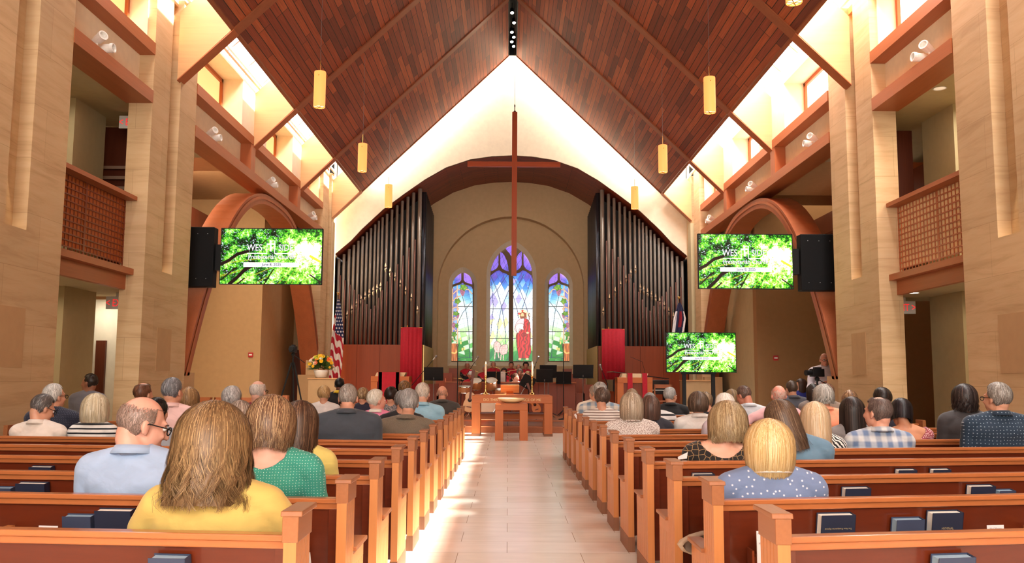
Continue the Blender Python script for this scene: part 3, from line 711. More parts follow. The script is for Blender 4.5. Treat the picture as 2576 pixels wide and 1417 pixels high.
def glass_window(n, ox, oy, s, box_, holes, painter, flip=None):
    """drawing units -> photo frame: px = ox + u / s"""
    u0, u1, v0, v1 = box_
    step = 0.62 * s
    U, V = np.meshgrid(np.arange(u0, u1 + step, step), np.arange(v0, v1 + step, step))
    def PX(U, V):
        px = ox + U / s; py = oy + V / s
        if flip: px = flip[1] - (px - flip[0])
        return px, py
    px, py = PX(U, V)
    P = sheet_points(px, py, GY)
    fr = MB()
    # stone tracery: everything of the sheet outside the glass openings, with its own thickness
    st = 0.5 * s
    uu = np.arange(u0, u1 + st, st); vv = np.arange(v0, v1 + st, st)
    UC, VC = np.meshgrid((uu[:-1] + uu[1:]) / 2, (vv[:-1] + vv[1:]) / 2)
    solid = np.ones(UC.shape, bool)
    for h in holes: solid &= ~inpoly(UC, VC, h)
    a, b = PX(*np.meshgrid(uu, vv))
    PF = sheet_points(a, b, GY - 0.01); PN = PF.copy(); PN[..., 1] -= 0.07
    # run-length strips keep the mesh light
    H_, W_ = solid.shape
    for j in range(H_):
        i = 0
        while i < W_:
            if solid[j, i]:
                k = i
                while k < W_ and solid[j, k]: k += 1
                q = [PN[j, i], PN[j, k], PN[j + 1, k], PN[j + 1, i]]
                fr.add(q, [(0, 1, 2, 3)])
                if i > 0: fr.add([PN[j, i], PN[j + 1, i], PF[j + 1, i], PF[j, i]], [(0, 1, 2, 3)])
                if k < W_: fr.add([PN[j, k], PN[j + 1, k], PF[j + 1, k], PF[j, k]], [(0, 1, 2, 3)])
                i = k
            else: i += 1
    for j in range(1, H_):
        d = solid[j] != solid[j - 1]; i = 0
        while i < W_:
            if d[i]:
                k = i
                while k < W_ and d[k]: k += 1
                fr.add([PN[j, i], PN[j, k], PF[j, k], PF[j, i]], [(0, 1, 2, 3)]); i = k
            else: i += 1
    w = struct('window_%d' % n, fr, FRAMEST)
    paint_sheet('stained_glass', P, painter(U, V), GLASS, w)
    return w
glass_window(1, 1220, 600, 4.29, (0, 562, 0, 1370), HOLES_C, paint_centre)
glass_window(2, 1120, 670, 5.45, (20, 456, 0, 1350), HOLES_S, paint_side)
glass_window(3, 1120, 670, 5.45, (20, 456, 0, 1350), HOLES_S, paint_side, (1163.7, 1405.5))
# sills
for (o, nm) in ((W_L, 'left'), (W_C, 'centre'), (W_R, 'right')):
    struct('trim_%d' % {'left': 11, 'centre': 12, 'right': 13}[nm], MB().box(o[0] - o[1] - 0.05, o[0] + o[1] + 0.05, YB + 0.40, YB + 0.44, o[2] - 0.06, o[2] + 0.01), NICHE)

# ---- screens
def paint_screen(U, V, seed):
    """U, V in 0..1: sunlit tree crowns seen from below"""
    X = U * 250; Y = V * 142
    f = 0.45 * vnoise(X, Y, 16, seed) + 0.3 * vnoise(X, Y, 6, seed + 1) + 0.35 * vnoise(X, Y, 2.4, seed + 2)
    sunr = np.hypot((U - 0.86) * 1.5, (V - 0.42) * 1.15)
    t = f + 0.62 * np.exp(-(sunr / 0.25) ** 2) + 0.10 * U + 0.14 * V * (1 - 0.6 * U) - 0.12
    C = colour_stops(t, [(0.28, (6, 22, 8)), (0.42, (20, 84, 24)), (0.54, (60, 170, 36)), (0.66, (130, 222, 60)), (0.76, (196, 244, 140)), (0.86, (236, 255, 226)), (1.0, (255, 255, 255))])
    hl = (vnoise(X, Y, 2.0, seed + 5) > 0.82) & (U < 0.6); C[hl] = C[hl] * 0.4 + np.array(s2l(206, 232, 255)) * 0.6
    rays = np.abs(((np.arctan2(V - 0.42, (U - 0.86) * 1.76) * 7) % 1) - 0.5) > 0.42
    m = rays & (V > 0.5) & (sunr > 0.2) & (U < 0.9); C[m] = C[m] * 0.6 + np.array(s2l(190, 200, 40)) * 0.4
    m = near(X, Y, [(222, 70), (246, 84)]) < 3; C[m] = np.array(s2l(246, 214, 60))
    for pts, w in (([(0, 92), (20, 82), (40, 66), (66, 58)], 4.2), ([(24, 142), (44, 124), (60, 106), (78, 96)], 4.6), ([(4, 132), (24, 112), (40, 100)], 1.8), ([(66, 58), (90, 50), (110, 30)], 1.6), ([(110, 142), (122, 120), (132, 104)], 1.6), ([(222, 118), (250, 138)], 1.6), ([(44, 142), (60, 128)], 1.8)):
        C[near(X, Y, pts) < w] = np.array(s2l(26, 14, 12))
    return C
SCREEN = vcol('lit_screen', 0.52, 0.2)
NAVYT = emis('screen_navy', s2l(50, 60, 110), 0.35); TXT = emis('screen_white', (0.92, 0.92, 0.94), 0.5); TXTG = emis('screen_grey_text', s2l(120, 124, 140), 0.6)
def text_mesh(name, body, size, M, mat, parent, align='CENTER', ext=0.0, bold=0.0, **kw):
    cu = bpy.data.curves.new(name, 'FONT'); cu.body = body; cu.size = size; cu.align_x = align; cu.extrude = ext; cu.resolution_u = 3; cu.offset = bold
    t = bpy.data.objects.new('tmp', cu); COL.objects.link(t)
    dg = bpy.context.evaluated_depsgraph_get(); me = bpy.data.meshes.new_from_object(t.evaluated_get(dg)); bpy.data.objects.remove(t, do_unlink=True)
    me.name = name
    if not me.materials: me.materials.append(mat)
    else: me.materials[0] = mat
    me.transform(M)
    o = bpy.data.objects.new(name, me); COL.objects.link(o); o.parent = parent; tag(o, **kw); return o
def screen(label, px0, py0, px1, py1, Y, rz=0.0, bezel=0.012, group=None):
    a, b = at(px0, py0, Y), at(px1, py1, Y); w = b.x - a.x; h = a.z - b.z
    cx, cz = (a.x + b.x) / 2, (a.z + b.z) / 2
    t = thing('wall_screen', label, 'screen', (cx, Y, cz), rz, group)
    MB().box(-w / 2, w / 2, 0.004, 0.06, -h / 2, h / 2).build('housing', BLACK, t, bevel=0.004)
    m = MB()
    for q in ((-w / 2, w / 2, h / 2 - bezel, h / 2), (-w / 2, w / 2, -h / 2, -h / 2 + bezel), (-w / 2, -w / 2 + bezel, -h / 2, h / 2), (w / 2 - bezel, w / 2, -h / 2, h / 2)):
        m.box(q[0], q[1], -0.006, 0.006, q[2], q[3])
    m.build('bezel', BLACK, t)
    n = 300; U, V = np.meshgrid(np.linspace(0, 1, n), np.linspace(0, 1, int(n * 0.57)))
    P = np.stack([(U - 0.5) * (w - 2 * bezel), np.zeros_like(U), (0.5 - V) * (h - 2 * bezel)], -1)
    d = paint_sheet('display', P, paint_screen(U, V, 21), SCREEN, t)
    RX = Matrix.Rotation(PI / 2, 4, 'X')
    def T(u, v): return Matrix.Translation(((u - 0.5) * w, -0.004, (0.5 - v) * h)) @ RX
    for body, sz, u, v, q in (('WES', 0.165, 0.335, 0.40, 0.82), ('SIDE', 0.165, 0.64, 0.40, 0.82), ('Presbyterian Church', 0.105, 0.50, 0.545, 0.93)):
        text_mesh('letter_shadow', body, h * sz, T(u - 0.004, v - 0.006) @ Matrix.Translation((0, 0, -0.0015)) @ Matrix.Scale(q, 4, (1, 0, 0)), NAVYT, d)
    text_mesh('lettering', 'WES', h * 0.165, T(0.335, 0.40) @ Matrix.Scale(0.82, 4, (1, 0, 0)), TXT, d)
    text_mesh('lettering', 'SIDE', h * 0.165, T(0.64, 0.40) @ Matrix.Scale(0.82, 4, (1, 0, 0)), TXT, d)
    text_mesh('lettering', 'Presbyterian Church', h * 0.105, T(0.50, 0.545) @ Matrix.Scale(0.93, 4, (1, 0, 0)), TXT, d)
    m = MB(); W_ = lambda u: (u - 0.5) * w; Z_ = lambda v: (0.5 - v) * h
    for (u0, u1, v0, v1) in ((0.26, 0.455, 0.442, 0.455), (0.53, 0.735, 0.442, 0.455), (0.452, 0.458, 0.28, 0.455), (0.528, 0.535, 0.22, 0.455), (0.485, 0.535, 0.22, 0.232), (0.483, 0.499, 0.225, 0.41), (0.452, 0.532, 0.272, 0.292)):
        m.box(W_(u0), W_(u1), -0.005, -0.003, Z_(v1), Z_(v0))
    m.build('cross_emblem', TXT, d)
    MB().box(W_(0.23), W_(0.775), -0.004, -0.002, Z_(0.69), Z_(0.61)).build('date_bar', TXT, d)
    text_mesh('lettering', 'June 8, 2025', h * 0.068, T(0.505, 0.668) @ Matrix.Translation((0, 0, 0.003)), NAVYT, d, bold=0.0012)
    return t, w, h
tl, wl, hl_ = screen('large lit screen with green trees on the left, beside the black loudspeaker', 557, 574, 809, 717, 15.1)
MB().box(-wl / 2 + 0.1, -wl / 2 + 0.35, 0.06, 0.12, -0.28, 0.28).build('bracket', BLACK, tl)
tr, wr, hr = screen('large lit screen with green trees on the right, beside the black loudspeaker', 1755, 588, 1997, 728, 15.4)
MB().box(wr / 2 - 0.35, wr / 2 - 0.1, 0.06, 0.12, -0.28, 0.28).build('bracket', BLACK, tr)
ts, ws, hs = screen('smaller lit screen on a floor stand at the right of the chancel steps', 1675, 836, 1853, 938, 20.6)
zb = -ts.location.z + SZ * 0
m = MB().box(-0.42, -0.34, 0.08, 0.16, zb + 0.08, -0.2).box(0.25, 0.33, 0.08, 0.16, zb + 0.08, -0.2).box(-0.45, 0.36, 0.05, 0.1, -0.5, -0.42).box(-0.52, -0.3, -0.25, 0.4, zb, zb + 0.08).box(0.2, 0.42, -0.25, 0.4, zb, zb + 0.08)
m.build('floor_stand', BLACK, ts)
# loudspeakers
for (nm, x0, x1, Y, z0, z1) in (('left', -5.66, -5.09, 15.3, 2.84, 3.88), ('right', 5.13, 5.78, 15.55, 2.86, 3.86)):
    t = thing('loudspeaker', 'black loudspeaker cabinet fixed between the %s pier and the large screen' % nm, 'speaker', ((x0 + x1) / 2, Y, z0))
    w = (x1 - x0) / 2
    MB().box(-w, w, 0, 0.22, 0, z1 - z0).build('cabinet', plain('speaker_black', (0.006, 0.0065, 0.008), 0.6, spec=0.15), t, bevel=0.012)
    for dz in (0.14, z1 - z0 - 0.12):
        for dx in (-0.6, 0.0, 0.6): MB().ball((dx * w, -0.002, dz), 0.009, 8, 6).build('screw', GREYM, t)
    s = -1 if nm == 'left' else 1
    MB().box(-s * w, -s * (w + 0.12), 0.1, 0.3, 0.3, 0.75).build('bracket', BLACK, t)
# ================================================================ FIXED FITTINGS OF THE NAVE
# transept arches of bent laminated wood
def arch_curve(u, rise, power=2.6): return rise * (1 - abs(u) ** power)
for s in (-1, 1):
    ys = 0.15 if s > 0 else 0.0
    yc, hw, z0 = 20.27 + ys, 5.48, 1.32
    n = 56
    us = [math.sin(PI / 2 * (2 * i / n - 1)) for i in range(n + 1)]
    O = [(yc + hw * u, z0 + arch_curve(u, 4.01)) for u in us]
    I = [(yc + (hw - 0.30) * u, z0 + arch_curve(u, 3.79)) for u in us]
    X0, X1 = sx(s, NAVE + 0.02), sx(s, NAVE + 0.52)
    vs = []
    for (o, i_) in zip(O, I): vs += [(X0, o[0], o[1]), (X1, o[0], o[1]), (X1, i_[0], i_[1]), (X0, i_[0], i_[1])]
    fs = []
    for k in range(n):
        for j in range(4): fs.append((4 * k + j, 4 * (k + 1) + j, 4 * (k + 1) + (j + 1) % 4, 4 * k + (j + 1) % 4))
    fs += [(0, 1, 2, 3), (4 * n + 3, 4 * n + 2, 4 * n + 1, 4 * n)]
    t = thing('wooden_arch', 'broad curved wooden arch opening into the %s transept' % SIDE[s], 'arch')
    MB().add(vs, fs).build('arch_band', ARCHW, t)
    m = MB()
    vs = []
    for (o, i_) in zip(O, I): vs += [(X0 - s * 0.012, (o[0] * 0.72 + i_[0] * 0.28), o[1] * 0.72 + i_[1] * 0.28), (X0 - s * 0.012, o[0] * 0.45 + i_[0] * 0.55, o[1] * 0.45 + i_[1] * 0.55)]
    m.add(vs, [(2 * k, 2 * k + 1, 2 * k + 3, 2 * k + 2) for k in range(n)]); m.build('edge_strip', BEAMZ, t)
    MB().box(X0, X1, yc + hw - 0.75, yc + hw - 0.1, 0, z0 + 0.05).build('plinth', TAN, t); MB().box(X0, X1, yc - hw - 0.02, yc - hw + 0.55, 0, z0 + 0.05).build('plinth', TAN, t)
# gallery balustrades with a square lattice
for s in (-1, 1):
    ys = 0.15 if s > 0 else 0.0
    for (ya, yb) in ((10.55 + ys, 12.98 + ys), (6.25, 8.62)):
        where = 'next to the transept' if ya > 9 else 'nearest the camera'
        t = thing('gallery_balustrade', 'lattice wooden balustrade of the %s gallery, %s' % (SIDE[s], where), 'balustrade', (0, 0, 0))
        MB().box(sx(s, 5.55), sx(s, 5.85), ya, yb, 3.87, 3.93).build('handrail', BEAM, t)
        MB().box(sx(s, 5.55), sx(s, 5.9), ya, yb, 2.77, 2.86).build('bottom_rail', BEAM, t)
        MB().box(sx(s, 5.66), sx(s, 5.74), ya, yb, 2.56, 2.77).build('fascia', BEAM, t)
        m = MB(); nz = 12; nw = 24
        for i in range(nz + 1):
            z = 2.86 + (3.87 - 2.86) * i / nz; m.box(sx(s, 5.712), sx(s, 5.724), ya, yb, z - 0.008, z + 0.008)
        for i in range(nw + 1):
            y = ya + (yb - ya) * i / nw; wd = 0.022 if i in (0, nw, nw // 2) else 0.006
            m.box(sx(s, 5.714), sx(s, 5.726), max(ya, y - wd), min(yb, y + wd), 2.86, 3.87)
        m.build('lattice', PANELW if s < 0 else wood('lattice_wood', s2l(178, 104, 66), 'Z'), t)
        MB().box(sx(s, 5.735), sx(s, 5.745), ya, yb, 2.95, 3.87).build('backing', wood('lattice_back_' + SIDE[s], s2l(190, 104, 50) if s < 0 else s2l(250, 226, 184), 'Z', 0.6, 0.06), t)  # right backing is coloured pale to stand for backlight behind the lattice
# small lamps set in the pier grooves
for s in (-1, 1):
    for yg in (9.55, 13.85):
        y = yg + (0.12 if s > 0 else 0)
        spot('groove_lamp', (sx(s, NAVE + 0.02), y - 0.12, 4.1), (s * 0.09, 0.1, -1), 48, (1.0, 0.82, 0.58), 26, 0.5, 0.02)
# pendant lamps
PAPER = emis('lamp_paper', s2l(255, 170, 92), 0.66); PAPERB = emis('lamp_glow', s2l(255, 228, 180), 1.8)
def pendant(x, y, zt, zb, label, r=0.097):
    t = thing('pendant_lamp', label, 'pendant lamp', (x, y, zb), 0, 'pendant lamps under the sloping ceiling'); h = zt - zb
    MB().lathe([(r * 0.96, 0.0), (r, 0.012), (r, h - 0.01), (r * 0.97, h)], seg=28, caps=False).build('shade', PAPER, t, smooth=True)
    MB().lathe([(r * 0.9, 0.02), (r * 0.9, 0.03)], seg=24).build('diffuser', PAPERB, t)
    m = MB()
    for a in (0, PI / 3 * 1, PI / 3 * 2):
        d = Vector((math.cos(a), math.sin(a), 0)) * (r * 0.98); m.tube([-d + Vector((0, 0, 0.004)), d + Vector((0, 0, 0.004))], 0.006, 5)
    m.ball((0, 0, 0.0), 0.014, 8, 6); m.build('bottom_bars', BRASS, t)
    m = MB()
    for a in (0.5, 2.6, 4.7): m.ball((r * math.cos(a), r * math.sin(a), h - 0.085), 0.009, 8, 6)
    m.build('studs', BRASS, t)
    m = MB().tube([(0, 0, h), (0, 0, h + 0.2)], 0.007, 6).lathe([(0.0, h - 0.006), (r * 0.5, h - 0.004), (0.02, h + 0.01)], seg=12)
    m.build('stem', BRASS, t)
    top = Z_RIDGE - SL * abs(x - XC) - zb
    MB().tube([(0, 0, h + 0.2), (0, 0, top)], 0.0035, 5).build('cord', GREYM, t)
PN = [(10.2, None), (14.45, 803), (18.7, 912), (22.95, 977)]
for s, data in ((-1, ((803, 181, 270, 14.45, 'largest pendant lamp on the left, nearest the camera'), (911, 362, 432, 18.7, 'middle pendant lamp of the three on the left'), (977, 465, 522, 22.95, 'smallest pendant lamp on the left, in front of the white gable'))),
                (1, ((1997.5, -75, 8, 10.2, 'pendant lamp cut off by the top edge at the right'), (1786, 195, 284, 14.45, 'lowest hanging large pendant lamp on the right side'), (1668, 366, 434, 18.7, 'middle pendant lamp on the right slope'), (1597, 470, 526, 22.95, 'smallest pendant lamp on the right, in front of the white gable')))):
    for (px, t0, b0, Y, lab) in data:
        a, b = at(px, t0, Y), at(px, b0, Y); pendant(b.x, Y, a.z, b.z, lab)
# hanging cross
tp, bt = at(1295, 283, 23.0), at(1294, 694, 23.0)
t = thing('hanging_cross', 'tall slender wooden cross hanging on a cable above the altar', 'cross', (tp.x, 23.0, bt.z)); H_ = tp.z - bt.z
def grooved(m, horiz, a, b, w):
    for k in (-1, 0, 1):
        e = 0.012 if k else 0.0
        if horiz: m.box(a, b, -0.06 + e, 0.06 - e, horiz + k * w / 3 - w / 6, horiz + k * w / 3 + w / 6)
        else: m.box(k * w / 3 - w / 6, k * w / 3 + w / 6, -0.06 + e, 0.06 - e, a, b)
CROSSW = wood('cross_wood', s2l(170, 74, 30), 'Z', 0.4, 0.12); CROSSX = wood('cross_wood_x', s2l(170, 74, 30), 'X', 0.4, 0.12)
m = MB(); grooved(m, None, 0, H_, 0.135); m.build('upright', CROSSW, t)
za = at(1294, 414, 23.0).z - bt.z
m = MB(); grooved(m, za, -1.23, -0.068, 0.13); grooved(m, za, 0.068, 1.2, 0.13); m.build('crossbar', CROSSX, t)
MB().lathe([(0.04, H_), (0.03, H_ + 0.04), (0.012, H_ + 0.05), (0.012, H_ + 0.14), (0.018, H_ + 0.15), (0.018, H_ + 0.2), (0.004, H_ + 0.22)], seg=12).build('fitting', GREYM, t)
MB().tube([(0, 0, H_ + 0.2), (0, 0, Z_RIDGE + 0.35 - bt.z)], 0.005, 6).build('cable', GREYM, t)
# track lights in the ridge slot
for i, (px, py) in enumerate(((1292, 27), (1292, 50), (1294, 100), (1292, 110), (1297, 119), (1294, 130))):
    r = ray(px, py); k = (Z_RIDGE + 0.12 - EYE) / r.z; p = r * k
    y = (23.9, 24.6, 25.3, 25.68, 26.05, 26.42)[i]
    t = thing('track_light', 'small black spotlight number %s from the front end of the ridge slot' % ['six', 'five', 'four', 'three', 'two', 'one'][i], 'spotlight', (XC + (0.03 if i % 2 else -0.03), y, Z_RIDGE + 0.1), 0, 'spotlights in the ridge slot')
    d = Vector((0.05, -0.45, -0.9)).normalized(); M = d.to_track_quat('-Z', 'Y').to_matrix()
    MB().lathe([(0.0, 0.12), (0.03, 0.12), (0.05, 0.1), (0.055, -0.06)], seg=14, M=M, caps=False).build('lamp_head', BLACK, t)
    MB().lathe([(0.05, -0.055), (0.0, -0.056)], seg=14, M=M, caps=False).build('lens', emis('spot_lens', (1, 0.9, 0.78), 5.0), t)
    MB().tube([(0, 0, 0.1), (0, 0, 0.27)], 0.012, 6).build('stem', BLACK, t)
# white twin spotlights on the lower beams
for s in (-1, 1):
    for i, y in enumerate((11.47, 15.96, 19.99, 24.2)):
        y += 0.12 if s > 0 else 0
        lab = 'white twin spotlight on the %s beam, %s' % (SIDE[s], ['above the gallery opening', 'above the large screen, first after the pier', 'in the middle of the transept bay', 'farthest, near the front wall'][i])
        t = thing('twin_spotlight', lab, 'spotlight', (sx(s, NAVE + 0.1), y, 5.54), 0, 'white twin spotlights on the %s beam' % SIDE[s])
        for k, dy in enumerate((-0.11, 0.11)):
            d = Vector((-s * 0.8, -0.55 + 0.5 * k, 0.25 - 0.2 * k)).normalized(); M = d.to_track_quat('-Z', 'Y').to_matrix()
            c = (-s * 0.02, dy, 0.12 + 0.05 * (1 - k))
            h = MB().lathe([(0.0, 0.12), (0.045, 0.115), (0.052, 0.07), (0.052, 0.03), (0.06, 0.03), (0.06, -0.06), (0.065, -0.065), (0.065, -0.11), (0.05, -0.11), (0.045, -0.05), (0.0, -0.05)], c, 18, M=M).build('lamp_head', WHITE, t, smooth=False)
        MB().tube([(0, -0.11, 0.0), (0, -0.11, 0.12)], 0.012, 6).tube([(0, 0.11, 0.0), (0, 0.11, 0.1)], 0.012, 6).box(-0.05, 0.05, -0.15, 0.15, 0, 0.02).build('bracket', WHITE, t)
# small fittings of the aisles: exit signs, downlights, alarms
SIGNB = plain('sign_case', (0.75, 0.72, 0.68), 0.5)
def exit_sign(loc, label, s, txt='EXIT >', rz=0.0):
    t = thing('exit_sign', label, 'sign', loc, rz)
    MB().box(-0.17, 0.17, 0, 0.04, -0.1, 0.1).build('case', SIGNB, t, bevel=0.006)
    text_mesh('lettering', txt, 0.16, Matrix.Translation((0.0, -0.004, -0.055)) @ Matrix.Rotation(PI / 2, 4, 'X') @ Matrix.Scale(0.72, 4, (1, 0, 0)), emis('exit_red', (0.9, 0.03, 0.03), 0.5), t)
    MB().box(-0.02, 0.02, 0.01, 0.03, 0.1, 0.16).build('mount', SIGNB, t)
p = at(2277, 787, 13.9); exit_sign((p.x, 13.9, 2.44), 'exit sign with red letters under the right gallery', 1)
p = at(293, 770, 13.9); exit_sign((p.x, 13.9, 2.44), 'exit sign partly hidden behind the left pier, under the gallery', -1, '< EXIT')
p = at(325, 336, 13.6); exit_sign((p.x, 13.6, 5.24), 'exit sign high in the left gallery, mostly behind the pier', -1, '< EXIT')
def downlight(x, y, z, label, e=3.0):
    t = thing('downlight', label, 'ceiling light', (x, y, z))
    MB().lathe([(0.075, 0.0), (0.095, -0.004), (0.095, 0.0)], seg=20, caps=False).build('rim', WHITE, t)
    MB().lathe([(0.0, -0.002), (0.078, -0.002)], seg=20, caps=False).build('lens', emis('downlight_lens_%d' % int(e * 10), (1, 0.86, 0.66), e), t)
p = at(292, 303, 12.4); downlight(p.x, 12.4, 5.398, 'round ceiling light in the left gallery')
p = at(2367, 283, 12.2); downlight(p.x, 12.2, 5.398, 'unlit round ceiling light in the right gallery', 0.3)
p = at(2298, 769, 13.2); downlight(p.x, 13.2, 2.598, 'round ceiling light in front of the exit sign under the right gallery')
def alarm(loc, label):
    t = thing('fire_alarm', label, 'alarm', loc)
    MB().box(-0.06, 0.06, 0, 0.04, -0.06, 0.06).build('case', plain('alarm_red', (0.45, 0.02, 0.02), 0.4), t, bevel=0.006)
    MB().box(-0.04, 0.04, -0.006, 0, -0.015, 0.02).build('strobe', WHITE, t)
p = at(630, 893, 22.96); alarm((p.x, 22.96, p.z), 'small red fire alarm on the tan wall of the left transept')
p = at(1952, 901, 21.96); alarm((p.x, 21.96, p.z), 'small red fire alarm on the dark wall of the right transept')
# slatted screen high in the left gallery
t = thing('slatted_screen', 'dark slatted opening behind the left gallery balustrade', 'screen')
m = MB()
for i in range(9): m.box(-6.75, -5.9, 14.3, 14.34, 3.3 + i * 0.17, 3.35 + i * 0.17)
m.build('slats', plain('pale_slats', s2l(150, 120, 100), 0.6), t)
MB().box(-6.8, -5.8, 14.4, 14.44, 2.85, 5.38).build('back', DARKW, t)
t = thing('dark_panel', 'dark wooden panel behind the right gallery balustrade', 'panel')
MB().box(5.95, 6.6, 14.3, 14.34, 2.84, 5.38).build('board', DARKW, t)

# ---- the organ: two fronts of pipes with a return towards the windows
PIPE = plain('organ_pipe_metal', (0.26, 0.225, 0.195), 0.4, 0.08)
COPPER = plain('copper_pipe', s2l(98, 58, 46), 0.5, 0.15)
MOUTH = plain('pipe_mouth', (0.85, 0.78, 0.68), 0.25, 0.9)
tops = [(92, 703, 22), (128, 668, 22), (165, 633, 22), (198, 602, 21), (230, 572, 20), (261, 541, 20), (291, 511, 19), (320, 482, 19), (350, 455, 18), (376, 430, 18), (403, 405, 18), (435, 380, 20), (470, 350, 20), (507, 318, 21), (544, 287, 22), (584, 258, 23), (624, 228, 25), (670, 200, 30)]
mouths = [(116, 1165), (150, 1115), (184, 1075), (217, 1035), (249, 1003), (279, 980), (309, 960), (337, 942), (364, 925), (390, 912), (425, 775), (458, 808), (493, 845), (530, 890), (568, 940), (608, 990), (651, 1080)]
thins = [(105, 833), (139, 867), (174, 900), (205, 935), (235, 968), (265, 1003), (293, 1037), (320, 1072), (348, 1048), (376, 993), (403, 938), (438, 875), (474, 812), (513, 752), (552, 692), (594, 635), (637, 578)]
K = 2.833
for s in (-1, 1):
    t = thing('pipe_organ', 'tall dark metal organ pipes rising in a slope, %s of the windows' % SIDE[s], 'organ')
    mx = (lambda x: x) if s < 0 else (lambda x: 2 * 0.062 - x)
    zb = at(950, 868, 27.5).z
    def P(u, v, Y=27.55):
        p = at(820 + u / K, 400 + v / K, Y); return mx(p.x), p.z
    for (u, v, w) in tops:
        x, z = P(u - (0 if u < 400 else 0), v); r = w / K / F * 27.55 / 2
        MB().lathe([(r, zb - 0.02), (r, z - 0.05), (r * 0.9, z - 0.046)], (x, 27.6, 0), 14).build('pipe', PIPE, t, smooth=True)
    for (u, v) in thins:
        x, z = P(u, v); MB().lathe([(0.026, zb - 0.02), (0.026, z)], (x, 27.48, 0), 8).build('thin_pipe', COPPER, t, smooth=True)
    for (u, v) in mouths:
        x, z = P(u, v, 27.5)
        o = MB()
        for (sg) in (1, -1):
            o.add([(x - 0.036, 27.50, z + sg * 0.012), (x + 0.036, 27.50, z + sg * 0.012), (x + 0.03, 27.485, z + sg * 0.05), (x, 27.48, z + sg * 0.16), (x - 0.03, 27.485, z + sg * 0.05), (x, 27.46, z + sg * 0.02)],
                  [(0, 5, 4), (5, 1, 2), (4, 5, 3), (5, 2, 3), (0, 1, 5)])
        o.build('pipe_mouth', MOUTH, t)
    # return towards the windows: pipes one behind the other
    xe = mx(-2.69)
    for i in range(12):
        y = 27.9 + i * 0.25; zt = 7.0 - 0.33 * i * 0.265 / 0.3; zt = 7.15 - 0.02 * i
        MB().lathe([(0.085, zb), (0.085, zt)], (xe - s * 0.0, y, 0), 12).build('side_pipe', plain('dark_pipe', (0.10, 0.11, 0.14), 0.3, 0.8), t, smooth=True)
    # case: dark backing, wood base panels
    poly = [(x, 27.85, z - 0.35) for x, z in opening if (x < -2.55 if s < 0 else x > 2.7)]
    if s < 0: poly = [(poly[0][0], 27.85, 0)] + poly + [(poly[-1][0], 27.85, 0)]
    else: poly = [(poly[0][0], 27.85, 0)] + poly + [(poly[-1][0], 27.85, 0)]
    m = MB().prism(poly, (0, 0.05, 0))
    m.box(mx(-2.84), mx(-2.79), 27.9, 30.88, 0, 7.2); m.build('case_back', BLACK, t)
    m = MB()
    xs = [-5.36, -4.6, -3.9, -3.2, -2.62]
    for a, b in zip(xs[:-1], xs[1:]): m.box(mx(a + 0.004), mx(b - 0.004), 27.3, 27.36, SZ, zb)
    m.box(mx(-5.36), mx(-2.6), 27.34, 27.5, SZ, zb - 0.005); m.build('base_panel', PANELW, t)
    MB().box(mx(-2.62), mx(-2.58), 27.34, 30.88, SZ, zb).build('side_panel', plain('olive_panel', s2l(176, 150, 92), 0.6), t)
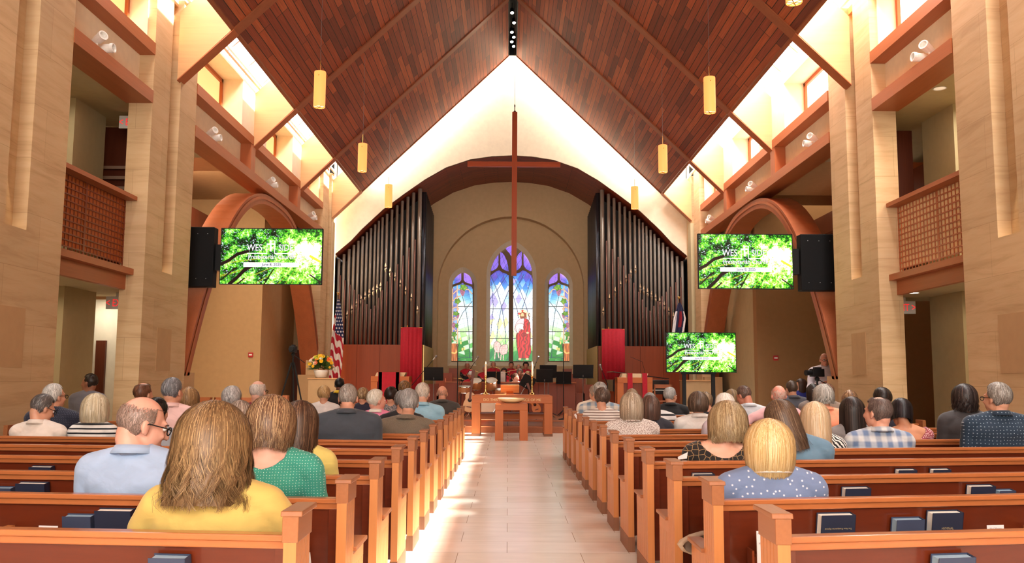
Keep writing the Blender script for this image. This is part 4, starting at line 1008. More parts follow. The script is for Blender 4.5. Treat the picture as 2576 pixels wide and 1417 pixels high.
# ================================================================ PEWS
POST = wood('pew_post_wood', s2l(194, 124, 72), 'Z', 0.35, 0.12)
POSTX = wood('pew_rail_wood', s2l(176, 102, 58), 'X', 0.28, 0.12, coat=0.4)
CAPW = wood('pew_cap_wood', s2l(152, 94, 58), 'Y', 0.35, 0.14)
BACKW = wood('pew_back_wood', s2l(98, 38, 18), 'X', 0.3, 0.16, 40, coat=0.5)
FOOTW = wood('pew_foot_wood', s2l(130, 84, 58), 'Z', 0.5, 0.15)
ROWY = [3.12 + 0.957 * i for i in range(13)]
EDGE = {-1: -0.71, 1: 0.915}; SLOPE = {-1: 0.085, 1: 0.17}
PLEN = {-1: 4.38, 1: 4.38}
def back_y(row, x):
    s = -1 if x < 0 else 1
    return ROWY[row] + 0.12 + SLOPE[s] * (abs(x) - abs(EDGE[s]))
def make_pew(s):
    t = thing('pew', '', 'pew', (EDGE[s], ROWY[0], 0), 0, 'pews %s of the aisle' % SIDE[s])
    X = lambda x: s * x
    def shear(mb, k=SLOPE[s]):
        mb.v = [(x, y + abs(x) * k, z) for x, y, z in mb.v]; return mb
    # aisle end: tall post, lower arm panel of upright boards, caps
    m = MB(); m.box(X(0.006), X(0.05), 0.0, 0.045, 0.11, 0.745).box(X(0.012), X(0.045), 0.04, 0.17, 0.11, 0.745)
    for i in range(3): m.box(X(0.006), X(0.05), 0.049 + i * 0.041, 0.049 + i * 0.041 + 0.036, 0.11, 0.745)
    m.box(X(0.006), X(0.05), 0.172, 0.21, 0.11, 0.745)
    m.build('post', POST, t)
    m = MB().box(X(0.012), X(0.045), 0.21, 0.49, 0.11, 0.49)
    m.box(X(0.006), X(0.05), 0.21, 0.50, 0.43, 0.5)
    for i in range(6): m.box(X(0.006), X(0.05), 0.214 + i * 0.048, 0.214 + i * 0.048 + 0.043, 0.11, 0.43)
    m.build('arm_panel', POST, t)
    MB().box(X(0.0), X(0.056), -0.002, 0.215, 0.745, 0.832).prism([(X(-0.012), -0.006, 0.832), (X(-0.012), 0.235, 0.832), (X(-0.012), 0.235, 0.85), (X(-0.012), 0.0, 0.85)], (X(0.074), 0, 0)).build('post_cap', CAPW, t, bevel=0.003)
    MB().box(X(-0.01), X(0.062), 0.2, 0.525, 0.5, 0.52).build('arm_cap', CAPW, t, bevel=0.004)
    MB().box(X(0.004), X(0.054), -0.001, 0.5, 0.0, 0.112).build('foot_block', FOOTW, t)
    L_ = PLEN[s]
    m = MB()
    m.prism([(X(0.05), 0.135, 0.735), (X(0.05), 0.155, 0.735), (X(0.05), 0.215, 0.36), (X(0.05), 0.215, 0.1), (X(0.05), 0.195, 0.1), (X(0.05), 0.195, 0.36)], (X(L_), 0, 0)); shear(m).build('back_panel', BACKW, t)
    m = MB().box(X(0.05), X(L_), 0.10, 0.165, 0.729, 0.752); m.box(X(0.05), X(L_), 0.118, 0.135, 0.70, 0.73); shear(m).build('top_rail', POSTX, t, bevel=0.005)
    shear(MB().box(X(0.05), X(L_), 0.2, 0.63, 0.405, 0.43)).build('seat', BACKW, t, bevel=0.006)
    shear(MB().box(X(0.05), X(0.11), 0.12, 0.2, 0.1, 0.70)).build('end_stile', BACKW, t)
    m = MB().box(X(0.32), X(L_ - 0.25), 0.06, 0.19, 0.43, 0.442).box(X(0.32), X(L_ - 0.25), 0.055, 0.068, 0.43, 0.50); shear(m).build('book_rack', BACKW, t)
    for xd in (1.62, 2.95): shear(MB().prism([(X(xd), 0.055, 0.42), (X(xd), 0.055, 0.58), (X(xd), 0.085, 0.60), (X(xd), 0.13, 0.60), (X(xd), 0.17, 0.42)], (X(0.035), 0, 0))).build('rack_bracket', POST, t)
    m = MB(); x = 0.2; m.box(X(x), X(x + 0.115), 0.075, 0.15, 0.43, 0.5).box(X(x), X(x + 0.01), 0.06, 0.15, 0.43, 0.53).box(X(x + 0.105), X(x + 0.115), 0.06, 0.15, 0.43, 0.53)
    shear(m).build('card_holder', PANELW, t)
    m = MB().box(X(L_), X(L_ + 0.045), 0.0, 0.2, 0, 0.80).box(X(L_), X(L_ + 0.045), 0.2, 0.5, 0, 0.5); shear(m).build('outer_end', CAPW, t)
    return t
ORD = ['first', 'second', 'third', 'fourth', 'fifth', 'sixth', 'seventh', 'eighth', 'ninth', 'tenth', 'eleventh', 'twelfth', 'thirteenth']
for s in (-1, 1):
    proto = make_pew(s)
    for i in range(13):
        o = proto if i == 0 else copy_tree(proto)
        o.location = (EDGE[s], ROWY[i], 0)
        o['label'] = 'wooden pew %s of the aisle, %s row %s' % (SIDE[s], ORD[i] if i < 7 else ORD[12 - i] if i < 12 else 'front', 'counting from the camera' if i < 7 else ('counting from the front' if i < 12 else 'next to the altar steps'))
        if 7 <= i < 12: o['label'] = 'wooden pew %s of the aisle, %s row behind the front pew' % (SIDE[s], ORD[11 - i])
# hymnals and bibles in the racks
NAVY = plain('navy_cover', s2l(28, 34, 56), 0.5); SLATE = plain('slate_cover', s2l(52, 60, 84), 0.5)
PAGES = plain('white_pages', s2l(238, 234, 226), 0.8); BPAGES = plain('blue_edge_pages', s2l(150, 178, 200), 0.8); CARD = plain('white_card', s2l(226, 214, 214), 0.8)
INK = plain('grey_ink', s2l(120, 110, 120), 0.8); GOLD = plain('gilt_lettering', s2l(170, 150, 110), 0.5)
def book(label, x, row, w, h, blue, tilt=0.0, spine=1, text=None, z0=0.449, flip=False):
    y = back_y(row, x) + 0.022
    t = thing('hymnal', label, 'book', (x, y, z0), (SLOPE[1] if x > 0 else -SLOPE[-1]), 'books in the pew racks'); th = 0.05
    cov = SLATE if blue else NAVY
    M = Matrix.Rotation(-tilt, 3, 'X') if tilt else None
    m = MB().box(-w / 2, w / 2, -th / 2, -th / 2 + 0.003, 0, h).box(-w / 2, w / 2, th / 2 - 0.003, th / 2, 0, h).box(spine * (w / 2 - 0.003), spine * w / 2, -th / 2, th / 2, 0, h)
    m.build('cover', cov, t)
    MB().box(-w / 2 + 0.005 + (0 if spine > 0 else 0), w / 2 - 0.005, -th / 2 + 0.0035, th / 2 - 0.0035, 0.004, h - 0.006).build('pages', BPAGES if blue else PAGES, t)
    if text: text_mesh('lettering', text[0], text[1], Matrix.Translation((0, -th / 2 - 0.0006, text[2])) @ Matrix.Rotation(PI / 2, 4, 'X') @ (Matrix.Rotation(PI, 4, 'Z') if flip else Matrix.Identity(4)), GOLD, t)
    t.rotation_euler.x = tilt
    return t
def bx(px0, px1, row):
    """centre and width in the rack of a pew row for a book seen between two pixels"""
    x = 1.0 if px0 > 1278 else -1.0
    for _ in range(6):
        y = back_y(row, x) - 0.06; a, b = at(px0, 1200, y).x, at(px1, 1200, y).x; x = (a + b) / 2
    return x, b - a
for (p0, p1, row, h, blue, sp, lab, tx, fl) in (
    (2056, 2155, 1, 0.235, 0, 1, 'dark blue hymnal upside down in the rack, left of the two other books', ('The New Presbyterian Hymnal', 0.011, 0.175), True),
    (2247, 2330, 1, 0.205, 1, 1, 'short slate bible with pale blue page edges beside a taller navy hymnal', ('HOLY BIBLE', 0.022, 0.135), False),
    (2335, 2427, 1, 0.235, 0, 1, 'tall navy hymnal with a gilt seal, right of the blue edged bible', ('HYMNAL', 0.016, 0.155), False),
    (2345, 2455, 0, 0.225, 1, 1, 'slate bible at the bottom edge of the photo, right front rack', None, False),
    (375, 478, 0, 0.225, 1, 1, 'slate bible at the bottom edge of the photo, left front rack', None, False),
    (235, 337, 1, 0.24, 0, 1, 'navy hymnal with white pages in the left rack near the yellow sweater', None, False),
    (154, 235, 1, 0.21, 1, 1, 'slate bible with blue page edges left of the navy hymnal', None, False),
    (2120, 2195, 2, 0.235, 0, 1, 'navy hymnal right of the woman in the blue floral top', None, False),
    (2437, 2510, 2, 0.235, 0, 1, 'navy hymnal in the second rack near the right edge', None, False),
    (2512, 2560, 2, 0.205, 1, 1, 'low slate bible touching the navy hymnal at the right edge', None, False),
    (33, 116, 2, 0.24, 0, 1, 'navy hymnal in the third left rack, beside the light blue shirt', None, False),
    (-45, 30, 2, 0.21, 1, 1, 'slate bible cut by the left edge of the photo', None, False),
    (2257, 2312, 3, 0.235, 0, 1, 'white paged hymnal of the pair behind a far right pew back, left one', None, False),
    (2345, 2398, 3, 0.235, 0, 1, 'white paged hymnal of the pair behind a far right pew back, right one', None, False),
    (65, 128, 3, 0.235, 0, 1, 'white paged hymnal showing over the pew back left of the light blue shirt', None, False),
    (1741, 1800, 3, 0.225, 0, 1, 'hymnal just showing over the pew back below the leopard blouse', None, False)):
    x, w = bx(p0, p1, row); book(lab, x, row, w * 0.94, h, blue, 0.17, sp, tx, flip=fl)
def card(label, px0, px1, row, h, lines, z0=0.45, lean=0.0):
    x, w = bx(px0, px1, row); y = back_y(row, x) - 0.075
    t = thing('card', label, 'card', (x, y, z0), (SLOPE[1] if x > 0 else -SLOPE[-1]), 'cards in the pew racks')
    MB().box(-w / 2, w / 2, 0, 0.0015, 0, h).build('sheet', CARD, t)
    for i, (txt, sz, zz) in enumerate(lines):
        text_mesh('lettering', txt, sz, Matrix.Translation((0, -0.0006, zz)) @ Matrix.Rotation(PI / 2, 4, 'X'), INK, t)
    t.rotation_euler.y = lean; return t
card('white offering card in the holder behind the nearest right post', 1897, 1942, 1, 0.135, [('My Offering', 0.014, 0.11)], 0.45)
card('prayer request card behind the offering card by the nearest right post', 1899, 1943, 1, 0.165, [('Prayer Request', 0.0115, 0.148)], 0.452).location.y += 0.02
card('white card in the holder of the third right pew', 1773, 1803, 2, 0.15, [('Prayer Request', 0.0115, 0.13)])
card('offering card right of the tall hymnals', 2470, 2517, 1, 0.17, [('My Offering', 0.013, 0.15)])
card('small white card left of the wooden rack bracket', 2248, 2281, 2, 0.155, [])
card('pale envelope left of the two books near the left edge', 108, 158, 1, 0.165, [])
# papers and a coat left on the pews
PAPERW = plain('bulletin_paper', s2l(226, 220, 218), 0.8)
def sheet(label, corners, cat='paper', name='bulletin'):
    m = MB(); n = Vector((0, 0.002, 0)); m.prism([Vector(c) for c in corners], n); o = m.build(name, PAPERW); return tag(o, label, cat)
a = [at(px, py, 3.93) for px, py in ((735, 1296), (752, 1292), (768, 1378), (745, 1383))]; sheet('printed bulletin held upright beside the yellow sweater', a)
a = [at(px, py, 3.75) for px, py in ((742, 1392), (780, 1390), (785, 1440), (740, 1440))]; sheet('white paper on the lap of the woman in the yellow sweater', a)
a = [at(px, py, 12.2) for px, py in ((1444, 1044), (1455, 1036), (1455, 1062))]; sheet('folded white paper sticking out by an aisle post on the right', a)
a = [at(px, py, 6.3) for px, py in ((1705, 1150), (1730, 1138), (1728, 1154), (1706, 1157))]; sheet('white bulletin left of the leopard blouse', a)
def drape(label, pts, thick, mat, name, cat, Y):
    m = MB(); P = [at(px, py, Y) for px, py in pts]; c = sum(P, Vector()) / len(P); n = len(P); vs = []
    for k, (sc_, dy) in enumerate(((0.8, -thick), (0.97, -thick * 0.6), (1.0, 0), (0.97, thick * 0.6), (0.8, thick))):
        for p in P: vs.append(c + (p - c) * sc_ + Vector((0, dy, 0)))
    fs = [(k * n + i, k * n + (i + 1) % n, (k + 1) * n + (i + 1) % n, (k + 1) * n + i) for k in range(4) for i in range(n)]
    fs += [tuple(range(n)), tuple(range(4 * n, 5 * n))[::-1]]
    return tag(m.add(vs, fs).build(name, mat, smooth=True), label, cat)
drape('beige coat with a button folded over the arm of the second right pew', [(1704, 1371), (1712, 1360), (1735, 1347), (1765, 1338), (1798, 1333), (1797, 1375), (1780, 1382), (1760, 1390), (1735, 1394), (1715, 1386)], 0.045, plain('coat_cloth', s2l(176, 156, 134), 0.9, noise=0.15, nscale=14, bump=0.4), 'folded_coat', 'coat', 4.655)
# ================================================================ CHANCEL FURNITURE
OAK = wood('altar_oak', s2l(182, 98, 46), 'X', 0.4, 0.1); OAKZ = wood('altar_oak_z', s2l(184, 100, 48), 'Z', 0.4, 0.1)
RED = plain('red_cloth', s2l(176, 16, 40), 0.8, noise=0.1, nscale=20, bump=0.2); MAROON = plain('maroon_cloth', s2l(110, 10, 28), 0.8); GOLDC = plain('gold_braid', s2l(196, 140, 60), 0.6)
def box_at(px0, px1, Y):
    a, b = at(px0, 1000, Y).x, at(px1, 1000, Y).x; return (a + b) / 2, (b - a)
# communion table
x, w = box_at(1187, 1390, 20.45); zt = at(1288, 996, 20.45).z; hw = w / 2; lg = 0.19
t = thing('communion_table', 'large wooden communion table with carved lettering in the middle of the aisle end', 'table', (x, 20.45, 0))
MB().box(-hw, hw, 0, 0.8, zt - 0.17, zt).build('tabletop', OAK, t, bevel=0.006)
MB().box(-hw + 0.06, hw - 0.06, -0.002, 0.75, zt - 0.001, zt + 0.02).build('top_board', OAK, t)
for sx_ in (-1, 1):
    for y0 in (0.0, 0.61):
        MB().box(sx_ * hw - sx_ * lg, sx_ * hw, y0, y0 + 0.19, 0.05, zt - 0.17).build('leg', OAKZ, t, bevel=0.004)
        MB().box(sx_ * hw - sx_ * (lg + 0.003), sx_ * hw + sx_ * 0.003, y0 - 0.003, y0 + 0.193, 0, 0.06).build('foot', FOOTW, t)
MB().box(-hw + lg, hw - lg, 0.5, 0.56, zt - 0.55, zt - 0.4).build('stretcher', OAK, t)
MB().box(-hw + lg, hw - lg, 0.08, 0.6, zt - 0.42, zt - 0.39).build('shelf', DARKW, t)
text_mesh('lettering', 'DO THIS IN REMEMBRANCE OF ME', 0.084, Matrix.Translation((0.0, -0.003, zt - 0.12)) @ Matrix.Rotation(PI / 2, 4, 'X') @ Matrix.Scale(1.0, 4, (1, 0, 0)), plain('carved_gilt', s2l(236, 206, 150), 0.6), t)
TZ = zt + 0.02; TX = x
# small table with the wooden bowl
x, w = box_at(1246, 1328, 19.05); z2 = at(1288, 1017, 19.05).z; hw = w / 2
t = thing('small_table', 'small wooden table standing in front of the communion table', 'table', (x, 19.05, 0))
MB().box(-hw, hw, 0, 0.55, z2 - 0.13, z2).build('tabletop', OAK, t, bevel=0.006)
MB().box(-hw + 0.02, hw - 0.02, 0.01, 0.54, z2, z2 + 0.014).build('top_board', OAK, t)
for sx_ in (-1, 1):
    for y0 in (0.0, 0.38): MB().box(sx_ * hw - sx_ * 0.17, sx_ * hw, y0, y0 + 0.17, 0, z2 - 0.13).build('leg', OAKZ, t, bevel=0.004)
bw = MB().lathe([(0.0, 0.0), (0.12, 0.0), (0.2, 0.02), (0.27, 0.065), (0.3, 0.105), (0.29, 0.108), (0.25, 0.075), (0.15, 0.03), (0.0, 0.02)], seg=36, caps=False)
o = bw.build('wooden_bowl', wood('bowl_wood', s2l(236, 204, 156), 'X', 0.3, 0.1), smooth=True); o.location = (x, 19.32, z2 + 0.014); tag(o, 'wide shallow pale wooden bowl on the small front table', 'bowl')
# candlesticks, candles and book stand on the table
for px, nm in ((1221.5, 'left'), (1338.5, 'right')):
    p = at(px, 995, 20.75); h = at(px, 945, 20.75).z - TZ
    t = thing('candlestick', 'tall turned brass candlestick with a lit candle, %s end of the communion table' % nm, 'candlestick', (p.x, 20.75, TZ))
    prof = [(0.075, 0), (0.075, 0.012), (0.05, 0.03), (0.03, 0.05), (0.018, 0.07), (0.03, 0.1), (0.018, 0.13), (0.014, 0.18), (0.026, 0.2), (0.014, 0.22), (0.02, 0.3), (0.012, 0.34), (0.024, 0.36), (0.012, 0.39), (0.02, h - 0.05), (0.03, h - 0.02), (0.03, h)]
    prof = [(r, z) for r, z in prof if z <= h]; prof.sort(key=lambda q: q[1])
    MB().lathe(prof, seg=18).build('stem', BRASS, t, smooth=True)
    c = MB().lathe([(0.023, h), (0.023, h + 0.26), (0.018, h + 0.265)], seg=16).build('candle', plain('candle_wax', s2l(240, 226, 196), 0.5), t)
    MB().lathe([(0.0, h + 0.26), (0.012, h + 0.275), (0.009, h + 0.30), (0.0, h + 0.325)], seg=10, caps=False).build('flame', emis('flame', (1.0, 0.62, 0.25), 6.0), c)
xa, wa = box_at(1259, 1306, 20.8)
t = thing('book_stand', 'wooden book stand on the communion table between the candles', 'book stand', (xa, 20.8, TZ))
MB().prism([(-wa / 2, 0.0, 0.04), (wa / 2, 0, 0.04), (wa / 2, -0.1, 0.22), (-wa / 2, -0.1, 0.22)], (0, 0.03, 0.005)).build('board', wood('stand_wood', s2l(208, 152, 100), 'X'), t, bevel=0.004)
MB().box(-0.09, 0.09, -0.06, 0.1, 0.0, 0.02).prism([(-0.08, 0.0, 0.02), (0.08, 0, 0.02), (0.08, -0.03, 0.1), (-0.08, -0.03, 0.1)], (0, 0.06, 0)).build('foot', OAKZ, t)
# choir rail: panelled front
x0, x1 = at(1120, 1000, 25.4).x, at(1448, 1000, 25.4).x; z1 = at(1288, 961, 25.4).z
t = thing('choir_rail', 'panelled wooden choir rail across the chancel', 'rail', (0, 25.4, SZ))
m = MB(); n = 7
for i in range(n):
    a = x0 + (x1 - x0) * i / n; b = x0 + (x1 - x0) * (i + 1) / n; m.box(a + 0.006, b - 0.006, 0, 0.05, 0, z1 - SZ - 0.03)
m.box(x0, x1, 0.02, 0.045, 0, z1 - SZ - 0.04); m.build('panels', PANELW, t)
MB().box(x0 - 0.02, x1 + 0.02, -0.02, 0.1, z1 - SZ - 0.03, z1 - SZ).build('cap', BEAM, t)
# stepped ends of the choir stalls
for s, lab in ((-1, 'left'), (1, 'right')):
    t = thing('choir_stall', 'stepped wooden choir stall end on the %s side of the choir' % lab, 'stall', (XC + s * 2.1, 26.0, SZ))
    m = MB()
    for i in range(4): m.box(-s * 0.14 * i, s * 0.3 - s * 0.14 * i, 0.2 + i * 0.9, 0.3 + i * 0.9, 0, 0.85 + 0.16 * i)
    m.box(-s * 0.2, s * 0.05, 0.2, 3.2, 0, 0.6); m.build('stall_end', PANELW, t)
# parament pulpit on the left and lectern on the right
def pulpit(px0, px1, py, Y, label, red):
    x, w = box_at(px0, px1, Y); z = at((px0 + px1) / 2, py, Y).z - SZ; hw = w / 2
    t = thing('lectern', label, 'lectern', (x, Y, SZ))
    MB().box(-hw + 0.04, hw - 0.04, 0.05, 0.5, 0, z - 0.1).build('core', PANELW, t)
    for sx_ in (-1, 1):
        for y0 in (0.0, 0.42): MB().box(sx_ * hw - sx_ * 0.16, sx_ * hw, y0, y0 + 0.12, 0, z - 0.1).build('post', OAKZ, t, bevel=0.004)
    MB().box(-hw, hw, -0.01, 0.56, z - 0.24, z - 0.1).build('crossbar', OAK, t, bevel=0.005)
    MB().prism([(-hw + 0.1, 0.02, z - 0.1), (-hw + 0.1, 0.5, z - 0.1), (-hw + 0.14, 0.42, z), (-hw + 0.14, 0.06, z)], (2 * hw - 0.24, 0, 0)).build('desk', plain('desk_tan', s2l(196, 164, 124), 0.6), t)
    for (a, b, col, zz) in red:
        MB().box(a * hw, b * hw, -0.022, -0.012, z - zz, z).box(a * hw, b * hw, -0.02, 0.3, z, z + 0.006).build('red_hanging' if col is RED else 'braid', col, t)
    return t, z, hw
pulpit(932, 1029, 937, 22.9, 'wooden pulpit on the left with a broad red hanging', [(-0.62, 0.5, RED, 1.0), (-0.60, -0.42, MAROON, 0.98), (0.3, 0.47, MAROON, 0.98)])
tt, z, hw = pulpit(1553, 1642, 940, 22.7, 'wooden lectern on the right with two narrow red stoles', [(-0.42, -0.14, RED, 0.62), (0.42, 0.7, RED, 0.66)])
for nm, k in (('left', -0.41), ('left', -0.33), ('right', 0.28)): pass
MB().tube([(0.3 * hw * 2, 0.2, z), (0.3 * hw * 2, 0.2, z + 0.12), (0.2, 0.1, z + 0.3), (-0.1, 0.05, z + 0.42)], 0.005, 6).build('gooseneck_microphone', BLACK, tt)
# tall red banners
def banner(px0, px1, pxm, py0, py1, Y, label):
    a, b, mmid = at(px0, py0, Y), at(px1, py0 + 3, Y), at(pxm, py0 + 1, Y); z0 = at(px0, py1, Y).z
    t = thing('banner', label, 'banner', (a.x, Y, SZ)); H0 = a.z - SZ; w = b.x - a.x; mw = mmid.x - a.x; zb_ = z0 - SZ
    n = 40; vs = []; fs = []
    for i in range(n + 1):
        u = i / n; x = u * w; y = (0.16 * (x - mw) / max(w - mw, 1e-3) if x > mw else 0.16 * (mw - x) / max(mw, 1e-3)) + 0.008 * math.sin(u * 34)
        for zz in (H0, (H0 + zb_) / 2, zb_): vs.append((x, y, zz))
    for i in range(n):
        for j in range(2): fs.append((3 * i + j, 3 * i + 3 + j, 3 * i + 4 + j, 3 * i + 1 + j))
    c = MB().add(vs, fs).build('cloth', RED, t, smooth=True); so_ = c.modifiers.new('thick', 'SOLIDIFY'); so_.thickness = 0.01
    MB().tube([(w * 0.3, 0.14, 0), (w * 0.3, 0.14, H0 + 0.06)], 0.014, 8).build('pole', GOLDC, t)
    MB().tube([(0.0, 0.12, H0 - 0.01), (w, 0.12, H0 - 0.01)], 0.012, 8).build('crossbar', GOLDC, t)
    MB().lathe([(0.2, 0), (0.2, 0.02), (0.03, 0.05), (0.02, 0.1)], (w * 0.3, 0.14, 0), 16).build('base', BLACK, t)
banner(1007, 1061, 1026, 823, 985, 24.6, 'tall red banner on the left, behind the pulpit')
banner(1515, 1573, 1553, 827, 955, 26.3, 'tall red banner on the right, behind the piano')
# grand piano
t = thing('grand_piano', 'black grand piano with a raised lid right of the choir', 'piano', (3.55, 24.0, SZ))
out = [(-0.75, 0), (0.75, 0), (0.75, 0.9), (0.6, 1.15), (0.25, 1.3), (-0.1, 1.5), (-0.5, 1.6), (-0.75, 1.5)]
PB = plain('piano_black', (0.01, 0.01, 0.012), 0.12, coat=0.5)
MB().prism([(a, b, 0.68) for a, b in out], (0, 0, 0.32)).build('case', PB, t, bevel=0.01)
MB().prism([(a, b, 1.02 + 0.12 * (0.75 - a)) for a, b in out], (0, 0, 0.02)).build('lid', PB, t)
MB().box(-0.7, 0.7, -0.2, 0.02, 0.62, 0.72).build('keyslip', PB, t)
MB().box(-0.62, 0.62, -0.17, -0.02, 0.72, 0.735).build('keyboard', plain('ivory', (0.8, 0.78, 0.72), 0.3), t)
for (lx, ly) in ((-0.65, 0.1), (0.65, 0.1), (-0.3, 1.35)): MB().lathe([(0.035, 0), (0.05, 0.1), (0.07, 0.68)], (lx, ly, 0), 10).build('leg', PB, t)
# music stands
def music_stand(px, py, Y, label, w=0.52, tilt=0.35, zfloor=SZ, paper=False, rz=0.0, pw=None):
    p = at(px, py, Y); t = thing('music_stand', label, 'music stand', (p.x, Y, zfloor), rz, 'black music stands'); h = p.z - zfloor
    M = Matrix.Rotation(tilt, 3, 'X')
    MB().obox((0, 0, h), (w / 2, 0.006, 0.17), M).obox((0, -0.02, h - 0.17), (w / 2, 0.03, 0.005), M).build('desk', BLACK, t)
    MB().tube([(0, 0.03, h - 0.1), (0, 0.05, h - 0.3)], 0.012, 8).tube([(0, 0.05, h - 0.3), (0, 0.05, 0.12)], 0.010, 8).build('pole', GREYM, t)
    for a in (0, 2.1, 4.2): MB().tube([(0, 0.05, 0.16), (0.28 * math.cos(a), 0.05 + 0.28 * math.sin(a), 0.012)], 0.01, 6).build('foot', BLACK, t)
    if paper: MB().obox((-0.02, -0.012, h + 0.02), (w * 0.47, 0.002, 0.16), M).build('sheet_music', PAPERW, t)
    return t
music_stand(1091, 940, 23.3, 'black music stand left of the drum kit, behind the bald man', 0.5)
music_stand(1467, 934, 23.0, 'black music stand in front of the grand piano', 0.52)
music_stand(1379, 934, 24.2, 'black music stand right of the candle, rear one of the pair', 0.46)
music_stand(1370, 945, 23.6, 'black music stand right of the candle, front one of the pair', 0.44)
music_stand(1280, 948, 23.9, 'black music stand tilted steeply in the centre of the choir', 0.36, 0.3).rotation_euler.y = 0.5
music_stand(1240, 950, 24.6, 'brown music desk beside the left candle', 0.42)
music_stand(1418, 950, 24.8, 'low grey music stand before the right end of the choir rail', 0.42)
music_stand(1261, 951, 25.95, 'low music stand with open white sheets left of the young man', 0.3, 0.25, paper=True)
# microphone stands
def mic_stand(px0, py0, px1, py1, Y, label, zf=SZ):
    a, b = at(px0, py0, Y), at(px1, py1, Y)
    t = thing('microphone_stand', label, 'microphone stand', (b.x, Y, zf), 0, 'microphone stands')
    MB().tube([(0, 0, 0.02), (0, 0, b.z - zf)], 0.011, 8).build('pole', BLACK, t)
    MB().tube([(0, 0, b.z - zf - 0.02), (a.x - b.x, 0, a.z - zf)], 0.009, 6).build('boom', BLACK, t)
    d = Vector((a.x - b.x, 0, a.z - b.z)).normalized(); e = Vector((a.x - b.x, 0, a.z - zf))
    MB().tube([e - d * 0.02, e + d * 0.07, e + d * 0.10], [0.014, 0.02, 0.028], 10).ball(e + d * 0.12, 0.032, 10, 8).build('microphone', GREYM, t)
    MB().lathe([(0.13, 0), (0.13, 0.02), (0.02, 0.03)], seg=16).build('base', BLACK, t)
mic_stand(1196, 908, 1160, 965, 24.9, 'boom microphone stand over the drum kit, left of the left candle')
mic_stand(1350, 909, 1330, 965, 24.3, 'boom microphone stand beside the right candle')
mic_stand(1090, 905, 1030, 975, 23.9, 'boom microphone stand reaching up in front of the left red banner')
mic_stand(1514, 930, 1528, 965, 23.2, 'short microphone stand in front of the piano lid')
mic_stand(1417, 880, 1417.5, 900, 22.6, 'tall thin black microphone stand at the right end of the choir rail')
mic_stand(1151, 880, 1151.5, 900, 22.9, 'tall thin microphone stand left of the drum kit')
# drum kit
p = at(1195, 960, 23.6); DX = p.x
t = thing('drum_kit', 'drum kit with chrome rims and cymbals left of the choir rail', 'drums', (DX, 23.6, SZ))
DRUM = plain('drum_shell', s2l(170, 110, 70), 0.25, coat=0.4); SKIN = plain('drum_skin', (0.7, 0.68, 0.62), 0.5)
def drum(x, y, z, r, h, tilt=0.0, name='drum'):
    M = Matrix.Rotation(tilt, 3, 'X')
    o = MB().lathe([(r, -h / 2), (r, h / 2)], (x, y, z), 26, M=M, caps=False).build(name, DRUM, t, smooth=True)
    MB().lathe([(r * 0.98, h / 2 + 0.002), (0, h / 2 + 0.003)], (x, y, z), 26, M=M, caps=False).build('skin', SKIN, o)
    MB().lathe([(r * 0.98, -h / 2 - 0.002), (0, -h / 2 - 0.003)], (x, y, z), 26, M=M, caps=False).build('skin', SKIN, o)
    for zz in (-h / 2, h / 2): MB().lathe([(r * 1.03, zz - 0.014), (r * 1.03, zz + 0.014), (r * 0.97, zz + 0.014), (r * 0.97, zz - 0.014)], (x, y, z), 26, M=M, caps=False).build('rim', CHROME, o)
    return o
drum(0.25, 0.2, 0.32, 0.30, 0.42, PI / 2, 'bass_drum'); drum(-0.25, 0.0, 0.72, 0.18, 0.15, 0.1, 'snare_drum'); drum(0.02, 0.25, 0.86, 0.15, 0.2, 0.5, 'tom_drum')
drum(0.42, 0.25, 0.86, 0.16, 0.22, 0.5, 'tom_drum'); drum(0.72, 0.1, 0.55, 0.2, 0.35, 0.1, 'floor_drum')
for (x, y, z, r, tl_) in ((-0.42, 0.1, 1.0, 0.2, 0.1), (-0.05, 0.5, 1.22, 0.26, 0.3), (0.9, 0.3, 1.2, 0.24, -0.25), (0.55, 0.4, 1.3, 0.2, 0.2)):
    M = Matrix.Rotation(tl_, 3, 'Y')
    MB().lathe([(0.0, 0.018), (0.04, 0.016), (0.05, 0.006), (r, 0), (r, -0.002), (0.0, 0.003)], (x, y, z), 26, M=M, caps=False).build('cymbal', BRASS, t, smooth=True)
    MB().tube([(x, y, z + 0.03), (x, y, 0.35)], 0.01, 6).build('cymbal_stand', CHROME, t)
    for a in (0.3, 2.4, 4.5): MB().tube([(x, y, 0.36), (x + 0.22 * math.cos(a), y + 0.22 * math.sin(a), 0.01)], 0.008, 6).build('stand_leg', CHROME, t)
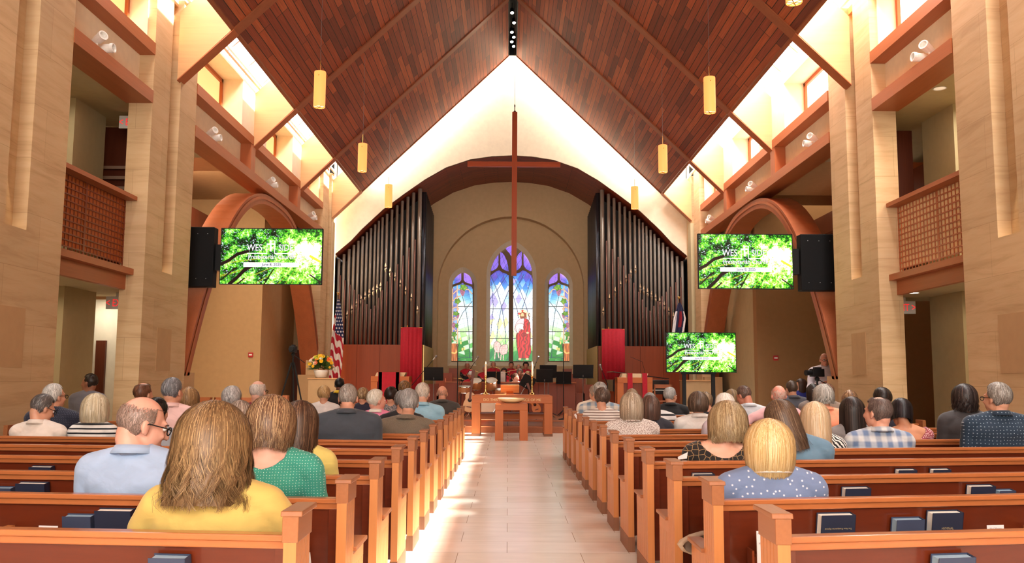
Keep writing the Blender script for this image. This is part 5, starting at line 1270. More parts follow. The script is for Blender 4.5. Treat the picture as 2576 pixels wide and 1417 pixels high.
# guitars
def guitar(px, py, Y, label, k, col, lean, zf=SZ, rz=0.0):
    p = at(px, py, Y); t = thing('guitar', label, 'guitar', (p.x, Y, p.z), rz)
    pts = []
    for i in range(48):
        a = 2 * PI * i / 48; z = -math.cos(a); r = 0.165 + 0.035 * math.cos(2 * a) * 1 - 0.03 * math.exp(-((z - 0.25) / 0.28) ** 2) - 0.035 * (z > 0.1) * (z - 0.1)
        pts.append((r * math.sin(a) * 1.15 * k, 0, z * 0.25 * k))
    b = MB().prism(pts, (0, 0.1 * k, 0)).build('body', plain(col[0], col[1], 0.2, coat=0.5), t, bevel=0.006)
    MB().lathe([(0.05 * k, 0), (0.0, 0.0)], (0, -0.003, 0.05 * k), 20, M=Matrix.Rotation(PI / 2, 3, 'X'), caps=False).build('sound_hole', BLACK, b)
    MB().box(-0.027 * k, 0.027 * k, -0.02, 0.0, 0.05 * k, 0.62 * k).build('neck', DARKW, t)
    MB().box(-0.04 * k, 0.04 * k, -0.02, -0.005, 0.62 * k, 0.8 * k).build('headstock', DARKW, t)
    MB().box(-0.06 * k, 0.06 * k, -0.014, 0, -0.13 * k, -0.11 * k).build('bridge', DARKW, b)
    MB().tube([(-0.12, -0.12, -(p.z - zf)), (-0.05, 0.12, -0.28), (0.05, 0.12, -0.28), (0.12, -0.12, -(p.z - zf))], 0.012, 6).build('stand', BLACK, t)
    t.rotation_euler.y = lean; return t
guitar(1181, 1012, 22.4, 'acoustic guitar standing left of the communion table', 1.0, ('spruce', s2l(206, 160, 112)), 0.12)
guitar(1347, 1022, 22.35, 'amber coloured guitar on a stand seen under the communion table', 0.75, ('amber_lacquer', s2l(206, 116, 36)), -0.35)
# flower arrangement on its pedestal, second pedestal behind the floor screen
def pedestal(px0, px1, py, Y, label):
    x, w = box_at(px0, px1, Y); z = at(px0, py, Y).z
    t = thing('pedestal', label, 'pedestal', (x, Y, SZ * (Y > 22.15)))
    MB().box(-w / 2, w / 2, 0, 0.6, 0, z - t.location.z - 0.03).build('cabinet', plain('pedestal_tan', s2l(184, 150, 108), 0.6), t, bevel=0.004)
    MB().box(-w / 2 - 0.02, w / 2 + 0.02, -0.02, 0.62, z - t.location.z - 0.03, z - t.location.z).build('top', MAPLE, t); return x, z, w
fx, fz, _w = pedestal(774, 851, 951, 22.9, 'tan pedestal cabinet under the flower arrangement')
pedestal(1723, 1794, 956, 22.9, 'tan cabinet behind the floor standing screen')
t = thing('flower_arrangement', 'yellow, orange and white flowers in a white vase on the left pedestal', 'flowers', (at(806, 950, 23.1).x, 23.15, fz))
MB().lathe([(0.10, 0), (0.14, 0.03), (0.18, 0.16), (0.19, 0.2), (0.17, 0.2), (0.15, 0.15)], seg=24, caps=True).build('vase', WHITE, t, smooth=True)
rnd = random.Random(4)
m = MB()
for i in range(420):
    a = rnd.uniform(0, 2 * PI); e = rnd.uniform(-0.15, PI / 2) ; r = 0.30 + 0.1 * rnd.random(); base = Vector((0, 0, 0.24))
    d = Vector((math.cos(a) * math.cos(e), math.sin(a) * math.cos(e), math.sin(e))); tip = base + Vector((d.x * 0.37, d.y * 0.3, d.z * 0.36)) * rnd.uniform(0.75, 1.15)
    side = d.orthogonal().normalized() * 0.014; mid = (base + tip) / 2 + Vector((0, 0, 0.02))
    root = base + (tip - base) * 0.25
    m.add([root, mid + side, tip, mid - side], [(0, 1, 2, 3)])
m.build('foliage', plain('leaf_green', s2l(70, 96, 30), 0.6, noise=0.3), t)
FL = [plain('yellow_petals', s2l(240, 190, 30), 0.6), plain('orange_petals', s2l(236, 110, 50), 0.6), plain('white_petals', s2l(236, 226, 210), 0.6), plain('lime_petals', s2l(196, 190, 50), 0.6)]
def bloom(c, r, mat, rn):
    m = MB()
    for ring, (n, rr, zz) in enumerate(((9, 1.0, 0.0), (7, 0.72, 0.25), (5, 0.45, 0.45))):
        for k in range(n):
            a = 2 * PI * k / n + ring * 0.4 + rn.random() * 0.2; d = Vector((math.cos(a), math.sin(a), 0)); s_ = Vector((-d.y, d.x, 0)) * r * rr * 0.4
            b = Vector((0, 0, -0.2 * r)); e = d * r * rr + Vector((0, 0, zz * r)); mm = d * r * rr * 0.55 + Vector((0, 0, zz * r * 0.4))
            m.add([b, mm + s_, e, mm - s_], [(0, 1, 2, 3)])
    n_ = Vector(c) - Vector((0, 0, 0.2)); q = Vector((n_.x, n_.y - 0.25, n_.z)).to_track_quat('Z', 'Y').to_matrix()
    m.v = [tuple(q @ Vector(v) + Vector(c)) for v in m.v]; return m.build('flower', mat, t)
for i in range(46):
    a = rnd.uniform(0, 2 * PI); e = rnd.uniform(-0.1, PI / 2); d = Vector((math.cos(a) * math.cos(e) * 0.36, -abs(math.sin(a)) * math.cos(e) * 0.28 if i % 4 else math.sin(a) * math.cos(e) * 0.28, 0.24 + math.sin(e) * 0.34))
    bloom(d, rnd.choice((0.035, 0.045, 0.06)), FL[rnd.choice((0, 0, 0, 1, 1, 2, 2, 3, 3))], rnd)
# flags on poles
def flag(px, ptop, pbot, Y, label, kind, lean):
    a, b = at(px, ptop, Y), at(px, pbot, Y)
    t = thing('flag', label, 'flag', (b.x, Y, SZ)); H0 = a.z - SZ
    MB().tube([(0, 0, 0), (0, 0, H0)], 0.014, 8).build('pole', wood('flag_pole', s2l(120, 80, 50), 'Z'), t)
    MB().ball((0, 0, H0 + 0.03), (0.035, 0.03, 0.04), 10, 8).box(-0.05, 0.05, -0.008, 0.008, H0 + 0.05, H0 + 0.065).build('finial', BRASS, t)
    MB().lathe([(0.16, 0), (0.16, 0.03), (0.03, 0.06), (0.02, 0.1)], seg=16).build('base', BRASS, t)
    zt = H0 - 0.12; zb_ = SZ * 0 + (at(px, 962 if kind == 'us' else 850, Y).z - SZ)
    nu, nv = 60, 220; U, V = np.meshgrid(np.linspace(0, 1, nu), np.linspace(0, 1, nv))
    wid = (0.06 + 0.30 * np.clip(V * 2.2, 0, 1) ** 0.8) * 1.0; wid = wid * (1 - 0.15 * np.clip((V - 0.8) * 5, 0, 1))
    x0 = -0.10 * V * (1 if kind == 'us' else 1.4)
    Xp = x0 + (U - 0.30) * wid; Yp = -0.02 - 0.05 * np.abs(np.sin(U * 11 + V * 1.5)) * np.clip(V * 3, 0.15, 1); Zp = zt + (zb_ - zt) * V
    C = np.zeros(U.shape + (3,))
    if kind == 'us':
        # the cloth hangs in folds, so its stripes run steeply down and to the right
        S_ = (V * 26 - U * 5.5 + 0.8 * np.sin(U * 11)) * 0.5
        C[:] = np.array(s2l(232, 222, 214)); C[(np.floor(S_) % 2) == 0] = np.array(s2l(178, 26, 46))
        can = V < 0.42 + 0.10 * (U - 0.4); can &= (U > 0.25 - 0.1 * V) | (V < 0.2); C[can] = np.array(s2l(34, 44, 92))
        su = (U * 4 + 0.5 * np.floor(V * 24)) % 1 - 0.5; sv = (V * 24) % 1 - 0.5
        C[can & (np.hypot(su * 0.9, sv) < 0.26)] = np.array(s2l(236, 232, 230))
    else:
        C[:] = np.array(s2l(226, 222, 224)); C[(U > 0.25) & (U < 0.9 - 0.1 * V)] = np.array(s2l(30, 32, 66)); C[(U > 0.45) & (U < 0.7) & (V > 0.25) & (V < 0.7)] = np.array(s2l(140, 24, 40)); C[V < 0.25] = np.array(s2l(30, 32, 66))
    paint_sheet('cloth', np.stack([Xp, Yp, Zp], -1), C, vcol('flag_cloth', 0, 0.8), t)
flag(843, 742, 1045, 26.0, 'american flag hanging on a pole left of the organ', 'us', 0)
flag(1712, 752, 1045, 26.2, 'christian flag on a pole behind the floor screen at the right', 'cf', 0)
# tripods with cameras
def tripod(px, py, Y, label, zf, yaw=0.0, lens=1, spread=0.42):
    p = at(px, py, Y); t = thing('video_camera', label, 'camera', (p.x, Y, zf), yaw); h = p.z - zf
    for a in (0.6, 2.7, 4.8): MB().tube([(0.03 * math.cos(a), 0.03 * math.sin(a), h - 0.3), (spread * math.cos(a), spread * math.sin(a), 0.01)], [0.02, 0.014], 6).build('tripod_leg', BLACK, t)
    MB().tube([(0, 0, h - 0.45), (0, 0, h - 0.1)], 0.018, 8).ball((0, 0, h - 0.12), 0.045, 10, 8).tube([(0, 0, h - 0.12), (-0.2, -0.25, h - 0.3)], 0.008, 6).build('tripod_head', BLACK, t)
    MB().box(-0.06, 0.06, -0.12, 0.12, h - 0.08, h + 0.06).build('camera_body', BLACK, t, bevel=0.008)
    MB().box(-0.03, 0.03, -0.08, 0.06, h + 0.06, h + 0.09).build('camera_handle', BLACK, t)
    MB().lathe([(0.045, 0.0), (0.05, 0.12), (0.04, 0.12)], (0, 0.12, h - 0.01), 14, M=Matrix.Rotation(-PI / 2, 3, 'X')).build('lens', BLACK, t); return t
tripod(738, 878, 19.6, 'video camera on a tall black tripod in the left transept', 0.0, PI, spread=0.48)
tripod(2055, 937, 16.05, 'video camera on a tripod in front of the bald cameraman', 0.0, 1.9, spread=0.3)
# chairs at the front corners
def chair(px, py, Y, label, zf, rz):
    p = at(px, py, Y); t = thing('chair', label, 'chair', (p.x, Y, zf), rz)
    MB().box(-0.24, 0.24, -0.02, 0.44, 0.43, 0.46).build('seat', BEAM, t); MB().box(-0.24, 0.24, -0.04, -0.01, 0.78, 0.88).build('back_rail', BEAM, t)
    for a in (-0.22, 0.22): MB().box(a - 0.02, a + 0.02, -0.04, 0.0, 0, 0.88).build('leg', BEAMZ, t); MB().box(a - 0.02, a + 0.02, 0.4, 0.44, 0, 0.45).build('leg', BEAMZ, t)
    return t
chair(701, 990, 21.0, 'wooden chair beside the left tripod', 0.0, 0.3)
for i, px in enumerate((505, 570, 635)):
    chair(px, 990, 18.6, 'dark chair in the left transept, %s of the row of three' % ['leftmost', 'middle', 'rightmost'][i], 0.0, 0.1)['group'] = 'chairs in the left transept'
chair(1668, 975, 23.6, 'wooden chair right of the lectern', SZ, -0.2)
# ================================================================ PEOPLE
def remeshed(mb, voxel, name, mat, parent, smooth=2, disp=None, cut=None, **kw):
    """closed pieces grown into one continuous skin"""
    me = bpy.data.meshes.new('tmp'); me.from_pydata(mb.v, [], mb.f); o = bpy.data.objects.new('tmp', me); COL.objects.link(o)
    r = o.modifiers.new('r', 'REMESH'); r.mode = 'VOXEL'; r.voxel_size = voxel; r.adaptivity = 0
    sm = o.modifiers.new('s', 'SMOOTH'); sm.iterations = smooth; sm.factor = 0.6
    dg = bpy.context.evaluated_depsgraph_get(); out = bpy.data.meshes.new_from_object(o.evaluated_get(dg))
    bpy.data.objects.remove(o, do_unlink=True); bpy.data.meshes.remove(me)
    n = len(out.vertices); co = np.empty(n * 3); out.vertices.foreach_get('co', co); co = co.reshape(-1, 3)
    if disp is not None:
        no = np.empty(n * 3); out.vertices.foreach_get('normal', no); no = no.reshape(-1, 3)
        co = co + no * disp(co)[:, None]; out.vertices.foreach_set('co', co.reshape(-1))
    if cut is not None:
        kill = cut(co)
        kill, fix = kill
        bm_faces = [tuple(p.vertices) for p in out.polygons if not all(kill[v] for v in p.vertices)]
        co = np.where(kill[:, None], fix, co)
        used = np.zeros(n, bool)
        for f in bm_faces: used[list(f)] = True
        idx = np.cumsum(used) - 1
        m2 = bpy.data.meshes.new(name); m2.from_pydata([tuple(c) for c in co[used]], [], [tuple(int(idx[v]) for v in f) for f in bm_faces])
        bpy.data.meshes.remove(out); out = m2
    out.name = name; out.materials.clear(); out.materials.append(mat)
    out.polygons.foreach_set('use_smooth', [True] * len(out.polygons)); out.update()
    ob = bpy.data.objects.new(name, out); COL.objects.link(ob); ob.parent = parent; tag(ob, **kw); return ob
def capsule(m, a, b, ra, rb, seg=12):
    a, b = Vector(a), Vector(b); d = (b - a); L_ = d.length
    if L_ < 1e-6: return m.ball(a, ra)
    q = d.to_track_quat('Z', 'Y').to_matrix(); prof = []
    for i in range(5): t = -PI / 2 + (PI / 2) * i / 4; prof.append((max(1e-4, ra * math.cos(t)), ra * math.sin(t)))
    for i in range(5): t = (PI / 2) * i / 4; prof.append((max(1e-4, rb * math.cos(t)), L_ + rb * math.sin(t)))
    return m.lathe(prof, a, seg, M=q, caps=True)
def head_parts(m, M, k=1.0, fem=False):
    """skull, face, jaw, nose, ears and neck stub in head space (face looks along +y)"""
    T = lambda p: M @ (Vector(p) * k)
    R3 = M.to_3x3()
    B = lambda c, r, q=None: m.ball(T(c), tuple(v * k for v in r), 18, 12, M=(R3 @ q if q is not None else R3))
    B((0, -0.014, 0.025), (0.076, 0.095, 0.093)); B((0, 0.035, -0.03), (0.062, 0.066, 0.082)); B((0, 0.05, -0.085), (0.040, 0.040, 0.032))
    B((0, 0.02, -0.07), (0.056, 0.05, 0.038)); B((0, 0.083, 0.028), (0.048, 0.014, 0.012)); B((0, -0.06, -0.045), (0.05, 0.035, 0.05))
    for s in (-1, 1):
        B((s * 0.034, 0.076, -0.028), (0.02, 0.02, 0.02))
        q = Matrix.Rotation(s * 0.35, 3, 'Z') @ Matrix.Rotation(0.15, 3, 'X')
        B((s * 0.082, -0.008, -0.012), (0.009, 0.021, 0.033), q); B((s * 0.080, 0.0, -0.035), (0.008, 0.012, 0.014), q)
    capsule(m, T((0, 0.096, 0.014)), T((0, 0.116, -0.028)), 0.009 * k, 0.014 * k)
    B((0, 0.094, -0.062), (0.024, 0.010, 0.007)); B((0, 0.092, -0.074), (0.020, 0.010, 0.007))
def face_details(root, M, k, parent):
    T = lambda p: M @ (Vector(p) * k); R3 = M.to_3x3()
    EYEW = plain('eye_white', (0.75, 0.72, 0.7), 0.3); EYED = plain('iris_dark', (0.03, 0.02, 0.015), 0.2); LIP = plain('lips', s2l(168, 92, 84), 0.5); BROW = plain('brow_hair', s2l(80, 60, 50), 0.8)
    for s in (-1, 1):
        e = MB().ball(T((s * 0.031, 0.084, 0.004)), tuple(v * k for v in (0.014, 0.012, 0.009)), 10, 8, M=R3).build('eye', EYEW, parent, smooth=True)
        MB().ball(T((s * 0.031, 0.0935, 0.003)), tuple(v * k for v in (0.006, 0.0045, 0.006)), 8, 6, M=R3).build('iris', EYED, e)
        MB().ball(T((s * 0.032, 0.092, 0.024)), tuple(v * k for v in (0.018, 0.007, 0.004)), 8, 6, M=R3).build('eyebrow', BROW, parent)
    MB().ball(T((0, 0.100, -0.067)), tuple(v * k for v in (0.021, 0.006, 0.005)), 10, 6, M=R3).build('mouth', LIP, parent)
def glasses(M, k, parent, mat=None):
    T = lambda p: M @ (Vector(p) * k); m = MB()
    for s in (-1, 1):
        c = [T((s * (0.033 + 0.024 * math.cos(a)), 0.108 - 0.012 * abs(math.cos(a) + s * 0) * 0, 0.0 + 0.017 * math.sin(a))) for a in [2 * PI * i / 16 for i in range(17)]]
        m.tube(c, 0.0028 * k, 6); m.tube([T((s * 0.056, 0.108, 0.006)), T((s * 0.078, 0.085, 0.008)), T((s * 0.088, -0.0, 0.008)), T((s * 0.086, -0.015, -0.004))], 0.0026 * k, 6)
    m.tube([T((-0.01, 0.108, 0.004)), T((0, 0.112, 0.008)), T((0.01, 0.108, 0.004))], 0.0026 * k, 6)
    return m.build('glasses', mat or BLACK, parent, smooth=True)
SKINS = {}
def skin_mat(c):
    if c not in SKINS:
        m, nt, b = newmat('skin'); v = coords(nt, (14,) * 3); n = N(nt, 'ShaderNodeTexNoise', Scale=1.0, Detail=4.0); L(nt, v, n.inputs['Vector'])
        col = s2l(*c); L(nt, ramp(nt, [(0.3, (col[0] * 0.96, col[1] * 0.86, col[2] * 0.84)), (0.7, col)], n.outputs['Fac']), b.inputs['Base Color'])
        b.inputs['Roughness'].default_value = 0.5; b.inputs['Subsurface Weight'].default_value = 0.0; SKINS[c] = m
    return SKINS[c]
HAIRM = None
def hair_mat():
    global HAIRM
    if HAIRM is None:
        m, nt, b = newmat('hair'); a = N(nt, 'ShaderNodeAttribute'); a.attribute_name = 'paint'; L(nt, a.outputs['Color'], b.inputs['Base Color'])
        b.inputs['Roughness'].default_value = 0.42; b.inputs['Specular IOR Level'].default_value = 0.35; HAIRM = m
    return HAIRM
def smoothstep(a, b, x): t = min(1, max(0, (x - a) / (b - a))); return t * t * (3 - 2 * t)
def make_hair(st, M, k, parent, near, seed):
    """st: dict(kind, col, hi, lo, len, vol, curl, open, part, bald)"""
    rn = np.random.RandomState(seed); kind = st['kind']
    col = np.array(s2l(*st['col'])); hi = np.array(s2l(*st.get('hi', st['col']))); lo = np.array(s2l(*st.get('lo', tuple(int(v * 0.55) for v in st['col']))))
    vol = st.get('vol', 0.02); Ln = st.get('len', 0.0); curl = st.get('curl', 0.0)
    rx, ry, rz, cy, cz = 0.077, 0.096, 0.094, -0.014, 0.025
    short = kind == 'short'
    openang = st.get('open', 62.0)           # half angle left free round the face
    bald = st.get('bald', 0.0)               # radius of the bald crown (0..1 of the pole angle)
    def env(a, t, off=0.0):
        """a: azimuth from the back (-pi..pi), t: 0 crown .. 1 tip -> point in head space"""
        ax, ay = math.sin(a), -math.cos(a)
        face = abs(a) > PI - R(openang)
        if short:
            # down the skull to the hairline
            hl = st.get('nape', -0.065) if not face else 0.075
            if not face:
                e = smoothstep(PI - R(openang) - 0.7, PI - R(openang), abs(a)); hl = hl * (1 - e) + 0.01 * e
            end = math.acos(max(-1, min(1, (hl - cz) / rz)))
            th = bald + (end - bald) * t; v = vol * (math.sin(PI * min(1, 0.35 + 0.65 * t)) ** 0.5 if not bald else 0.8 * smoothstep(-0.05, 0.2, t)) * (1 if t < 0.85 else 1 - (t - 0.85) / 0.15 * 0.85) * (1 if not face else 0.9)
            R_ = 1.0
            p = Vector((ax * math.sin(th) * (rx + v + off), ay * math.sin(th) * (ry + v + off) + cy, cz + math.cos(th) * (rz + v * 0.9 + off)))
            if p.z < cz - 0.03: p.y += 0.012 * smoothstep(cz - 0.03, cz - 0.09, p.z) * (-ay)
            return p
        # long kinds: over the crown, then hanging
        t1 = 0.42; wx, wy = rx + vol + off, ry + vol * 0.9 + off
        L_ = Ln
        if face: L_ = -0.055 - 0.0; 
        else:
            e = smoothstep(PI - R(openang) - 0.5, PI - R(openang), abs(a)); L_ = Ln * (1 - 0.10 * e)
        if face:
            end = math.acos(max(-1, min(1, (0.062 - cz) / rz))); th = end * t
            return Vector((ax * math.sin(th) * (rx + vol * 0.6 + off), ay * math.sin(th) * (ry + vol * 0.35 + off) + cy, cz + math.cos(th) * (rz + vol * 0.75 + off)))
        if t < t1:
            th = (PI / 2) * (t / t1)
            return Vector((ax * math.sin(th) * wx, ay * math.sin(th) * wy + cy, cz + math.cos(th) * (rz + vol * 0.8 + off)))
        u = (t - t1) / (1 - t1); z = cz - u * (L_ + cz)
        fl = st.get('flare', 0.0) * math.sin(u * PI / 2); curlin = st.get('tuck', 0.0) * u ** 3
        rr = 1 + fl - curlin
        bk = st.get('backin', 0.10) * smoothstep(0.2, 0.9, u) * (1 if abs(a) < 1.2 else 0.4)     # hair falls in towards the neck at the back
        return Vector((ax * wx * rr, ay * wy * (rr - bk) + cy, z))
    def wob(p, a, t, s1, amp):
        c = curl * smoothstep(0.35, 1.0, t)
        return Vector((math.sin(a * 9 + t * 17 + s1) * c + amp * math.sin(s1 * 7), math.cos(a * 7 + t * 21 + s1 * 2) * c * 0.7 + amp * math.cos(s1 * 5), 0.3 * c * math.sin(t * 30 + s1)))
    na, ntt = (56, 22) if near else (30, 12)
    V = []; C = []; Fc = []
    for j in range(ntt + 1):
        for i in range(na):
            a = -PI + 2 * PI * i / na; t = j / ntt
            cl = 0.5 + 0.5 * math.sin(a * 13 + seed) * math.sin(a * 29 + 1)
            off = -0.004 + (0.006 * cl * smoothstep(0.2, 1, t) if not short else 0.002 * cl)
            p = env(a, t, off)
            if not short: p += wob(p, a, t, seed, 0.0) * 0.6
            V.append(M @ (p * k)); C.append(lo + (col - lo) * (0.55 + 0.3 * cl))
    for j in range(ntt):
        for i in range(na): Fc.append((j * na + i, j * na + (i + 1) % na, (j + 1) * na + (i + 1) % na, (j + 1) * na + i))
    if not bald: Fc.append(tuple(range(na)))
    if short and vol <= 0.006: V, C, Fc = [], [], []
    # strands
    ns = st.get('n', (2600 if not short else 2200) if near == 2 else (900 if near else 260)); seg = 9 if not short else 3
    if not near: seg = 6 if not short else 2
    w0 = (0.0014 if near == 2 else 0.0030 if near else 0.007) * k
    for s_ in range(ns):
        a = rn.uniform(-PI, PI); t0 = rn.uniform(0.0, 0.25) if not short else (rn.uniform(0, 0.9) if not bald else rn.beta(1.6, 1.2) * 0.92); t1 = rn.uniform(0.75, 1.05) if not short else min(1.02, t0 + rn.uniform(0.1, 0.22))
        if rn.rand() < 0.3 and not short: t0 = rn.uniform(0.2, 0.6)
        s1 = rn.uniform(0, 6.28) ; lockid = math.floor(a * 9 / PI * 2.2); s1 = lockid * 1.7 + rn.uniform(-0.35, 0.35)
        amp = 0.003 * rn.rand() if not short else 0.0; drift = rn.uniform(-0.06, 0.06) if not short else rn.uniform(-0.2, 0.2)
        off = rn.uniform(0.0, 0.007) if not short else rn.uniform(0, 0.004)
        r_ = rn.rand(); cc = col * (0.85 + 0.3 * rn.rand())
        lock = 0.5 + 0.5 * math.sin(lockid * 2.3 + seed)
        if r_ < 0.30: cc = col + (hi - col) * rn.uniform(0.4, 1.0)
        elif r_ > 0.80: cc = col + (lo - col) * rn.uniform(0.2, 0.8)
        cc = cc * (0.95 + 0.08 * lock)
        base = len(V); flip = rn.rand() < 0.08 and curl > 0
        for q in range(seg + 1):
            t = t0 + (t1 - t0) * q / seg; aa = a + drift * q / seg + (0.07 * math.sin(a * 3 + seed) * t)
            p = env(aa, t, off + (0.0 if not flip else 0.02 * smoothstep(0.8, 1.0, t))); p2 = env(aa + 0.05, t, off)
            if not short: wv = wob(p, a, t, s1, amp); p = p + wv; p2 = p2 + wv
            else: p = p + Vector((0, 0, 0)) ; 
            side = (p2 - p); side = side.normalized() if side.length > 1e-7 else Vector((1, 0, 0))
            wq = w0 * (1 - 0.75 * (q / seg) ** 2) / k
            V.append(M @ ((p - side * wq) * k)); V.append(M @ ((p + side * wq) * k))
            kk = cc if short else cc * (1.0 - 0.12 * smoothstep(0.6, 1.0, t)); C.append(kk); C.append(kk)
        for q in range(seg): Fc.append((base + 2 * q, base + 2 * q + 1, base + 2 * q + 3, base + 2 * q + 2))
    me = bpy.data.meshes.new('hair'); me.from_pydata([tuple(v) for v in V], [], Fc); me.materials.append(hair_mat())
    ca = me.color_attributes.new('paint', 'FLOAT_COLOR', 'POINT'); ca.data.foreach_set('color', np.concatenate([np.clip(np.array(C), 0, 1), np.ones((len(C), 1))], 1).reshape(-1))
    me.polygons.foreach_set('use_smooth', [True] * len(me.polygons))
    o = bpy.data.objects.new('hair', me); COL.objects.link(o); o.parent = parent; return o

# ---- cloth materials
def cloth(name, c, kind='plain', c2=(240, 240, 240), sc=1.0, c3_=None):
    if name in _mc: return _mc[name]
    m, nt, b = newmat(name); b.inputs['Roughness'].default_value = 0.85; b.inputs['Sheen Weight'].default_value = 0.15
    a, d = s2l(*c), s2l(*c2); v = coords(nt, (sc,) * 3)
    n = N(nt, 'ShaderNodeTexNoise', Scale=9.0, Detail=3.0, Distortion=0.8); L(nt, coords(nt, (1, 1, 1.6)), n.inputs['Vector'])
    def mask(src, thr, inv=False, soft=0.02):
        r = nt.nodes.new('ShaderNodeMapRange'); r.inputs['From Min'].default_value = thr - soft; r.inputs['From Max'].default_value = thr + soft
        if inv: r.inputs['To Min'].default_value = 1; r.inputs['To Max'].default_value = 0
        L(nt, src, r.inputs['Value']); return r.outputs[0]
    fac = None
    if kind == 'stripes':
        w = N(nt, 'ShaderNodeTexWave', Scale=1.0, Distortion=0.6, _bands_direction='Z'); w.inputs['Detail Scale'].default_value = 0.5; L(nt, v, w.inputs['Vector']); fac = mask(w.outputs['Fac'], 0.72)
    elif kind in ('dots', 'floral', 'cells', 'fleck', 'zebra'):
        sp2 = nt.nodes.new('ShaderNodeSeparateXYZ'); L(nt, v, sp2.inputs[0]); cb2 = nt.nodes.new('ShaderNodeCombineXYZ'); L(nt, sp2.outputs[0], cb2.inputs[0]); L(nt, sp2.outputs[2], cb2.inputs[1])
        if kind != 'zebra': v = cb2.outputs[0]
        if kind == 'cells':
            w = N(nt, 'ShaderNodeTexVoronoi', Scale=1.0, _feature='DISTANCE_TO_EDGE', _voronoi_dimensions='2D', Randomness=0.75); L(nt, v, w.inputs['Vector']); fac = mask(w.outputs['Distance'], 0.055, True)
        elif kind == 'zebra':
            w = N(nt, 'ShaderNodeTexWave', Scale=1.0, Distortion=7.0, _bands_direction='DIAGONAL'); L(nt, v, w.inputs['Vector']); fac = mask(w.outputs['Fac'], 0.5)
        else:
            w = N(nt, 'ShaderNodeTexVoronoi', Scale=1.0, _voronoi_dimensions='2D', Randomness={'dots': 0.25, 'floral': 0.9, 'fleck': 1.0}[kind]); L(nt, v, w.inputs['Vector']); fac = mask(w.outputs['Distance'], {'dots': 0.12, 'floral': 0.11, 'fleck': 0.3}[kind], True, 0.04)
    elif kind == 'plaid':
        sp = nt.nodes.new('ShaderNodeSeparateXYZ'); L(nt, v, sp.inputs[0]); outs = []
        for ax in (0, 2):
            mu = N(nt, 'ShaderNodeMath', _operation='MULTIPLY'); mu.inputs[1].default_value = 1.0; L(nt, sp.outputs[ax], mu.inputs[0])
            fr = N(nt, 'ShaderNodeMath', _operation='PINGPONG'); fr.inputs[1].default_value = 0.5; L(nt, mu.outputs[0], fr.inputs[0]); outs.append(mask(fr.outputs[0], 0.25, soft=0.08))
        ad = N(nt, 'ShaderNodeMath', _operation='ADD'); L(nt, outs[0], ad.inputs[0]); L(nt, outs[1], ad.inputs[1])
        h = N(nt, 'ShaderNodeMath', _operation='MULTIPLY'); h.inputs[1].default_value = 0.5; L(nt, ad.outputs[0], h.inputs[0]); fac = h.outputs[0]
    base = ramp(nt, [(0.35, tuple(x * 0.90 for x in a)), (0.65, a)], n.outputs['Fac'])
    if fac is not None:
        mx = N(nt, 'ShaderNodeMix', _data_type='RGBA'); L(nt, fac, mx.inputs['Factor']); L(nt, base, mx.inputs[6]); mx.inputs[7].default_value = c3(d); base = mx.outputs[2]
    L(nt, base, b.inputs['Base Color'])
    bumpify(nt, b, n.outputs['Fac'], 0.35, 0.012); _mc[name] = m; return m
TROU = plain('dark_trousers', s2l(52, 52, 60), 0.85)
_seed = [10]
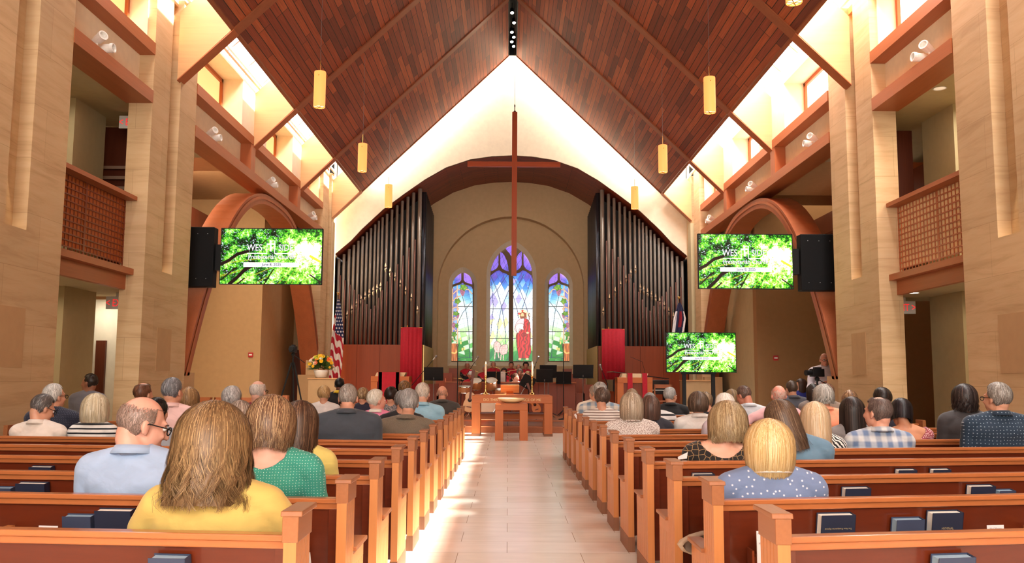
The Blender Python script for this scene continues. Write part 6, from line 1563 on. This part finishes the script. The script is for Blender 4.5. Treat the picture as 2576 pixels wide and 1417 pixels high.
def person(label, px, py, Y, top, hair, skin=(214, 160, 132), yaw=0.0, tilt=0.0, roll=0.0, k=1.0, sw=0.185, near=0, neckcut=None, collar=None, sleeves='long',
           glass=False, face=False, rz=0.0, seat=0.43, floor=0.0, group='people seated in the pews', body_w=1.0, stand=False, arm=None, yoke=None, robe=False, lean=0.0, hunch=0.0, aw=0.02):
    _seed[0] += 1; seed = _seed[0]
    p = at(px, py, Y)                     # px, py: the top of the head in the photo
    hz = p.z - floor - (0.119 + 0.8 * (hair or {}).get('vol', 0.0)) * k * (0.5 + 0.5 * math.cos(R(tilt)))
    root = thing('person', label, 'person', (p.x, Y, floor), rz, group)
    vx = {0: 0.017, 1: 0.0125, 2: 0.0095}[near]
    yaw, tilt, roll = R(yaw), R(tilt), R(roll)
    # head turns about the top of the neck
    piv = Vector((0, -0.03, -0.10)) * k
    Rm = (Matrix.Rotation(yaw, 3, 'Z') @ Matrix.Rotation(-tilt, 3, 'X') @ Matrix.Rotation(roll, 3, 'Y'))
    MH = Matrix.Translation(Vector((0, 0, hz)))  @ Matrix.Translation(-(Rm @ (-piv)) * 0 ) @ Rm.to_4x4()
    neck_top = MH @ piv; nt_ = Vector(neck_top)
    sh = hz - 0.195 * k - hunch                 # shoulder height
    by = -0.02 - 0.25 * math.sin(tilt) * 0.35  # torso sits a little behind the head
    base = Vector((lean * 0.8, by, sh + 0.055))
    pelv = Vector((lean, by + 0.065, (seat + 0.125) if not stand else 0.92))
    m = MB(); head_parts(m, MH, k)
    nr = 0.054 if sw > 0.195 else 0.046
    capsule(m, nt_ + Vector((0, 0, 0.04)), base + Vector((0, 0, -0.04)), nr * k, (nr + 0.014) * k)
    bw = body_w
    def torso(m, g=0.0, arms=True):
        m.ball(base + Vector((0, 0.0, -0.045)), (sw * 0.80 + g, 0.075 + g, 0.065 + g), 18, 10)
        n_ = 5
        for i in range(n_):
            u = i / (n_ - 1); c = Vector((base.x, base.y, sh - 0.08)).lerp(pelv + Vector((0, 0, 0.05)), u)
            w = (sw * (0.98 - 0.12 * math.sin(u * PI)) + 0.012 * (u > 0.6)) * bw
            m.ball(c + Vector((0, 0.0, 0)), (w + g, (0.098 + 0.02 * u) * (0.75 + 0.25 * bw) + g, 0.13 + g), 20, 12)
        for s in (-1, 1):
            capsule(m, base + Vector((s * 0.04, 0, 0.0)), base + Vector((s * (sw - 0.005), 0.0, -0.065)), 0.042 + g, 0.058 + g)
    elb = {}; 
    for s in (-1, 1):
        zl = seat + 0.29; e = Vector((base.x + s * (sw + aw), base.y + 0.04, max(sh - 0.30, zl))); w_ = Vector((base.x + s * 0.1, base.y + 0.30, max(sh - 0.40, zl) + 0.01)); elb[s] = (Vector((base.x + s * (sw + 0.008), base.y, sh - 0.02)), e, w_)
    if arm: 
        for s, (e, w_) in arm.items(): elb[s] = (elb[s][0], Vector(e) + Vector((0, 0, hz)), Vector(w_) + Vector((0, 0, hz)))
    torso(m)
    for s, (a, e, w_) in elb.items():
        capsule(m, a, e, 0.05, 0.04); capsule(m, e, w_, 0.038, 0.027)
        d = (w_ - e).normalized(); up = Vector((0, 0, 1)); sd = d.cross(up).normalized(); nn = sd.cross(d)
        m.ball(w_ + d * 0.05, (0.04, 0.05, 0.02), 12, 8, M=Matrix((sd, d, nn)).transposed())
        for f_, (o_, l_) in enumerate(((-0.03, 0.062), (-0.01, 0.075), (0.01, 0.07), (0.03, 0.055))):
            b0 = w_ + d * 0.085 + sd * o_; b1 = b0 + d * l_ * 0.6 - nn * 0.012; capsule(m, b0, b1, 0.0095, 0.0085, 8); capsule(m, b1, b1 + d * l_ * 0.3 - nn * 0.025, 0.0085, 0.0075, 8)
        t0 = w_ + d * 0.03 - sd * s * 0.035; capsule(m, t0, t0 + d * 0.045 - sd * s * 0.02 - nn * 0.01, 0.012, 0.009, 8)
    # legs
    if not stand:
        for s in (-1, 1):
            h_ = pelv + Vector((s * 0.09, 0.0, -0.01)); kn = Vector((s * 0.12, pelv.y + 0.40, pelv.z - 0.02)); an = Vector((s * 0.12, pelv.y + 0.38, 0.07))
            capsule(m, h_, kn, 0.075, 0.055); capsule(m, kn, an, 0.052, 0.036); m.ball(an + Vector((0, 0.06, -0.03)), (0.04, 0.11, 0.035), 12, 8)
    else:
        for s in (-1, 1):
            h_ = pelv + Vector((s * 0.09, 0, -0.02)); kn = h_ + Vector((0, 0.02, -0.42)); an = Vector((s * 0.1, pelv.y, 0.08))
            capsule(m, h_, kn, 0.085, 0.058); capsule(m, kn, an, 0.055, 0.038); m.ball(an + Vector((0, 0.06, -0.04)), (0.04, 0.12, 0.035), 12, 8)
    sk = skin_mat(skin)
    body = remeshed(m, vx, 'body', sk, root, 2)
    # garment
    g = MB(); ga = 0.013
    torso(g, ga)
    for s, (a, e, w_) in elb.items():
        wl = {'long': 1.0, 'short': 0.6, 'none': 0.0}[sleeves]
        if wl >= 1: capsule(g, a, e, 0.066, 0.056); capsule(g, e, e.lerp(w_, 0.85), 0.054, 0.042)
        elif wl > 0: capsule(g, a, a.lerp(e, 0.75), 0.07, 0.062)
    if robe: 
        for i in range(4): g.ball(pelv + Vector((0, 0.1, -0.12 * i)), (sw + 0.05, 0.2, 0.14), 16, 10)
    ph = rndp = random.Random(seed); a1, a2, a3 = rndp.uniform(0, 6), rndp.uniform(0, 6), rndp.uniform(0, 6)
    def folds(co):
        x, y, z = co[:, 0], co[:, 1], co[:, 2] - hz
        f = 0.5 * np.sin(x * 26 + z * 19 + a1 + 1.4 * np.sin(z * 13 + a2)) + 0.35 * np.sin(x * 15 - z * 34 + a2 + 1.2 * np.sin(x * 17)) + 0.3 * np.sin(z * 52 + 3 * np.sin(x * 9 + a3))
        return 0.0055 * f * np.clip((-(z) - 0.18) * 5, 0.15, 1.2)
    nb = base + Vector((0, 0, 0.0))
    if neckcut:
        rad, depth = neckcut
        def cut(co): 
            d = np.hypot((co[:, 0] - base.x) / rad, 1e-6 + 0 * co[:, 0]); lim = sh + 0.045 - depth * np.clip(1 - d ** 2, 0, 1) + 0.0
            f = co.copy(); f[:, 2] = np.minimum(co[:, 2], lim); return (co[:, 2] > lim) & (d < 1.0) | (co[:, 2] > sh + 0.09), f
    else:
        def cut(co):
            dx, dy = co[:, 0] - nb.x, co[:, 1] - nb.y - 0.01; q = np.hypot(dx, dy) + 1e-6; f = co.copy(); k_ = (nr + 0.012) / q
            f[:, 0] = nb.x + dx * k_; f[:, 1] = nb.y + 0.01 + dy * k_; return (q < nr + 0.012) & (co[:, 2] > sh + 0.03), f
    shirt = remeshed(g, vx * 1.1, 'robe' if robe else 'top', top, root, 3, folds, cut)
    if near and not robe: sd_ = shirt.modifiers.new('thick', 'SOLIDIFY'); sd_.thickness = 0.004; sd_.offset = 1
    if collar:
        c = MB(); n_ = 28; rings = []
        for (dr, dz) in ((0.004, 0.0), (0.006, 0.045), (0.014, 0.05), (0.036, 0.012)):
            for i in range(n_):
                a = 2 * PI * i / n_; sg = math.cos(a)
                rings.append((base.x + (nt_.x - base.x) * 0.3 + (nr * k + 0.012 + dr) * math.sin(a), base.y + (nt_.y - base.y) * 0.35 - (nr * k + 0.014 + dr) * math.cos(a), sh + 0.045 + dz + (0.012 * sg)))
        c.add(rings, [(j * n_ + i, j * n_ + (i + 1) % n_, (j + 1) * n_ + (i + 1) % n_, (j + 1) * n_ + i) for j in range(3) for i in range(n_)])
        cm = c.build('collar', collar if not isinstance(collar, bool) else top, root, smooth=True); sd_ = cm.modifiers.new('thick', 'SOLIDIFY'); sd_.thickness = 0.004
    lo_ = MB()
    if not stand:
        lo_.ball(pelv + Vector((0, 0.0, -0.015)), (sw * 0.98 * bw + 0.02, 0.14, 0.10), 16, 10)
        for s in (-1, 1):
            h_ = pelv + Vector((s * 0.09, 0.0, -0.01)); kn = Vector((s * 0.12, pelv.y + 0.40, pelv.z - 0.02)); an = Vector((s * 0.12, pelv.y + 0.38, 0.12))
            capsule(lo_, h_, kn, 0.088, 0.066); capsule(lo_, kn, an, 0.062, 0.05)
    else:
        lo_.ball(pelv, (sw * 0.95, 0.13, 0.12), 16, 10)
        for s in (-1, 1):
            h_ = pelv + Vector((s * 0.09, 0, -0.02)); kn = h_ + Vector((0, 0.02, -0.42)); capsule(lo_, h_, kn, 0.095, 0.07); capsule(lo_, kn, Vector((s * 0.1, pelv.y, 0.1)), 0.068, 0.055)
    remeshed(lo_, 0.02, 'trousers', TROU, root, 2)
    if yoke:
        # red yoke over the robe, with a small cross: the robe's own surface lifted a little
        me = shirt.data; n = len(me.vertices); co = np.empty(n * 3); me.vertices.foreach_get('co', co); co = co.reshape(-1, 3); no = np.empty(n * 3); me.vertices.foreach_get('normal', no); no = no.reshape(-1, 3)
        ok = (co[:, 2] > sh - 0.19 + 0.75 * np.abs(co[:, 0])) ; pts = co + no * 0.006
        fs = [tuple(q.vertices) for q in me.polygons if all(ok[v] for v in q.vertices)]; used = sorted({v for f in fs for v in f}); ix = {v: i for i, v in enumerate(used)}
        MB().add([tuple(pts[v]) for v in used], [tuple(ix[v] for v in f) for f in fs]).build('yoke', RED, root, smooth=True)
        MB().box(-0.008, 0.008, base.y + 0.15, base.y + 0.16, sh - 0.16, sh - 0.06).box(-0.03, 0.03, base.y + 0.15, base.y + 0.16, sh - 0.105, sh - 0.09).build('cross_badge', GOLDC, root)
    if hair: make_hair(hair, MH, k, root, near, seed)
    if face: face_details(root, MH, k, root)
    if glass: glasses(MH, k, root)
    root['_m'] = 0; del root['_m']
    return root, MH, base, sh
def row(r, px, d=0.22):
    x = 1.0 if px > 1278 else -1.0
    for _ in range(5): Y = back_y(r, x) + d; x = at(px, 1000, Y).x
    return Y
# ---- hair styles
def H(kind, col, **kw): d = dict(kind=kind, col=col); d.update(kw); return d
S = lambda col, **kw: H('short', col, **{**dict(vol=0.012, open=68), **kw})
B = lambda col, **kw: H('long', col, **{**dict(vol=0.028, len=0.10, tuck=0.12, open=60), **kw})
GREY = (150, 146, 142); SILVER = (206, 202, 196); BROWN = (92, 66, 50); DKBROWN = (48, 36, 30); BLOND = (206, 172, 122); BLK = (26, 22, 22)
# ================= left block, from the camera to the front
person('woman in a mustard yellow sweater with long wavy light brown hair, nearest on the left', 541, 1012, row(0, 530, 0.24), cloth('mustard_knit', (208, 176, 96)),
       B((122, 92, 62), hi=(172, 138, 96), lo=(70, 50, 34), vol=0.058, len=0.215, flare=0.05, curl=0.026, tuck=0.0, backin=0.0, n=7500), near=2, sw=0.205, body_w=1.12, k=1.04, tilt=8, lean=0.03, aw=0.08)
person('bald man in a light blue shirt with dark glasses, looking down to the right', 362, 1000, row(1, 365, 0.25), cloth('light_blue_shirt', (166, 186, 218)),
       S((140, 116, 104), bald=1.02, vol=0.003, nape=-0.055, n=5200, hi=(190, 160, 150), lo=(110, 90, 84)), skin=(226, 170, 150), yaw=-52, tilt=16, near=2, sw=0.225, body_w=1.1, k=1.16, collar=True, glass=True, face=True, hunch=-0.03, aw=0.035)
person('woman in a green top with a small white print and a brown bob', 684, 1000, row(1, 684, 0.24), cloth('green_print', (56, 152, 134), 'dots', (206, 232, 222), 75),
       B((116, 84, 62), hi=(206, 170, 128), lo=(62, 42, 32), vol=0.040, len=0.13, tuck=0.14, backin=0.16, n=5600, curl=0.004), near=2, sw=0.205, tilt=22, hunch=-0.02, neckcut=(0.105, 0.055), body_w=1.0, sleeves='long', skin=(232, 180, 160), k=1.02, aw=0.03)
person('woman in a pale yellow cardigan with long dark brown hair, beside the green top', 757, 1010, row(2, 757, 0.24), cloth('pale_yellow_cardigan', (232, 212, 122)),
       B((84, 60, 46), hi=(130, 98, 74), lo=(44, 30, 26), vol=0.03, len=0.20, tuck=0.0, flare=0.0, curl=0.006, backin=0.0), near=1, sw=0.185, tilt=10, lean=-0.03)
person('person in a grey shirt with black hair, half hidden behind the bald man', 398, 1000, row(4, 398), cloth('heather_grey', (150, 152, 160)), S(BLK, vol=0.014), near=0, sw=0.20)
person('woman with light grey brown hair between the yellow sweater and the maroon shirt', 606, 1008, row(4, 606), cloth('oatmeal', (200, 186, 172)), B((150, 130, 116), hi=(206, 190, 176), lo=(90, 74, 66), vol=0.022, len=0.14), near=1, sw=0.17)
person('man in a white polo shirt with grey hair, looking down at the far left', 110, 994, row(5, 124), cloth('white_polo', (232, 218, 206)), S((98, 92, 90), hi=(150, 142, 138), lo=(60, 56, 54), vol=0.012), yaw=-38, tilt=24, near=1, sw=0.195, collar=True, glass=True, face=True, body_w=0.95, k=1.04, aw=0.005)
person('white haired man in a navy shirt, behind the white polo at the far left', 140, 965, row(6, 130), cloth('navy_pindot', (34, 40, 60), 'dots', (120, 124, 140), 60), S(SILVER, vol=0.018, hi=(236, 232, 226)), yaw=-30, near=1, sw=0.22, collar=True, glass=True, k=1.05)
person('woman in a black and white striped top with a silver blond bob', 243, 990, row(5, 243), cloth('breton_stripes', (228, 224, 220), 'stripes', (26, 28, 34), 7.5), B((206, 190, 158), hi=(238, 228, 206), lo=(150, 130, 100), vol=0.040, len=0.115, tuck=0.05, flare=0.06), near=1, sw=0.165, k=1.0, aw=0.0)
person('man with thin auburn hair in a brown jacket by the left pier', 363, 961, row(7, 363), cloth('brown_jacket', (82, 66, 56)), S((112, 72, 52), bald=0.55, vol=0.012), yaw=-25, near=0, sw=0.18, k=1.1, aw=0.0)
person('grey haired man in a pink shirt', 437, 950, row(6, 437), cloth('pink_shirt', (240, 200, 196)), S((120, 120, 124), hi=(170, 170, 174), lo=(80, 78, 80), vol=0.016), yaw=-18, near=1, sw=0.215, collar=True, k=1.12)
person('woman with wavy sandy brown hair next to the pink shirt', 476, 974, row(7, 476), cloth('sand_top', (210, 176, 140)), B((146, 112, 74), hi=(196, 160, 116), lo=(92, 66, 44), vol=0.034, len=0.12, curl=0.012), near=1, sw=0.155, k=1.05, aw=0.0, lean=0.03)
person('woman with curly silver grey hair before the tan transept wall', 585, 971, row(7, 585), cloth('blush_top', (226, 196, 190)), S((176, 172, 170), hi=(220, 216, 214), lo=(96, 92, 92), vol=0.038, n=1600), near=1, sw=0.18, k=1.02)
person('bald man with a white fringe of hair in a maroon shirt and glasses', 651, 957, row(8, 651), cloth('maroon_shirt', (128, 20, 42)), S((220, 206, 196), bald=0.9, vol=0.008), skin=(228, 178, 156), yaw=-14, near=1, sw=0.2, glass=True, k=1.15)
person('man with buzzed grey hair in a charcoal polo shirt', 877, 966, row(5, 877), cloth('charcoal_polo', (66, 72, 82)), S((146, 134, 126), vol=0.004, hi=(190, 180, 172), lo=(110, 98, 90), n=3200), skin=(226, 168, 142), near=1, sw=0.245, collar=True, body_w=1.2, k=1.04, tilt=-2)
person('person in a dark maroon top hidden behind the charcoal polo shirt', 868, 985, row(9, 868), cloth('dark_maroon', (64, 28, 40)), S(DKBROWN), near=0, sw=0.22)
person('woman with short golden blond hair in a white jacket', 816, 970, row(11, 816), cloth('white_jacket', (228, 220, 216)), S((196, 156, 104), hi=(228, 196, 150), lo=(140, 104, 66), vol=0.024), near=1, sw=0.20, k=1.05)
person('dark haired cleric in a black robe with a yellow trimmed collar', 855, 951, 15.6, cloth('black_robe', (22, 22, 26)), S(BLK, vol=0.010), skin=(110, 70, 54), near=0, sw=0.2, collar=cloth('yellow_trim', (226, 190, 40)), k=1.0)
person('woman with short sandy hair in a dark navy top', 914, 975, row(11, 914), cloth('dark_navy', (38, 36, 58)), S((150, 118, 84), hi=(196, 166, 126), lo=(100, 74, 52), vol=0.024), near=0, sw=0.17, yaw=-12)
person('woman with short white hair in a pink sweater, turned to the right', 949, 979, row(8, 949), cloth('pink_sweater', (240, 142, 178)), S((232, 222, 206), hi=(250, 246, 236), lo=(190, 176, 156), vol=0.020), yaw=-58, near=1, sw=0.19, face=True, k=1.06, skin=(224, 166, 146), collar=plain('pearls', (0.85, 0.8, 0.72), 0.3))
person('woman with short dark hair in a patterned blouse with a red circle', 985, 973, row(10, 985), cloth('dark_pattern', (92, 96, 104), 'fleck', (190, 176, 170), 60), S((48, 34, 30), vol=0.020), near=0, sw=0.18, yaw=-10, k=1.05)
person('person with curly light brown hair just before the red banner', 1018, 958, 15.6, cloth('black_robe', (22, 22, 26)), S((128, 92, 58), hi=(176, 136, 90), vol=0.036, n=500), near=0, sw=0.18)
person('grey haired person in black behind the brown tweed jacket', 1012, 982, row(7, 1012), cloth('black_jacket', (30, 30, 34)), S((140, 136, 134)), near=0, sw=0.2)
person('grey haired man in a brown tweed jacket', 1029, 978, row(6, 1029), cloth('brown_tweed', (112, 98, 82), 'fleck', (130, 116, 98), 160), S((146, 142, 140), hi=(196, 192, 190), lo=(100, 96, 94), vol=0.017, n=3000), near=1, sw=0.235, collar=True, body_w=1.0, k=1.12, lean=-0.03)
person('white haired man in a sky blue shirt', 1064, 963, row(9, 1064), cloth('sky_blue_shirt', (158, 206, 230)), S((222, 206, 190), hi=(244, 236, 226), vol=0.012), yaw=-10, near=1, sw=0.225, collar=True, k=1.12, skin=(228, 176, 150))
person('bald man in a dark grey jacket at the aisle, near the drums', 1113, 971, row(11, 1113), cloth('dark_grey_jacket', (72, 68, 64)), S((180, 140, 120), bald=1.2, vol=0.002), skin=(224, 164, 136), near=1, sw=0.215, collar=True, k=1.0)
person('person in a grey shirt seen in profile in the left side aisle', 226, 940, 12.2, cloth('slate_shirt', (110, 110, 124)), S(DKBROWN), yaw=80, near=0, skin=(150, 100, 76), group='people at the sides of the church')
# ================= right block
person('woman with a smooth golden blond bob in a blue top with small white flowers', 1932, 1055, row(1, 1932, 0.24), cloth('blue_floral', (112, 128, 164), 'floral', (214, 214, 226), 26),
       B((214, 178, 122), hi=(240, 216, 170), lo=(168, 126, 76), vol=0.036, len=0.118, tuck=0.16, backin=0.10, n=6000), near=2, sw=0.205, body_w=1.0, collar=plain('white_scarf', s2l(226, 214, 206), 0.9), skin=(236, 188, 162), k=1.03, hunch=-0.035, aw=0.03)
person('woman in a leopard print blouse with a thick ash blond bob', 1829, 1010, row(3, 1829, 0.22), cloth('leopard_print', (30, 22, 20), 'cells', (150, 118, 80), 27),
       B((158, 130, 94), hi=(212, 190, 150), lo=(98, 76, 52), vol=0.052, len=0.125, tuck=0.10, flare=0.03, n=5000, curl=0.006), near=2, sw=0.205, hunch=-0.02, neckcut=(0.15, 0.085), skin=(234, 178, 152), tilt=10, body_w=1.0, k=1.05, lean=-0.07, aw=0.02)
person('woman in a denim shirt with long straight brown hair', 1965, 1006, row(3, 1965, 0.24), cloth('denim', (104, 136, 160)),
       B((102, 78, 62), hi=(158, 128, 100), lo=(58, 42, 34), vol=0.036, len=0.24, flare=0.05, tuck=0.0, curl=0.006, backin=-0.05, n=3200), near=2, sw=0.19, roll=-14, lean=0.12, tilt=10, collar=True)
person('woman with long straight platinum blond hair', 2048, 1011, row(4, 2048, 0.22), cloth('black_white_print', (30, 28, 32), 'zebra', (226, 220, 216), 16),
       B((222, 190, 150), hi=(246, 228, 200), lo=(176, 138, 98), vol=0.036, len=0.235, flare=0.08, tuck=0.0, backin=-0.05, n=3200), near=2, sw=0.18)
person('balding man in a blue plaid shirt, turned to the left', 2206, 996, row(4, 2206), cloth('blue_plaid', (206, 206, 206), 'plaid', (104, 124, 158), 11),
       S((104, 86, 80), bald=0.42, hi=(140, 120, 112), lo=(70, 56, 52), vol=0.012, n=3200), yaw=32, near=2, sw=0.225, collar=True, skin=(228, 170, 146), k=1.12, body_w=1.15)
person('woman with very long black hair next to the plaid shirt', 2141, 999, row(5, 2141), cloth('mid_grey_top', (140, 134, 134)), B((40, 32, 30), hi=(74, 60, 56), lo=(18, 14, 14), vol=0.032, len=0.30, tuck=0.0, flare=0.04, backin=-0.05, n=2200), near=1, sw=0.165, aw=0.0)
person('woman with sleek black hair and a hair clip in a low red floral top', 2264, 1005, row(5, 2264, 0.27), cloth('red_floral', (160, 74, 84), 'fleck', (222, 176, 176), 60), B((28, 22, 24), hi=(60, 50, 52), lo=(12, 10, 10), vol=0.022, len=0.11, tuck=0.05, backin=-0.05), near=1, sw=0.175, neckcut=(0.17, 0.13), skin=(206, 146, 112), tilt=26, roll=12, k=1.0, sleeves='short', aw=0.0, lean=0.04)
person('person with wavy dark hair in a charcoal blazer near the right edge', 2423, 966, row(5, 2423), cloth('charcoal_blazer', (62, 58, 60)), B((46, 38, 38), hi=(84, 68, 62), lo=(22, 18, 18), vol=0.036, len=0.12, curl=0.016, tuck=0.10), near=1, sw=0.20, body_w=1.1)
person('grey haired man with glasses in a navy shirt with white dots at the right edge', 2505, 962, row(4, 2505), cloth('navy_dots', (26, 46, 66), 'dots', (150, 166, 180), 34), S((140, 130, 122), hi=(206, 200, 192), lo=(96, 86, 78), vol=0.020, n=3200), yaw=26, near=2, sw=0.25, collar=True, glass=True, k=1.06, body_w=1.2)
person('woman in a white blouse with a tiny floral print and a grey blond bob', 1588, 987, row(6, 1588), cloth('tiny_floral', (222, 212, 206), 'fleck', (150, 128, 120), 75), B((168, 148, 126), hi=(210, 194, 172), lo=(120, 100, 82), vol=0.034, len=0.125, tuck=0.08, flare=0.03), near=1, sw=0.215, body_w=1.0, k=1.04, collar=True, aw=0.01)
person('woman with a dark brown bob in a black top', 1635, 995, row(7, 1635), cloth('black_knit', (44, 44, 54)), B((92, 68, 58), hi=(128, 98, 84), lo=(54, 40, 36), vol=0.030, len=0.13, tuck=0.05, flare=0.05), near=1, sw=0.17, lean=0.03, aw=0.0)
person('grey haired person behind the dark brown bob, black and white top', 1634, 988, row(9, 1634), cloth('monochrome_top', (226, 224, 224), 'stripes', (30, 30, 36), 4), S((160, 156, 152)), near=0, sw=0.21, lean=0.1)
person('person with brown grey hair in a white and taupe striped top at the aisle', 1514, 975, row(9, 1514), cloth('taupe_stripes', (230, 222, 214), 'stripes', (120, 96, 88), 9), S((92, 72, 62), hi=(140, 116, 100), vol=0.026), near=1, sw=0.205, k=1.1, roll=6, tilt=6)
person('grey haired man in a pastel plaid shirt at the aisle', 1509, 961, row(10, 1509), cloth('pastel_plaid', (226, 216, 200), 'plaid', (120, 146, 170), 9), S((164, 158, 152), hi=(206, 202, 198), vol=0.022), near=0, sw=0.25, k=1.12)
person('man in a cream shirt behind the pastel plaid shirt', 1495, 969, row(11, 1495), cloth('cream_shirt', (238, 226, 208)), S((170, 150, 136)), near=0, sw=0.21, k=1.0, yaw=20)
person('woman with light brown hair in a black floral top, beyond the white blouse', 1589, 978, row(11, 1589), cloth('black_floral', (30, 28, 32), 'fleck', (200, 200, 206), 40), S((166, 140, 112), vol=0.026), near=0, sw=0.2, lean=-0.05)
person('grey haired man in a black jacket, turned right towards the screen', 1687, 974, row(11, 1687), cloth('black_suit', (24, 25, 30)), S((176, 172, 168), hi=(210, 206, 202), vol=0.018), yaw=-50, near=1, sw=0.215, face=True, k=1.06, collar=True)
person('woman with short dark brown hair in a white blouse', 1755, 985, row(7, 1755), cloth('white_blouse', (230, 224, 218)), B((88, 70, 58), hi=(126, 104, 88), lo=(52, 40, 34), vol=0.032, len=0.075, tuck=0.15), near=1, sw=0.21, collar=True, k=1.04)
person('woman in a dark top beyond the white blouse, light brown hair', 1774, 986, row(9, 1774), cloth('black_knit2', (38, 38, 44)), S((150, 124, 96), vol=0.022), near=0, sw=0.2, lean=0.1)
person('woman with fluffy snow white hair behind the ash blond bob', 1822, 989, row(6, 1822), cloth('lilac_top', (206, 190, 200)), S((240, 232, 222), hi=(255, 250, 244), lo=(206, 196, 186), vol=0.032), near=1, sw=0.17)
person('person with long dark blond hair just left of the bowed man', 1840, 979, row(10, 1840), cloth('dark_cardigan', (50, 50, 60)), B((140, 116, 88), vol=0.02, len=0.16), near=0, sw=0.17)
person('man in a pale blue grey polo with his head bowed', 1870, 972, row(9, 1870, 0.27), cloth('pale_blue_polo', (206, 212, 220)), S((108, 84, 74), hi=(140, 112, 100), vol=0.010), skin=(206, 140, 116), yaw=35, tilt=22, near=1, sw=0.2, collar=True, k=1.06, lean=0.08)
person('bald man with a pink scalp in a pink shirt, arm along the pew', 1958, 969, row(8, 1958), cloth('rose_shirt', (236, 186, 190)), S((220, 190, 176), bald=1.05, vol=0.006), skin=(232, 160, 140), near=1, sw=0.21, k=1.1, arm={-1: ((-0.34, 0.0, -0.28), (-0.5, 0.0, -0.42))})
person('man with dark hair in a grey suit near the dark transept wall', 1990, 958, row(11, 1990), cloth('grey_suit', (78, 80, 90)), S((78, 62, 52), vol=0.014), near=0, sw=0.225, collar=True, yaw=12, k=1.05, lean=0.05)
person('young woman in a royal blue robe seen in profile', 2013, 953, 17.6, cloth('royal_blue_robe', (30, 40, 130)), B((70, 48, 38), vol=0.02, len=0.14), yaw=78, near=0, sw=0.2, face=True, robe=True, group='people at the sides of the church')
person('woman with long dark hair beside the cameraman', 2045, 966, row(10, 2045), cloth('taupe_top', (120, 106, 100)), B((48, 38, 36), vol=0.022, len=0.17), near=0, sw=0.17)
person('person with reddish brown hair in front of the cameraman', 2080, 965, row(9, 2080), cloth('tan_cardigan', (150, 130, 116)), S((122, 84, 66), vol=0.02), near=0, sw=0.17)
person('man with wavy silver grey hair in a coral shirt', 2069, 967, row(7, 2069), cloth('coral_shirt', (250, 166, 130)), B((164, 158, 150), hi=(214, 208, 200), lo=(110, 104, 98), vol=0.026, len=0.07, curl=0.012, tuck=0.0), near=1, sw=0.225, collar=True, yaw=15, k=1.08)
person('person with thinning light brown hair by the right pier', 2136, 982, row(8, 2136), cloth('beige_top', (190, 176, 160)), B((118, 84, 58), hi=(180, 144, 110), vol=0.018, len=0.12), near=0, sw=0.18)
person('person with curly black hair in front of the bright pier', 2217, 975, row(7, 2217), cloth('navy_top', (40, 44, 60)), S((38, 28, 24), hi=(70, 54, 44), lo=(16, 12, 12), vol=0.036, n=1500), near=1, sw=0.19, k=1.0)
person('standing bald man with glasses and a moustache in a white shirt behind the video camera', 2074, 889, 16.45, cloth('white_stripe_shirt', (206, 196, 204)), S((200, 180, 166), bald=1.1, vol=0.003), skin=(196, 136, 112), near=1, sw=0.215, glass=True, face=True, rz=PI - 0.1, tilt=10, stand=True, floor=0.0, collar=True, group='people at the sides of the church',
       arm={1: ((0.30, 0.10, -0.52), (0.12, 0.34, -0.42)), -1: ((-0.27, 0.02, -0.54), (-0.02, 0.24, -0.68))}, k=1.0)
# ================= the choir
ROBE = cloth('choir_robe', (26, 24, 30))
def chor(label, px, py, Y, hair, skin=(190, 130, 106), yoke=True, tilt=4, top=None, rz=PI, yaw=0, k=1.0, glass=False, sw=0.168):
    p = at(px, py, Y)
    person(label, px, py, Y, top or ROBE, hair, skin=skin, rz=rz, yaw=yaw, tilt=tilt, near=0, sw=sw, face=True, yoke=yoke, seat=p.z - SZ - 0.74, floor=SZ, group='choir members', robe=True, k=k, glass=glass)
chor('choir man with white hair in a red yoked robe, leftmost of the back row', 1175.6, 910.5, 29.9, S((216, 212, 206)), (176, 116, 92))
chor('bald choir man in a red yoked robe beside the left candle', 1241, 908.6, 29.9, S((200, 196, 192), bald=0.9), (200, 140, 116))
chor('choir man with short brown hair in a red yoke, centre of the back row', 1286, 910, 29.9, S((60, 46, 40)))
chor('balding choir man looking down, right of centre in the back row', 1304.6, 917, 29.1, S((170, 160, 150), bald=0.8), tilt=30)
chor('choir man with thick dark hair in a red yoke, right of the back row', 1323, 910, 29.9, S((34, 28, 28), vol=0.03), k=1.02)
chor('grey haired choir member half hidden behind the left candle', 1220, 918.7, 29.1, S((196, 192, 186)))
chor('choir woman with dark hair and glasses in the middle row', 1268, 925.5, 28.3, B((62, 42, 34), vol=0.024, len=0.1), glass=True)
chor('choir woman with long grey hair in the middle row', 1308, 927, 28.35, B((150, 140, 132), vol=0.026, len=0.13))
chor('choir woman with short grey hair above the open music', 1264, 934.3, 27.5, S((140, 130, 124), vol=0.024))
chor('white haired singer bending down over the drums', 1184, 935.6, 26.7, S((222, 220, 222), vol=0.02), tilt=42)
chor('choir woman with brown hair in the front row near the right candle', 1317, 938.5, 26.9, B((124, 76, 56), vol=0.024, len=0.11))
chor('smiling choir woman with short blond hair and glasses', 1328, 933.8, 27.65, S((206, 180, 136), vol=0.026), glass=True)
chor('choir member whose white hair shows above the black music stand', 1368, 918.7, 29.1, S((226, 226, 230), vol=0.02))
chor('man with glasses low behind the right end of the choir rail', 1422, 947, 26.8, S((120, 110, 104)), glass=True, yoke=False)
chor('young man in a white shirt seen in profile before the choir', 1297, 939, 26.15, S((92, 56, 40), vol=0.014), (214, 150, 124), yoke=False, top=cloth('choir_white', (228, 226, 230)), yaw=72, tilt=10)
